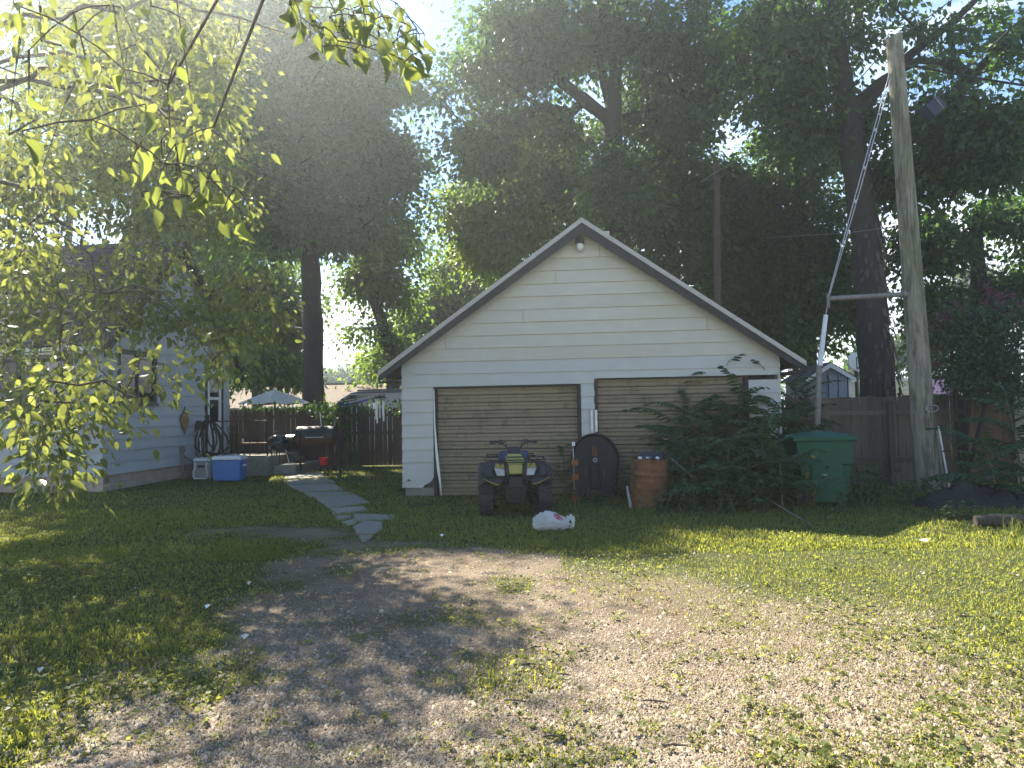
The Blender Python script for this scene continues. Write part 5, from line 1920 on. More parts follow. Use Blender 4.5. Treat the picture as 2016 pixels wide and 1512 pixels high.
def tree(name, label, cat, trunks, lobes, leafmat, bark, leaf_len=.13, per=330, cl_r=.75, seed=1, group=None, template=LEAF2, branch_r=.016,
         droop=.35, shell=2.2, start=.35, extra=None, width=1.0, flat=.62):
    """trunks: list of (points, radii); lobes: (centre, (rx, ry, rz), clusters)"""
    rng = np.random.default_rng(seed)
    base = Vector(trunks[0][0][0])
    root = thing(name, label, cat, (base.x, base.y, 0), 0, group)
    O = np.array([base.x, base.y, 0.0])
    nodes, parent, fixed = [], [], []
    tb = MB()
    for pts, rad in trunks:
        pts = [np.array(p, float) - O for p in pts]
        m = trunk_mesh(tb, pts, rad, rng)
        first = int(len(m) * start) if pts is not None else 0
        prev = -1
        for i, (p, r) in enumerate(m):
            if i >= first or len(nodes) == 0 and i == len(m) - 1:
                nodes.append(p)
                parent.append(prev)
                fixed.append(True)
                prev = len(nodes) - 1
    tb.build('trunk', bark, root, smooth=True)
    cl = []
    for c, (rx, ry, rz), n_ in lobes:
        c = np.array(c) - O
        q = rng.normal(size=(n_, 3))
        q /= np.linalg.norm(q, axis=1, keepdims=True)
        q *= rng.random((n_, 1)) ** (1 / shell)
        q *= np.where(rng.random((n_, 1)) < .16, rng.uniform(1.1, 1.45, (n_, 1)), 1.0)
        cl.append(c + q * np.array([rx, ry, rz]))
    cl = np.concatenate(cl)
    N0 = np.array(nodes)
    dist = np.min(np.linalg.norm(cl[:, None] - N0[None], axis=2), axis=1)
    NP = np.zeros((len(nodes) + len(cl) * 14, 3))
    nn = len(nodes)
    NP[:nn] = N0
    tips = []
    for ci in np.argsort(dist):
        c = cl[ci]
        dd = NP[:nn] - c
        cost = np.linalg.norm(dd * np.array([1, 1, 1.0]), axis=1) + np.maximum(0, dd[:, 2]) * .9
        j = int(np.argmin(cost))
        L = np.linalg.norm(c - NP[j])
        ns = max(1, min(12, int(L / .9)))
        a = NP[j].copy()
        prev = j
        bow = np.array([0, 0, .10 * L])
        for s in range(1, ns + 1):
            t = s / ns
            p = a * (1 - t) + c * t + bow * math.sin(PI * t) + (rng.normal(size=3) * .10 * min(L, 1.5) if s < ns else 0)
            NP[nn] = p
            parent.append(prev)
            fixed.append(False)
            prev = nn
            nn += 1
        tips.append(prev)
    cnt = np.zeros(nn)
    for t in tips:
        k = t
        while k >= 0 and not fixed[k]:
            cnt[k] += 1
            k = parent[k]
    segs = []
    for k in range(nn):
        if fixed[k] or parent[k] < 0:
            continue
        p = parent[k]
        r1 = branch_r * cnt[k] ** .55
        r0 = r1 if fixed[p] else branch_r * cnt[p] ** .55
        segs.append((NP[p], NP[k], min(r0, r1 * 1.5), r1))
    # twigs inside the clusters
    for c in cl:
        for _ in range(4):
            segs.append((c, c + rng.normal(size=3) * cl_r * .7, branch_r * .5, branch_r * .2))
    v, f = tubes_np(segs)
    np_mesh('limbs', v, f, bark, root, smooth=True)['kind'] = 'stuff'
    n_ = rng.poisson(per * .66 * rng.uniform(.4, 1.6, len(cl)))
    idx = np.repeat(np.arange(len(cl)), n_)
    N = len(idx)
    csz = cl_r * rng.uniform(.55, 1.35, len(cl))
    q = rng.normal(size=(N, 3)) * .5
    q *= np.array([1, 1, flat])
    off = q * csz[idx][:, None]
    off[:, 2] -= .35 * (off[:, 0] ** 2 + off[:, 1] ** 2) / cl_r
    pos = cl[idx] + off
    d = off / cl_r + rng.normal(size=(N, 3)) * .55
    d[:, 2] -= droop * 1.6
    size = leaf_len * 1.2 * rng.uniform(.5, 1.35, N)
    v, f = leaves(template, pos, d, size, rng, width=width)
    tint = np.clip(.45 + .30 * rng.normal(size=len(cl))[idx] + .2 * rng.normal(size=N), 0, 1)
    cr = np_mesh('crown', v, f, leafmat, root, tint=np.repeat(tint, len(template[0])))
    cr['kind'] = 'stuff'
    return root, cl + O


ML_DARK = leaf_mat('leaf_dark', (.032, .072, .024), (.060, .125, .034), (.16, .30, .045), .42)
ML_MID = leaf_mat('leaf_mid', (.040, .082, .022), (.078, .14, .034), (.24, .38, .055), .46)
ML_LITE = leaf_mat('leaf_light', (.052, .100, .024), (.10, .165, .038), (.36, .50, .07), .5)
ML_FAR = leaf_mat('leaf_far', (.045, .080, .032), (.085, .130, .05), (.16, .24, .07), .4)
ML_NEAR = leaf_mat('leaf_near', (.055, .090, .026), (.11, .15, .048), (.42, .46, .09), .46, rough=.42)
ML_SEED = leaf_mat('samara', (.22, .19, .07), (.38, .33, .14), (.45, .38, .12), .5)
ML_HEAV = leaf_mat('leaf_tree_of_heaven', (.030, .072, .032), (.055, .112, .046), (.10, .20, .05), .3)
ML_YEL = leaf_mat('leaf_yellowing', (.12, .15, .03), (.24, .21, .05), (.2, .2, .04), .3)
ML_PINK = leaf_mat('petal_pink', (.20, .035, .11), (.36, .08, .20), (.3, .06, .16), .35)


def lobe(u, v, Y, rpx, n_, sy=1.0, sz=1.0):
    c = at(u, v, Y)
    r = rpx / F * Y
    return (tuple(c), (r, r * sy, r * sz), n_)


def P3(u, v, Y, z=None):
    p = at(u, v, Y)
    if z is not None:
        p.z = z
    return tuple(p)


# tall dark tree behind the fence on the left
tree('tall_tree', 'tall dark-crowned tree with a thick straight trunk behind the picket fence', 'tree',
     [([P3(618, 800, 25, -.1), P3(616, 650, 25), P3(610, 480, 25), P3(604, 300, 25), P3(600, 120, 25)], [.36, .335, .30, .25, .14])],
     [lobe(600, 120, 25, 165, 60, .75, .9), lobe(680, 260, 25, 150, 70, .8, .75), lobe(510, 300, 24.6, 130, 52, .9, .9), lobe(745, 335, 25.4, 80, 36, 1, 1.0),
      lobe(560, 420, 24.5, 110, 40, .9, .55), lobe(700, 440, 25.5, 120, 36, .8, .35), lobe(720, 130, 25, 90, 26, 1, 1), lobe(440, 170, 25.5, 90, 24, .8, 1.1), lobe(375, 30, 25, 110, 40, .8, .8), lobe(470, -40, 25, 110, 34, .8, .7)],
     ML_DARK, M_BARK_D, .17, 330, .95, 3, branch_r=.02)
# leaning tree
tree('leaning_tree', 'slim leaning tree with sparse leaves between the tall trunk and the garage', 'tree',
     [([P3(785, 780, 28, -.1), P3(768, 690, 28), P3(738, 590, 28), P3(708, 500, 28), P3(690, 430, 28)], [.26, .23, .2, .17, .12])],
     [lobe(725, 540, 28, 75, 20, .8, .5), lobe(790, 560, 28.5, 70, 20, .8, .7), lobe(760, 470, 28, 75, 20, .8, .4), lobe(770, 690, 28.5, 50, 16, .8, .7), lobe(730, 640, 28, 30, 5, .8, .6)],
     ML_MID, M_BARK_D, .18, 200, .8, 4, branch_r=.018)
# leafy trees left, beyond the fence
tree('bushy_tree', 'bushy mid-green tree filling the space right of the house roof', 'tree',
     [([P3(505, 800, 31, -.1), P3(508, 650, 31), P3(500, 480, 31)], [.25, .2, .12])],
     [lobe(510, 560, 31, 85, 50, .8, 1.1), lobe(480, 690, 30.5, 75, 36, .8, .9), lobe(560, 650, 31, 55, 30, .8, 1.2), lobe(545, 730, 30, 60, 24, .8, .6)],
     ML_MID, M_BARK, .19, 250, .9, 5)
tree('bushy_tree', 'lighter green tree just behind the house gable', 'tree',
     [([P3(430, 800, 33, -.1), P3(435, 620, 33), P3(440, 450, 33)], [.22, .18, .1])],
     [lobe(440, 500, 33, 80, 40, .8, 1.1), lobe(390, 380, 33, 80, 34, .8, 1), lobe(330, 440, 34, 70, 24, .8, .8), lobe(440, 640, 33, 45, 20, .8, 1.2)],
     ML_LITE, M_BARK, .19, 240, .9, 6)
tree('backyard_tree', 'very tall leafy tree looming in the glare behind the house ridge', 'tree',
     [([P3(285, 800, 28, -.1), P3(282, 500, 28), P3(275, 250, 28), P3(265, 40, 28)], [.4, .34, .26, .14])],
     [lobe(180, 40, 28, 110, 30, .8, .8), lobe(300, 60, 27.5, 110, 34, .8, .8), lobe(250, -70, 28, 120, 36, .8, .7), lobe(370, -40, 28, 100, 30, .8, .7), lobe(320, 200, 28, 100, 30, .8, .8), lobe(160, -60, 28, 110, 26, .8, .8)],
     ML_MID, M_BARK, .18, 260, .95, 70)
tree('garden_tree', 'loose tree behind the house ridge at the far left', 'tree',
     [([P3(120, 800, 36, -.1), P3(130, 560, 36), P3(140, 380, 36)], [.25, .2, .12])],
     [lobe(60, 330, 36, 110, 30, .8, .8), lobe(210, 300, 36, 110, 34, .8, .8), lobe(130, 180, 36, 110, 22, .8, .7), lobe(-90, 300, 36, 110, 24, .8, 1)],
     ML_LITE, M_BARK, .22, 200, 1.1, 7)
# mid-distance trees in the gap behind the garage eave
tree('roadside_tree', 'sunlit light green tree rising behind the left slope of the garage roof', 'tree',
     [([P3(880, 800, 36, -.1), P3(885, 620, 36), P3(890, 480, 36)], [.28, .22, .14])],
     [lobe(905, 560, 36, 75, 34, .8, .8), lobe(850, 620, 36, 75, 36, .8, .7), lobe(950, 500, 36, 70, 30, .8, .9), lobe(840, 680, 35, 85, 30, .8, .6), lobe(760, 705, 36, 55, 20, .8, .5)],
     ML_LITE, M_BARK, .21, 240, 1.0, 8)
tree('far_tree', 'small hazy round tree far beyond the neighbour roof', 'tree',
     [([P3(668, 790, 90, -.1), P3(668, 745, 90)], [.3, .2])],
     [lobe(650, 745, 90, 30, 14, .8, .6), lobe(690, 742, 92, 30, 14, .8, .6), lobe(720, 750, 90, 20, 8, .8, .8)], ML_FAR, M_BARK, .4, 160, 1.2, 9)
tree('conifer', 'grey-green fir tree behind the left side of the tall trunk', 'tree',
     [([P3(590, 800, 45, -.1), P3(590, 700, 45)], [.25, .08])],
     [lobe(590, 745, 45, 30, 22, .8, 1.2), lobe(588, 710, 45, 18, 10, .8, 1.4)], ML_FAR, M_BARK, .25, 260, .8, 10)
# large tree behind the garage
tree('spreading_tree', 'large spreading tree with forked limbs towering behind the garage', 'tree',
     [([P3(1225, 800, 21.5, -.1), P3(1215, 450, 21.5), P3(1205, 250, 21.5), P3(1212, 130, 21.5), P3(1185, 20, 21.5)], [.42, .36, .28, .18, .1]),
      ([P3(1205, 240, 21.5), P3(1110, 165, 21.2), P3(1050, 100, 21), P3(1010, 20, 21)], [.2, .16, .12, .07]),
      ([P3(1215, 430, 21.5), P3(1310, 300, 21), P3(1370, 215, 20.8), P3(1430, 140, 20.5), P3(1470, 60, 20.5)], [.2, .15, .12, .10, .06]),
      ([P3(1205, 230, 21.5), P3(1180, 120, 21.8), P3(1165, 40, 22)], [.15, .11, .07])],
     [lobe(988, 130, 21.5, 112, 44, .9, .85), lobe(1080, 60, 21.5, 120, 40, .9, .7), lobe(1220, 70, 22, 120, 44, .9, .7), lobe(1360, 110, 21.5, 120, 44, .9, .9),
      lobe(945, 275, 21.8, 80, 40, .9, .8), lobe(1480, 130, 20.5, 110, 36, .9, 1.0), lobe(1090, 250, 22.5, 110, 20, .7, .5), lobe(1290, 220, 22.5, 100, 26, .7, .6), lobe(1215, 390, 20.6, 60, 14, .4, .8), lobe(1230, 300, 20.4, 60, 9, .4, .7), lobe(1350, 240, 20.2, 50, 8, .4, .7), lobe(1030, -90, 21.5, 140, 26, .9, .5), lobe(1250, -90, 22, 180, 34, .9, .5)],
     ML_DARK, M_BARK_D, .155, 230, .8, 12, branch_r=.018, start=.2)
tree('maple_tree', 'leafy tree with sunlight put into its leaf colour filling in low behind the left half of the garage roof', 'tree',
     [([P3(1010, 800, 26, -.1), P3(1015, 600, 26), P3(1020, 380, 26)], [.28, .22, .12])],
     [lobe(940, 400, 26, 95, 40, .8, 1.0), lobe(1020, 460, 25.5, 95, 36, .8, .9), lobe(1060, 330, 26, 105, 46, .8, .8), lobe(960, 490, 27, 70, 22, .8, .8), lobe(1150, 400, 26, 90, 40, .8, 1)],
     ML_LITE, M_BARK, .17, 260, .85, 13)  # lighter leaf material stands in for sunlight on this shaded crown
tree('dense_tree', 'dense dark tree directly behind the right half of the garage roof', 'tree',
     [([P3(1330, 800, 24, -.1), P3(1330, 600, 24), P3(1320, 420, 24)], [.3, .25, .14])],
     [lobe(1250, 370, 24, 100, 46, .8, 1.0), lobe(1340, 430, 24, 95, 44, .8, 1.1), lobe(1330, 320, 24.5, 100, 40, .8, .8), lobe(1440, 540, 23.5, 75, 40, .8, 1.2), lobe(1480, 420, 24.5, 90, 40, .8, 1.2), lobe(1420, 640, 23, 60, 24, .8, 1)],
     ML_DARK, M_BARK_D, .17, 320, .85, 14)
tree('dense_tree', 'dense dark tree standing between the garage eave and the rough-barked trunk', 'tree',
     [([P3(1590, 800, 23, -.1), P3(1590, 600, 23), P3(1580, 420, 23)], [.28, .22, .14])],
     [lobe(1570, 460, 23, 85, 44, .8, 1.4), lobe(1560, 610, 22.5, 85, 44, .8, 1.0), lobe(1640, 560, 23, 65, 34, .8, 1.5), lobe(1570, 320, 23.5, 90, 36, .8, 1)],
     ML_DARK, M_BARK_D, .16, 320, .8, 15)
# rough-barked tree on the right
tree('rough_barked_tree', 'tall rough-barked tree behind the plank fence with a thick dark trunk', 'tree',
     [([P3(1735, 800, 16.8, -.1), P3(1722, 690, 16.8), P3(1706, 470, 16.8), P3(1675, 260, 16.8), P3(1650, 120, 16.8), P3(1640, -40, 16.8)], [.40, .36, .31, .28, .22, .15]),
      ([P3(1655, 110, 16.8), P3(1600, 45, 16.6), P3(1530, 15, 16.4), P3(1480, -30, 16.2)], [.17, .13, .10, .06]),
      ([P3(1668, 215, 16.8), P3(1740, 155, 16.4), P3(1810, 118, 16.0), P3(1870, 125, 15.6)], [.12, .09, .08, .05]),
      ([P3(1670, 240, 16.8), P3(1790, 110, 16.4), P3(1880, 40, 16.0), P3(1960, -40, 15.8)], [.13, .10, .08, .05])],
     [lobe(1560, 60, 16.6, 130, 34, .9, .8), lobe(1700, 20, 16.5, 120, 16, .9, .7), lobe(1860, 60, 15.8, 120, 10, .8, .8), lobe(1980, 90, 15.5, 110, 10, .8, .9),
      lobe(1590, 200, 17, 100, 26, .8, .8), lobe(1860, 250, 16, 110, 40, .8, .55), lobe(1970, 290, 15.6, 110, 40, .8, .6), lobe(1800, 340, 17, 90, 34, .8, .6), lobe(1700, 230, 17.4, 70, 12, .6, .8), lobe(1700, -110, 16.5, 200, 18, .9, .4), lobe(2090, 180, 15.5, 100, 14, .8, 1.4)],
     ML_DARK, M_BARK_D, .14, 180, .62, 16, branch_r=.015, start=.3)
# loose bark plates curling off the rough trunk
rb_root = [o for o in scene.objects if o.name.startswith('rough_barked_tree')][0]
rngb = np.random.default_rng(41)
bk = MB()
for _ in range(150):
    vv = rngb.uniform(430, 790)
    cu = 1706 + (vv - 470) * (1735 - 1706) / 330 + 4
    rad = .31 + (vv - 470) * (.40 - .31) / 330
    c_ = at(cu, vv, 16.8) - Vector(rb_root.location)
    th = rngb.uniform(PI * .75, 2.05 * PI)
    nrm = Vector((math.cos(th), math.sin(th), 0))
    tg = Vector((-nrm.y, nrm.x, 0))
    L, w = rngb.uniform(.10, .30), rngb.uniform(.02, .05)
    p = c_ + nrm * (rad * 1.03)
    lift = nrm * rngb.uniform(.02, .08) * rngb.choice([1, 1, 1.6])
    bk.hexa([p - tg * w, p + tg * w, p + tg * w + nrm * .012, p - tg * w + nrm * .012], [p - tg * w * .6 + Vector((0, 0, -L)) + lift, p + tg * w * .6 + Vector((0, 0, -L)) + lift, p + tg * w * .6 + Vector((0, 0, -L)) + lift + nrm * .008, p - tg * w * .6 + Vector((0, 0, -L)) + lift + nrm * .008])
bk.build('loose_bark', M_BARK, rb_root)['kind'] = 'stuff'
tree('yard_tree', 'dark leafy tree beyond the fence at the right edge behind the pink blossoms', 'tree',
     [([P3(1930, 800, 20, -.1), P3(1930, 600, 20), P3(1920, 420, 20)], [.26, .22, .12])],
     [lobe(1840, 480, 20, 75, 26, .8, 1.0), lobe(1980, 420, 20, 70, 22, .8, .7), lobe(1850, 610, 20, 60, 24, .8, 1), lobe(1990, 590, 20, 70, 30, .8, .8), lobe(2070, 500, 20, 80, 34, .8, 1.5)],
     ML_DARK, M_BARK_D, .15, 250, .7, 17)
tree('far_tree', 'pale distant tree glimpsed through the gap right of the utility pole', 'tree',
     [([P3(1930, 790, 55, -.1), P3(1930, 600, 55)], [.3, .2])],
     [lobe(1930, 560, 55, 45, 24, .8, 1), lobe(1800, 690, 55, 50, 20, .8, .8), lobe(1720, 700, 55, 40, 14, .8, .8)], ML_FAR, M_BARK, .35, 200, 1.3, 18)

# far tree line closing the horizon
rng_ = np.random.default_rng(77)
tl_pos, tl_d, tl_s = [], [], []
for k in range(230):
    a = rng_.uniform(-1.05, 1.05)
    Rr = rng_.uniform(120, 160)
    hgt = rng_.uniform(4, 8.5)
    n_ = 130
    q = rng_.normal(size=(n_, 3)) * np.array([2.6, 2.6, hgt * .36]) + np.array([Rr * math.sin(a), Rr * math.cos(a), hgt * .5])
    q[:, 2] = np.abs(q[:, 2])
    tl_pos.append(q)
tl_pos = np.concatenate(tl_pos)
v, f = leaves(LEAF2, tl_pos, rng_.normal(size=tl_pos.shape), rng_.uniform(.7, 1.4, len(tl_pos)), rng_)
tl = np_mesh('tree_line', v, f, ML_FAR, tint=np.repeat(rng_.random(len(tl_pos)), 4))
tl['kind'] = 'stuff'
tl['label'] = 'distant green tree line along the horizon'

# flowering bush at the right
rng_ = np.random.default_rng(5)
root, cl = tree('flowering_bush', 'tall bush with magenta flower heads leaning over the cedar gate', 'bush',
                [([P3(1895, 930, 13.3, 0), P3(1905, 820, 13.3), P3(1915, 720, 13.3)], [.05, .04, .03]), ([P3(1895, 930, 13.3, 0), P3(1880, 780, 13.2), P3(1870, 660, 13.2)], [.04, .03, .02]), ([P3(1895, 930, 13.3, 0), P3(1950, 760, 13.2), P3(1970, 640, 13.2)], [.04, .03, .02])],
                [lobe(1905, 700, 13.2, 75, 40, .7, 1.0), lobe(1960, 660, 13.2, 70, 36, .7, .9), lobe(1880, 640, 13.3, 45, 14, .7, 1), lobe(1990, 740, 13.2, 60, 26, .7, .8)],
                ML_HEAV, M_BARK_D, .06, 230, .32, 19, branch_r=.006, start=.1)
fl = []
for u, v in ((1836, 642), (1852, 622), (1866, 620), (1888, 606), (1947, 574), (1943, 592), (1968, 583), (1972, 590), (1992, 586), (1930, 618), (1975, 612), (1988, 622), (2000, 626), (1846, 690), (1860, 642), (1995, 640), (2010, 600), (1836, 720), (1958, 602)):
    c = np.array(at(u, v, 13.1)) - np.array(root.location)
    fl.append(c + rng_.normal(size=(42, 3)) * np.array([.05, .05, .06]))
fl = np.concatenate(fl)
v, f = leaves(LEAF2, fl, rng_.normal(size=fl.shape), rng_.uniform(.022, .04, len(fl)), rng_, width=1.6)
bl = np_mesh('blossom', v, f, ML_PINK, root, tint=np.repeat(rng_.random(len(fl)), 4))
bl['kind'] = 'stuff'

# ------------------------------------------------------------------ overhanging tree in the foreground
ov = thing('overhanging_tree', 'foreground tree with yellow-green leaves and seed bunches hanging across the upper left', 'tree', (-8.0, 7.0, 0))
OV = np.array([-8.0, 7.0, 0])
rng = np.random.default_rng(21)
tmb = MB()
trunk_mesh(tmb, [(0, 0, -.1), (.1, .1, 1.6), (.35, .3, 3.2), (.5, .5, 4.6)], [.38, .30, .27, .2], rng)
tmb.build('trunk', M_BARK, ov, smooth=True)
limbs_ = [
    [(.35, .3, 3.2), (1.8, .2, 5.2), (3.6, -1.2, 5.4), (5.6, -3.0, 4.7), (7.4, -4.1, 4.1)],
    [(.5, .5, 4.6), (2.0, 1.6, 6.6), (3.4, 2.6, 7.4), (4.8, 3.2, 7.2)],
    [(.5, .5, 4.6), (.6, 2.6, 6.6), (1.0, 4.5, 7.6), (1.8, 6.4, 7.6), (2.0, 7.4, 6.6)],
    [(.6, 2.6, 6.6), (-.4, 5.2, 7.0), (-.6, 7.4, 7.0)],
    [(.35, .3, 3.2), (1.6, 0.6, 4.9), (2.9, .5, 5.4), (4.3, -.2, 4.8), (5.2, -.6, 4.2)],
    [(.35, .3, 3.2), (1.3, .9, 4.2), (2.5, .9, 4.3), (3.3, .6, 3.6), (3.8, .3, 2.9)],
    [(.5, .5, 4.6), (-1.2, 1.8, 6.5), (-2.5, 3.0, 7.5)],
    [(.5, .5, 4.6), (1.2, .4, 6.8), (1.6, .6, 8.6)],
    [(.5, .5, 4.6), (2.4, 1.2, 5.6), (4.0, 1.6, 5.4), (5.0, 1.4, 4.6)],
]
lm = MB()
lnodes = []
for P in limbs_:
    Q = []
    for i in range(len(P) - 1):
        for t in np.linspace(0, 1, 6)[:-1]:
            Q.append(np.array(P[i]) * (1 - t) + np.array(P[i + 1]) * t + rng.normal(size=3) * .05)
    Q.append(np.array(P[-1]))
    lm.tube([tuple(q) for q in Q], list(np.linspace(.040, .010, len(Q))), 7)
    lnodes += Q
lm.build('limb', M_BARK, ov, smooth=True)
lnodes = np.array(lnodes)

# sprays: (u, v, Y, spread px, leaves)
sprays = []
def spray_grid(pts, Y, jit, k):
    for u, v in pts:
        for _ in range(k):
            sprays.append((u + rng.normal() * jit, v + rng.normal() * jit, Y + rng.normal() * .5))

spray_grid([(60, 60), (170, 40), (280, 50), (370, 60), (60, 170), (160, 160), (260, 160), (350, 150), (420, 60), (40, 270), (140, 260), (240, 260), (330, 250), (400, 160), (380, 230)], 13.0, 34, 9)
spray_grid([(40, 370), (120, 350), (210, 340), (300, 340), (380, 350), (40, 450), (230, 420), (310, 440), (400, 420), (450, 440), (360, 380)], 12.3, 30, 9)
spray_grid([(60, 530), (120, 600), (180, 530), (240, 500), (290, 560), (340, 510), (400, 540), (450, 560), (500, 560), (330, 610), (270, 600), (380, 620), (430, 640), (470, 650), (500, 610), (40, 630), (200, 590), (100, 520)], 9.6, 22, 5)
spray_grid([(40, 560), (60, 480), (30, 700), (90, 700), (130, 690), (170, 640), (20, 760), (420, 680), (450, 690)], 7.6, 18, 3)
spray_grid([(120, 760), (160, 745), (200, 740), (230, 770), (250, 800), (190, 800), (150, 800), (330, 728), (60, 800), (30, 830), (90, 830), (110, 870), (70, 900), (95, 930), (130, 915), (145, 930), (60, 780)], 6.2, 9, 2)
spray_grid([(430, 150), (440, 200), (410, 200), (420, 130)], 11.5, 16, 5)
spray_grid([(30, 40), (110, 30), (190, 50), (280, 30), (360, 60), (60, 130), (150, 140), (240, 120), (330, 150), (40, 240), (120, 230), (210, 240), (300, 240), (380, 210), (70, 330), (20, 420)], 5.6, 34, 1)
lp, ldr, lsz, sp_, sd, ss = [], [], [], [], [], []
tw = MB()
tsegs = []
for u, v, Y in sprays:
    c = np.array(at(u, v, Y)) - OV
    # a drooping twig reaching the spray from the nearest limb node
    dd = lnodes - c
    j = int(np.argmin(np.linalg.norm(dd, axis=1) - .5 * np.clip(dd[:, 2], -1, 1)))
    a = lnodes[j]
    L = np.linalg.norm(c - a)
    prev = a
    ns = max(2, int(L / .35))
    for s in range(1, ns + 1):
        t = s / ns
        p = a * (1 - t) + c * t + np.array([0, 0, .22 * L * math.sin(PI * t)]) + (rng.normal(size=3) * .03 if s < ns else 0)
        tsegs.append((prev, p, .010 * (1 - t) + .004, .010 * (1 - t) + .0035))
        prev = p
    lnodes = np.vstack([lnodes, c[None]]) if L < 2.5 else lnodes
    nl = rng.integers(22, 44)
    o = rng.normal(size=(nl, 3)) * np.array([.17, .17, .13])
    o[:, 2] -= .25 * np.hypot(o[:, 0], o[:, 1])
    lp.append(c + o)
    d = o / .2 + rng.normal(size=(nl, 3)) * .5
    d[:, 2] -= 1.0
    ldr.append(d)
    lsz.append(rng.uniform(.06, .115, nl) * (1.2 if Y > 9 else 1))
    if rng.random() < .42:
        m = rng.integers(10, 26)
        oo = rng.normal(size=(m, 3)) * np.array([.05, .05, .09]) + np.array([rng.normal() * .1, rng.normal() * .1, -.12])
        sp_.append(c + oo)
        dd = rng.normal(size=(m, 3)) * .5
        dd[:, 2] -= 1.3
        sd.append(dd)
        ss.append(rng.uniform(.03, .045, m))
lp, ldr, lsz = np.concatenate(lp), np.concatenate(ldr), np.concatenate(lsz)
v, f = leaves(LEAF10, lp, ldr, lsz, rng, up_bias=.25, width=.95)
tint = np.clip(.5 + .28 * rng.normal(size=len(lp)), 0, 1)
fo = np_mesh('foliage', v, f, ML_NEAR, ov, tint=np.repeat(tint, len(LEAF10[0])), smooth=True)
fo['kind'] = 'stuff'
sp_, sd, ss = np.concatenate(sp_), np.concatenate(sd), np.concatenate(ss)
v, f = leaves(SAMARA, sp_, sd, ss, rng, up_bias=0)
so = np_mesh('seed_bunch', v, f, ML_SEED, ov, tint=np.repeat(rng.random(len(sp_)), len(SAMARA[0])))
so['kind'] = 'stuff'
# upper crown of the same tree, above and left of the view
up_c = []
for c, r, n_ in (((-2.8, 2.2, 7.0), (2.6, 3.0, 2.0), 44), ((.2, 7.6, 7.2), (2.2, 2.2, 1.6), 44), ((-1.5, -1.5, 6.0), (3.0, 3.0, 1.8), 34), ((-1.6, 4.6, 5.4), (2.2, 2.6, 1.6), 34), ((1.6, 6.0, 8.9), (1.8, 1.8, 1.0), 26)):
    q = rng.normal(size=(n_, 3))
    q /= np.linalg.norm(q, axis=1, keepdims=True)
    up_c.append(np.array(c) + q * rng.random((n_, 1)) ** .4 * np.array(r))
up_c = np.concatenate(up_c)
pp, dd_, sz_ = [], [], []
for c in up_c:
    j = int(np.argmin(np.linalg.norm(lnodes - c, axis=1)))
    tsegs.append((lnodes[j], c, .02, .006))
    n_ = 130
    o = rng.normal(size=(n_, 3)) * np.array([.42, .42, .3])
    pp.append(c + o)
    d = o + rng.normal(size=(n_, 3)) * .4
    d[:, 2] -= .6
    dd_.append(d)
    sz_.append(rng.uniform(.09, .15, n_))
pp, dd_, sz_ = np.concatenate(pp), np.concatenate(dd_), np.concatenate(sz_)
v, f = leaves(LEAF2, pp, dd_, sz_, rng)
fo = np_mesh('foliage', v, f, ML_NEAR, ov, tint=np.repeat(rng.random(len(pp)), 4))
fo['kind'] = 'stuff'

# near leaves, one object each, on drooping twigs close to the camera
ML_NEAREST = leaf_mat('leaf_nearest', (.05, .075, .02), (.11, .14, .04), (.38, .44, .08), .40, rough=.45)
lme = []
for k in range(3):
    tv, tf = LEAF10
    tv = tv.copy()
    tv[:, 2] += np.abs(tv[:, 0]) * (.9, .5, 1.4)[k]
    tv[:, 0] *= (.85, 1.15, .62)[k]
    tv[:, 2] += .06 * np.sin(tv[:, 1] * (3 + k)) - (.0, .10, -.05)[k] * tv[:, 1] ** 2
    me = bpy.data.meshes.new('leaf')
    me.from_pydata([tuple(p) for p in tv], [], [tuple(q) for q in tf])
    me.materials.append(ML_NEAREST)
    me.polygons.foreach_set('use_smooth', [True] * len(me.polygons))
    a = me.attributes.new('tint', 'FLOAT', 'POINT')
    a.data.foreach_set('value', np.full(len(tv), (.3, .75, 1.0)[k], dtype=np.float32))
    me.update()
    lme.append(me)
near = []
# big drooping spray at the top centre
for u, v in ((560, -10), (590, 0), (620, -5), (650, 0), (680, -10), (710, 0), (740, 5), (770, 20), (600, 30), (640, 35), (670, 40), (700, 50), (730, 60), (760, 70), (785, 85), (800, 95), (815, 80), (835, 95),
             (560, 20), (575, 60), (585, 40), (630, 70), (660, 90), (690, 80), (720, 90), (745, 110), (775, 125), (790, 140), (615, 60), (655, 55), (735, 30), (790, 50), (575, 5), (705, 20), (805, 130), (765, 105), (690, 110), (620, 95)):
    near.append((u, v, 2.8, .085))
for u, v in ((250, 320), (285, 380), (305, 350), (262, 335), (330, 330), (365, 350), (395, 385), (420, 365), (440, 390), (460, 380), (350, 300), (320, 290), (380, 400), (430, 420), (300, 410), (345, 395), (275, 300), (400, 340), (470, 430)):
    near.append((u, v, 2.5, .085))
for u, v in ((40, 40), (90, 60), (130, 30), (180, 60), (220, 30), (260, 70), (300, 40), (330, 90), (60, 120), (110, 150), (160, 130), (210, 160), (250, 140), (300, 170), (340, 190), (80, 220), (30, 270), (120, 250), (180, 250),
             (310, 120), (340, 150), (330, 230), (290, 220), (200, 100), (140, 90), (320, 20), (370, 60), (390, 130), (50, 190), (20, 110)):
    near.append((u, v, 2.3, .07))
near = [q_ for k_, q_ in enumerate(near) if q_[2] > 2.3 or k_ % 2] + [(u + 14, v - 8, Y + .3, s * .85) for (u, v, Y, s) in near if Y > 2.3]
near_pos = []
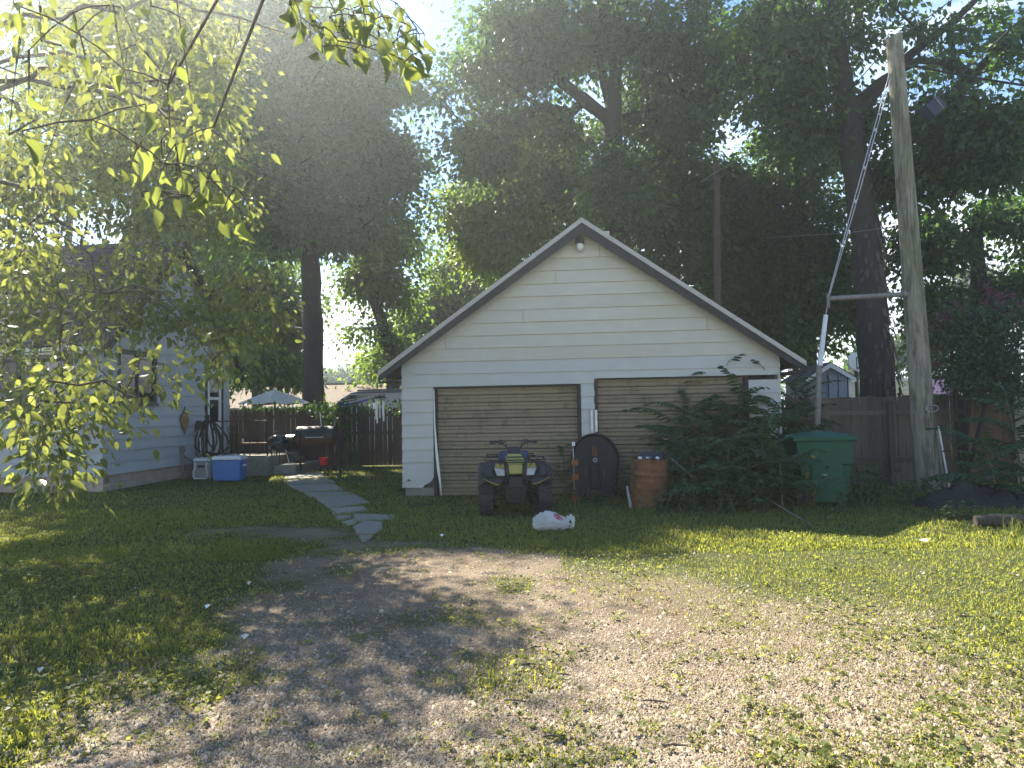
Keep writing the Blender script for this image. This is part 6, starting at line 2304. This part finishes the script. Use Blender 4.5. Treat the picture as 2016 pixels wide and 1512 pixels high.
for i, (u, v, Y, s) in enumerate(near):
    Yj = Y + rng.normal() * .18
    p = np.array(at(u + rng.normal() * 8, v + rng.normal() * 8, Yj)) - OV
    o = bpy.data.objects.new('leaf', lme[rng.integers(0, 3)])
    scene.collection.objects.link(o)
    o.parent = ov
    d = np.array([[rng.normal() * .38, rng.normal() * .45, -1.0]])
    if u > 740:
        d = d + np.array([[.5, 0, 0]])
    Mf = frames(d, rng, 0)[0]
    o.matrix_local = Matrix.Translation(Vector(p)) @ Matrix([list(r_) for r_ in Mf]).to_4x4() @ Matrix.Diagonal((s * rng.uniform(.55, 1.35),) * 3).to_4x4()
    near_pos.append(p)
roots_ = [np.array(at(u, v, Y)) - OV for u, v, Y in ((600, -120, 2.9), (700, -130, 2.9), (790, -60, 2.9), (330, 170, 2.6), (420, 250, 2.7), (150, -120, 2.4), (300, -120, 2.4), (60, -100, 2.4))]
lim_end = np.array(limbs_[0][-1])
for r_ in roots_:
    j = int(np.argmin(np.linalg.norm(lnodes[:60] - r_, axis=1)))
    b_ = lnodes[j]
    mid = (b_ + r_) / 2 + np.array([0, 0, .15])
    tsegs.append((b_, mid, .012, .009))
    tsegs.append((mid, r_, .009, .006))
# chain each leaf to the nearest twig already grown, so the twigs fork instead of fanning out
tree_n = [np.array(r_) for r_ in roots_]
todo = list(near_pos)
while todo:
    A_, B_ = np.array(tree_n), np.array(todo)
    D_ = np.linalg.norm(A_[:, None] - B_[None], axis=2) + np.maximum(0, B_[None, :, 2] - A_[:, None, 2]) * 1.5
    i_, j_ = np.unravel_index(np.argmin(D_), D_.shape)
    p, q = A_[i_], B_[j_]
    mid = (p + q) / 2 + np.array([0, 0, .02])
    joint = q + np.array([0, 0, .022])
    tsegs.append((p, mid, .0032, .0028))
    tsegs.append((mid, joint, .0028, .0022))
    tsegs.append((joint, q, .0016, .0012))
    tree_n.append(joint)
    todo.pop(j_)
v, f = tubes_np(tsegs, 4)
np_mesh('twig', v, f, M_BARK, ov, smooth=True)
# ------------------------------------------------------------------ weeds and saplings
def frond_mesh(L, pairs, leaflet, rng, droop=.5):
    """one pinnate leaf along +x, arching down"""
    vs, fs, tn = [], [], []
    pts = []
    for i in range(pairs + 1):
        t = i / pairs
        pts.append(np.array([L * t, 0, .22 * L * math.sin(t * 1.7) - droop * L * t * t * .55]))
    pv, pf = tubes_np([(pts[i], pts[i + 1], .004 * (1 - .7 * i / pairs), .004 * (1 - .7 * (i + 1) / pairs)) for i in range(pairs)], 4)
    pos, d, sz = [], [], []
    for i in range(1, pairs + 1):
        t = i / pairs
        for s in (-1, 1):
            pos.append(pts[i])
            d.append([.45 + .3 * t + rng.normal() * .08, s * (1 - .25 * t), -.38 + rng.normal() * .12])
            sz.append(leaflet * (1 - .5 * abs(t - .45)) * rng.uniform(.85, 1.1))
    pos.append(pts[-1])
    d.append([1, 0, -.4])
    sz.append(leaflet * .8)
    lv, lf = leaves(LEAF10, np.array(pos), np.array(d, float), np.array(sz), rng, up_bias=3.0, width=.85)
    nv = len(pv)
    me = bpy.data.meshes.new('frond')
    me.from_pydata([tuple(p) for p in np.vstack([pv, lv])], [], [tuple(q) for q in pf] + [tuple(q + nv) for q in lf])
    me.materials.append(ML_HEAV)
    a = me.attributes.new('tint', 'FLOAT', 'POINT')
    a.data.foreach_set('value', np.concatenate([np.full(nv, .9), np.repeat(np.clip(.5 + .25 * rng.normal(size=len(pos)), 0, 1), len(LEAF10[0]))]).astype(np.float32))
    me.polygons.foreach_set('use_smooth', [True] * len(me.polygons))
    me.update()
    return me


rng = np.random.default_rng(31)
FR = [frond_mesh(.80, 10, .19, rng, .45), frond_mesh(.65, 8, .18, rng, .75), frond_mesh(.95, 12, .20, rng, .6), frond_mesh(.45, 6, .15, rng, .3)]
M_STEM = pmat('green_stem', (.10, .12, .055), .7, .2, 10)


def sapling(label, u, v, Yoff, h, lean, nf, fsz=1.0, group='tree-of-heaven saplings beside the garage'):
    b = gnd(u, v)
    b.y += Yoff
    t = thing('sapling', label, 'sapling', (b.x, b.y, 0), 0, group)
    P = [np.array([lean[0] * q * q * h, lean[1] * q * q * h, h * q]) for q in np.linspace(0, 1, 7)]
    MB().tube([tuple(p) for p in P], list(np.linspace(.022, .007, 7)), 6).build('stem', M_STEM, t)
    nf = int(nf * 1.5)
    for k in range(nf):
        q = .12 + .88 * (k + .5) / nf
        i = min(int(q * 6), 5)
        w = q * 6 - i
        p = P[i] * (1 - w) + P[i + 1] * w
        a = k * 2.4 + rng.uniform(-.4, .4)
        o = bpy.data.objects.new('frond', FR[3] if q > .96 else FR[rng.integers(0, 3)])
        scene.collection.objects.link(o)
        o.parent = t
        o.location = tuple(p)
        o.rotation_euler = (rng.uniform(-.2, .2), rng.uniform(-.75, -.1) * (1.2 if q > .8 else .8), a)
        s = 1.15 * fsz * rng.uniform(.75, 1.15) * (1 - .25 * q)
        o.scale = (s, s, s)


saps = [
    ('tall sapling whose top frond rises against the white garage boards', 1462, 985, 1.3, 2.35, (-.04, 0), 15, 1.0),
    ('sapling in front of the right end of the second garage door', 1415, 990, 1.2, 1.75, (-.10, 0), 14, 1.0),
    ('sapling reaching left across the second garage door', 1392, 992, 1.0, 1.45, (-.22, 0), 13, 1.05),
    ('broad sapling covering the right garage pier', 1505, 990, 1.1, 1.95, (.03, 0), 15, 1.05),
    ('sapling under the garage eave tip', 1560, 985, 1.3, 2.2, (.05, 0), 15, 1.05),
    ('sapling arching over the guy wire guard behind the bin', 1610, 970, 1.2, 2.35, (.08, .0), 14, 1.0),
    ('low sapling between the rusty drum and the bin, left one', 1400, 1000, .5, 1.0, (-.12, -.05), 12, .9),
    ('low sapling between the rusty drum and the bin, middle one', 1450, 1004, .45, 1.1, (.02, -.08), 13, .95),
    ('low sapling with drooping fronds right beside the bin', 1520, 1002, .4, 1.2, (.0, -.06), 13, .95),
    ('leggy sapling standing just right of the rusty drum', 1368, 996, .9, 1.25, (.02, 0), 10, .8),
    ('tiny sapling poking up behind the marker post', 1118, 985, .55, .95, (-.05, 0), 6, .5),
    ('sapling behind the bin below the garden shed', 1660, 975, 1.6, 1.7, (-.05, 0), 13, 1.0),
    ('leafy shoot bending in from the right edge below the bush', 2030, 985, .2, 1.75, (-.12, 0), 15, 1.0),
    ('leafy shoot spreading low in front of the pale fence', 1990, 1000, .3, .95, (-.2, 0), 11, 1.0),
]
saps += [
    ('sapling pressed against the right door frame', 1470, 990, .9, 1.6, (-.02, -.03), 15, 1.0),
    ('sapling in the thick of the weeds under the door handle', 1440, 995, .8, 1.4, (-.08, -.03), 15, 1.0),
    ('sapling hiding the foot of the right garage pier', 1530, 995, .7, 1.45, (.02, -.05), 15, 1.0),
    ('sapling right behind the bin lid hinge', 1570, 992, .8, 1.65, (.03, .0), 15, 1.0),
    ('sapling between the guy wire and the plank fence', 1635, 975, 1.5, 1.95, (.02, .0), 14, 1.0),
    ('knee-high sapling in front of the pale dead branch', 1425, 1008, .15, .7, (-.1, -.05), 10, .8),
    ('knee-high sapling left of the yellowing weed', 1550, 1006, .2, .85, (-.05, -.06), 11, .85),
    ('sapling spreading under the lowest door panel', 1385, 1002, .35, .85, (-.12, -.03), 11, .85),
]
for s in saps:
    sapling(*s)

# broad-leaved weeds: stems with oval leaves
def weed(name, label, u, v, Yoff, h, n_stem, mat, leaf=.07, spread=.25, cat='weed', group=None, dens=1.0):
    b = gnd(u, v)
    b.y += Yoff
    t = thing(name, label, cat, (b.x, b.y, 0), 0, group)
    segs, pos, d, sz = [], [], [], []
    for k in range(n_stem):
        a = rng.uniform(0, 2 * PI)
        ln = h * rng.uniform(.55, 1.1)
        tip = np.array([math.cos(a) * spread * rng.uniform(.3, 1), math.sin(a) * spread * rng.uniform(.3, 1) * .8, ln])
        b0 = np.array([rng.normal() * spread * .35, rng.normal() * spread * .3, 0])
        prev = b0
        for s in range(1, 7):
            q = s / 6
            p = b0 * (1 - q) + (b0 + tip) * q + rng.normal(size=3) * .012
            segs.append((prev, p, .005 * (1 - q) + .002, .005 * (1 - q) + .0015))
            prev = p
            for _ in range(rng.poisson(3.2 * dens)):
                ang = rng.uniform(0, 2 * PI)
                pos.append(p + rng.normal(size=3) * .02)
                d.append([math.cos(ang), math.sin(ang), -.25 + rng.normal() * .3])
                sz.append(leaf * rng.uniform(.6, 1.3))
    v_, f_ = tubes_np(segs, 4)
    np_mesh('stem', v_, f_, M_STEM, t)['kind'] = 'stuff'
    v_, f_ = leaves(LEAF10, np.array(pos), np.array(d), np.array(sz), rng, up_bias=1.0, width=.95)
    o = np_mesh('leaves', v_, f_, mat, t, tint=np.repeat(np.clip(.5 + .3 * rng.normal(size=len(pos)), 0, 1), len(LEAF10[0])), smooth=True)
    o['kind'] = 'stuff'


ML_WEED = leaf_mat('leaf_weed', (.030, .065, .022), (.055, .105, .035), (.09, .18, .04), .3)
weed('yellowing_weed', 'weed with yellow-green leaves climbing in front of the bin left edge', 1585, 1000, .0, .80, 5, ML_YEL, .085, .16)
for lab, u, v, yo, h, ns_, lf, spd in (
        ('leafy weed clump at the foot of the rusty drum right side', 1352, 1010, .1, .55, 9, .08, .3),
        ('dark weed thicket in front of the bin left corner', 1480, 1012, .25, .75, 14, .085, .5),
        ('weed thicket below the middle of the second garage door', 1420, 1010, .25, .65, 14, .085, .5),
        ('small bright weed in front of the bin', 1648, 1008, -.15, .38, 7, .06, .16),
        ('weed clump at the right foot of the bin', 1705, 1000, .35, .65, 12, .075, .35),
        ('weed clump left of the utility pole', 1752, 995, .55, .75, 14, .075, .4),
        ('weed clump at the base of the utility pole', 1815, 998, .1, .48, 12, .07, .35),
        ('tall feathery weed in front of the plank fence', 1700, 985, 1.8, 1.25, 14, .075, .5),
        ('weed clump in front of the dark tarpaulin', 1880, 1020, -.05, .28, 9, .06, .3),
        ('weeds around the foot of the black tub', 1180, 992, -.05, .30, 11, .06, .4),
        ('weeds beside the black tub near the metal strip', 1225, 985, .2, .35, 6, .06, .15),
        ('weed clump at the left garage corner', 782, 980, .4, .40, 11, .07, .3),
        ('weed patch below the railing by the smoker', 560, 925, .3, .35, 12, .08, .5),
        ('green weed growing beside the barrel drum base', 1300, 1008, .0, .25, 6, .06, .2),
        ('tangle of weeds behind the bin reaching the guy wire', 1640, 975, 1.3, 1.15, 16, .08, .5),
        ('weed thicket under the garage right pier', 1540, 1000, .8, .95, 16, .085, .55)):
    weed('weed', lab, u, v, yo, h, ns_, ML_WEED, lf, spd, group='weed clumps')
# grass tuft at the right edge
def blades(px, py, h, w, rng, lean=.5):
    n = len(px)
    z = ground_z(px, py)
    a = rng.uniform(0, 2 * np.pi, n)
    ca, sa = np.cos(a), np.sin(a)
    b = rng.uniform(0, 2 * np.pi, n)
    ln = lean * rng.random(n) ** .7 * h
    bx, by = np.cos(b) * ln, np.sin(b) * ln
    V = np.zeros((n, 5, 3))
    V[:, 0] = np.stack([px - ca * w, py - sa * w, z - .005], 1)
    V[:, 1] = np.stack([px + ca * w, py + sa * w, z - .005], 1)
    V[:, 2] = np.stack([px - ca * w * .8 + bx * .35, py - sa * w * .8 + by * .35, z + h * .6], 1)
    V[:, 3] = np.stack([px + ca * w * .8 + bx * .35, py + sa * w * .8 + by * .35, z + h * .6], 1)
    V[:, 4] = np.stack([px + bx, py + by, z + h * .95 - .35 * ln], 1)
    base = (np.arange(n) * 5)[:, None, None]
    Fc = np.array([(0, 1, 3), (0, 3, 2), (2, 3, 4)])[None] + base
    return V.reshape(-1, 3), Fc.reshape(-1, 3)


M_GRASS = leaf_mat('grass_blade', (.055, .090, .032), (.15, .18, .062), (.56, .58, .08), .45, rough=.55)
M_DRY = leaf_mat('dry_grass', (.20, .15, .06), (.34, .27, .13), (.3, .24, .1), .3, rough=.7)
for lab, u, v, n_, hh in (('long pale grass tuft at the right edge of the sunlit strip', 1990, 1078, 70, .28), ('small grass tuft in the gravel near the dark twigs', 895, 1345, 45, .06), ('long grass tuft behind the right edge tuft', 2010, 1055, 50, .32)):
    b = gnd(u, v)
    gxx, gyy = b.x + rng.normal(size=n_) * .10, b.y + rng.normal(size=n_) * .07
    v_, f_ = blades(gxx, gyy, hh * rng.uniform(.5, 1.1, n_), np.full(n_, .004), rng, .8)
    tag(np_mesh('grass_tuft', v_, f_, M_GRASS, tint=np.repeat(rng.uniform(.4, 1, n_), 5)), lab, 'grass tuft')

# vines on the picket fence
vp, vd = [], []
for u, v, su_, sv_, n_ in ((560, 802, 60, 5, 60), (640, 804, 50, 7, 230), (665, 818, 38, 14, 200), (685, 845, 22, 22, 110), (720, 798, 36, 4, 60), (745, 792, 22, 6, 80), (785, 800, 8, 10, 40), (500, 800, 25, 4, 40), (690, 880, 14, 20, 25)):
    for _ in range(n_):
        p = at(u + rng.normal() * su_ * .6, v + rng.normal() * sv_, 21.85 + rng.normal() * .06)
        vp.append(tuple(p))
        vd.append((rng.normal() * .4, -.4 + rng.normal() * .3, -.7 + rng.normal() * .3))
v_, f_ = leaves(LEAF10, np.array(vp), np.array(vd), rng.uniform(.07, .14, len(vp)), rng, up_bias=.3, width=1.3)
vn = thing('vine', 'leafy green vine draped over the top of the picket fence', 'vine', (-5.6, 21.85, 0))
o = np_mesh('leaves', v_ - np.array([-5.6, 21.85, 0]), f_, ML_DARK, vn, tint=np.repeat(rng.random(len(vp)), len(LEAF10[0])))
o['kind'] = 'stuff'
sg_ = []
for _ in range(16):
    p = np.array(at(rng.uniform(600, 720), rng.uniform(797, 803), 21.86))
    q = p + np.array([rng.normal() * .3, 0, -rng.uniform(.4, 1.3)])
    sg_.append((p, q, .008, .005))
v_, f_ = tubes_np(sg_, 4)
np_mesh('stem', v_ - np.array([-5.6, 21.85, 0]), f_, M_BARK_D, vn)

# ------------------------------------------------------------------ grass and gravel
rng = np.random.default_rng(55)


def scatter(n, y0, y1, power, xpad=1.0):
    """points inside the view wedge, denser near the camera"""
    t = rng.random(n)
    y = (y0 ** (1 - power) + t * (y1 ** (1 - power) - y0 ** (1 - power))) ** (1 / (1 - power))
    x = rng.uniform(-1, 1, n) * (y * .80 + xpad)
    return x, y


def clear_of(x, y):
    ok = np.ones(x.shape, bool)
    lx, ly = x - G0.x, y - G0.y
    c, s = math.cos(-GROT), math.sin(-GROT)
    gxl, gyl = lx * c - ly * s, lx * s + ly * c
    ok &= ~((gxl > -.02) & (gxl < GW) & (gyl > .02) & (gyl < GD))
    lx, ly = x - H0.x, y - H0.y
    hx, hy = lx * c - ly * s, lx * s + ly * c
    ok &= ~((hx < 0) & (hy > 0) & (hy < HD))
    ok &= ~((hx > 0) & (hx < 2.1) & (hy > 3.75) & (hy < 6.1)) & ~((hx > 2.1) & (hx < 2.75) & (hy > 4.1) & (hy < 6.1))
    for pts in slabs_px:
        P = np.array([tuple(gnd(u, v, .03))[:2] for u, v in pts])
        ok &= poly_sd(x, y, P) < .05 * hash2(np.floor(x * 40), np.floor(y * 40), 3) + .06 * (fbm(x * 4, y * 4, 66) > .58)
    return ok


def lushness(x, y):
    return np.clip(.2 + .8 * sstep(.3, .7, fbm(x * .9, y * .9, 71)), 0, 1)


V_, F_, T_ = [], [], []
nb_ = 0
for (n, y0, y1, pw, wdt, hh) in ((195000, 2.6, 9, 1.6, .0042, .038), (170000, 8, 24, 1.5, .0075, .062)):
    x, y = scatter(n, y0, y1, pw)
    g = grass_cover(x, y)
    keep = (rng.random(n) < g ** 1.3) & clear_of(x, y)
    x, y = x[keep], y[keep]
    lu = lushness(x, y)
    gc = g[keep]
    h = hh * rng.uniform(.45, 1.2, len(x)) * (.65 + .6 * lu) * (.55 + .45 * gc)
    shade_strip = sstep(9.4, 10.4, y) * (x > .3)
    h *= 1 + .7 * shade_strip * rng.random(len(x))
    if y0 > 5:
        h *= .85
    v, f = blades(x, y, h, wdt * rng.uniform(.6, 1.3, len(x)), rng, .9)
    T_.append(np.repeat(np.clip(.25 + .45 * (fbm(x * 1.7, y * 1.7, 91)) + .25 * rng.normal(size=len(x)), 0, 1), 5))
    V_.append(v)
    F_.append(f + nb_)
    nb_ += len(v)
gr = np_mesh('grass', np.concatenate(V_), np.concatenate(F_), M_GRASS, tint=np.concatenate(T_))
gr['kind'] = 'stuff'
gr['label'] = 'short weedy green lawn and grass along the drive'
gr['category'] = 'grass'
# clover and broad leaves in the lawn
x, y = scatter(60000, 2.6, 16, 1.5)
g = grass_cover(x, y)
cl_ = sstep(.48, .62, fbm(x * 1.2 + 3, y * 1.2, 101))
keep = (rng.random(len(x)) < (g * (.25 + .75 * cl_)) ** 1.2) & clear_of(x, y)
x, y = x[keep], y[keep]
p = np.stack([x, y, ground_z(x, y) + rng.uniform(.005, .05, len(x))], 1)
a = rng.uniform(0, 2 * np.pi, len(x))
d = np.stack([np.cos(a), np.sin(a), rng.normal(size=len(x)) * .35], 1)
v, f = leaves(LEAF2, p, d, rng.uniform(.022, .05, len(x)), rng, up_bias=1.5, width=1.3)
cv = np_mesh('clover', v, f, M_GRASS, tint=np.repeat(np.clip(rng.normal(size=len(x)) * .25 + .5, 0, 1), 4))
cv['kind'] = 'stuff'
cv['label'] = 'low clover and broad-leaved weeds in the lawn'
cv['category'] = 'ground cover'
# dry straw on the drive and its edges
x, y = scatter(60000, 2.6, 11, 1.7)
sdv = poly_sd(x, y, GRAVEL)
keep = (rng.random(len(x)) < np.maximum(np.exp(-np.abs(sdv) * 1.1), .45 * (x > .8) * (sdv > 0)) * .9 * (fbm(x * 2, y * 2, 41) > .47)) & clear_of(x, y)
x, y = x[keep], y[keep]
v, f = blades(x, y, rng.uniform(.008, .03, len(x)), np.full(len(x), .003), rng, 2.6)
dg = np_mesh('dry_grass', v, f, M_DRY, tint=np.repeat(rng.random(len(x)), 5))
dg['kind'] = 'stuff'
dg['label'] = 'dry straw scattered along the edges of the gravel drive'
dg['category'] = 'grass'
# scattered low weed rosettes on the drive
x, y = scatter(1500, 2.7, 9.5, 1.6)
g = grass_cover(x, y)
keep = (poly_sd(x, y, GRAVEL) > -.4) & (rng.random(len(x)) < np.where(x > .3, .75, .35)) & clear_of(x, y)
x, y = x[keep], y[keep]
rep = rng.integers(5, 16, len(x))
xx, yy = np.repeat(x, rep), np.repeat(y, rep)
a = rng.uniform(0, 2 * np.pi, len(xx))
rr3 = rng.uniform(0, .045, len(xx))
p = np.stack([xx + np.cos(a) * rr3, yy + np.sin(a) * rr3, ground_z(xx, yy) + rng.uniform(.003, .03, len(xx))], 1)
d = np.stack([np.cos(a), np.sin(a), rng.uniform(-.1, .8, len(xx))], 1)
v, f = leaves(LEAF2, p, d, rng.uniform(.015, .045, len(xx)), rng, up_bias=1.2, width=.9)
wd = np_mesh('drive_weeds', v, f, M_GRASS, tint=np.repeat(np.clip(rng.normal(size=len(xx)) * .3 + .55, 0, 1), 4))
wd['kind'] = 'stuff'
wd['label'] = 'small weed rosettes sprouting through the gravel drive'
wd['category'] = 'weeds'
# gravel stones
OCT = np.array([(1, 0, -.5), (-1, 0, -.5), (0, 1, -.5), (0, -1, -.5), (0, 0, 1)], float)
OCF = np.array([(0, 2, 4), (2, 1, 4), (1, 3, 4), (3, 0, 4)])
x, y = scatter(205000, 2.55, 9.4, 1.85)
g = grass_cover(x, y)
keep = (rng.random(len(x)) < np.clip(1.15 - g * 1.3, 0, 1) * (.6 + .4 * sstep(.35, .6, fbm(x * .8 + 2, y * .5, 61)))) & clear_of(x, y)
x, y = x[keep], y[keep]
n_ = len(x)
size = rng.lognormal(math.log(.0062), .5, n_)
size = np.clip(size, .0035, .022)
tv = OCT[None] * (1 + rng.normal(size=(n_, 5, 1)) * .22) + rng.normal(size=(n_, 5, 3)) * .16
tv *= np.stack([np.ones(n_), rng.uniform(.6, 1, n_), rng.uniform(.45, .8, n_)], 1)[:, None, :]
a = rng.uniform(0, 2 * np.pi, n_)
ca, sa = np.cos(a)[:, None], np.sin(a)[:, None]
tv = np.stack([tv[:, :, 0] * ca - tv[:, :, 1] * sa, tv[:, :, 0] * sa + tv[:, :, 1] * ca, tv[:, :, 2]], 2)
tv = tv * size[:, None, None] + np.stack([x, y, ground_z(x, y) + size * .25], 1)[:, None, :]
f = OCF[None] + (np.arange(n_) * 5)[:, None, None]
M_STONE = bpy.data.materials.new('gravel_stone')
M_STONE.use_nodes = True
_n, _l = M_STONE.node_tree.nodes, M_STONE.node_tree.links
_a = _n.new('ShaderNodeAttribute')
_a.attribute_name = 'tint'
_r = _n.new('ShaderNodeValToRGB')
for pos_, c in ((.3, (.22, .178, .13, 1)), (.6, (.31, .255, .19, 1)), (.82, (.29, .24, .185, 1))):
    e = _r.color_ramp.elements.new(pos_)
    e.color = c
_r.color_ramp.elements[0].color = (.12, .09, .062, 1)
_r.color_ramp.elements[-1].color = (.40, .34, .26, 1)
_l.new(_a.outputs['Fac'], _r.inputs['Fac'])
_l.new(_r.outputs[0], _n['Principled BSDF'].inputs['Base Color'])
_n['Principled BSDF'].inputs['Roughness'].default_value = .9
gs = np_mesh('gravel', tv.reshape(-1, 3), f.reshape(-1, 3), M_STONE, tint=np.repeat(rng.random(n_), 5))
gs['kind'] = 'stuff'
gs['label'] = 'loose tan and grey gravel covering the drive'
gs['category'] = 'gravel'
# ------------------------------------------------------------------ haze: added scattering volume standing in for lens glare
hzm = bpy.data.materials.new('glare_veil')
hzm.use_nodes = True
_n, _l = hzm.node_tree.nodes, hzm.node_tree.links
_n.remove(_n['Principled BSDF'])
_v = _n.new('ShaderNodeVolumePrincipled')
_v.inputs['Color'].default_value = (.86, .95, 1.0, 1)
_v.inputs['Density'].default_value = VEIL_DENSITY
_v.inputs['Anisotropy'].default_value = .72
_l.new(_v.outputs[0], _n['Material Output'].inputs['Volume'])
hz_ = MB().box(-215, 215, -40, 240, -1.2, 27).build('veil', hzm)
hz_['kind'] = 'stuff'
hz_['label'] = 'thin bright haze added to stand in for lens glare'
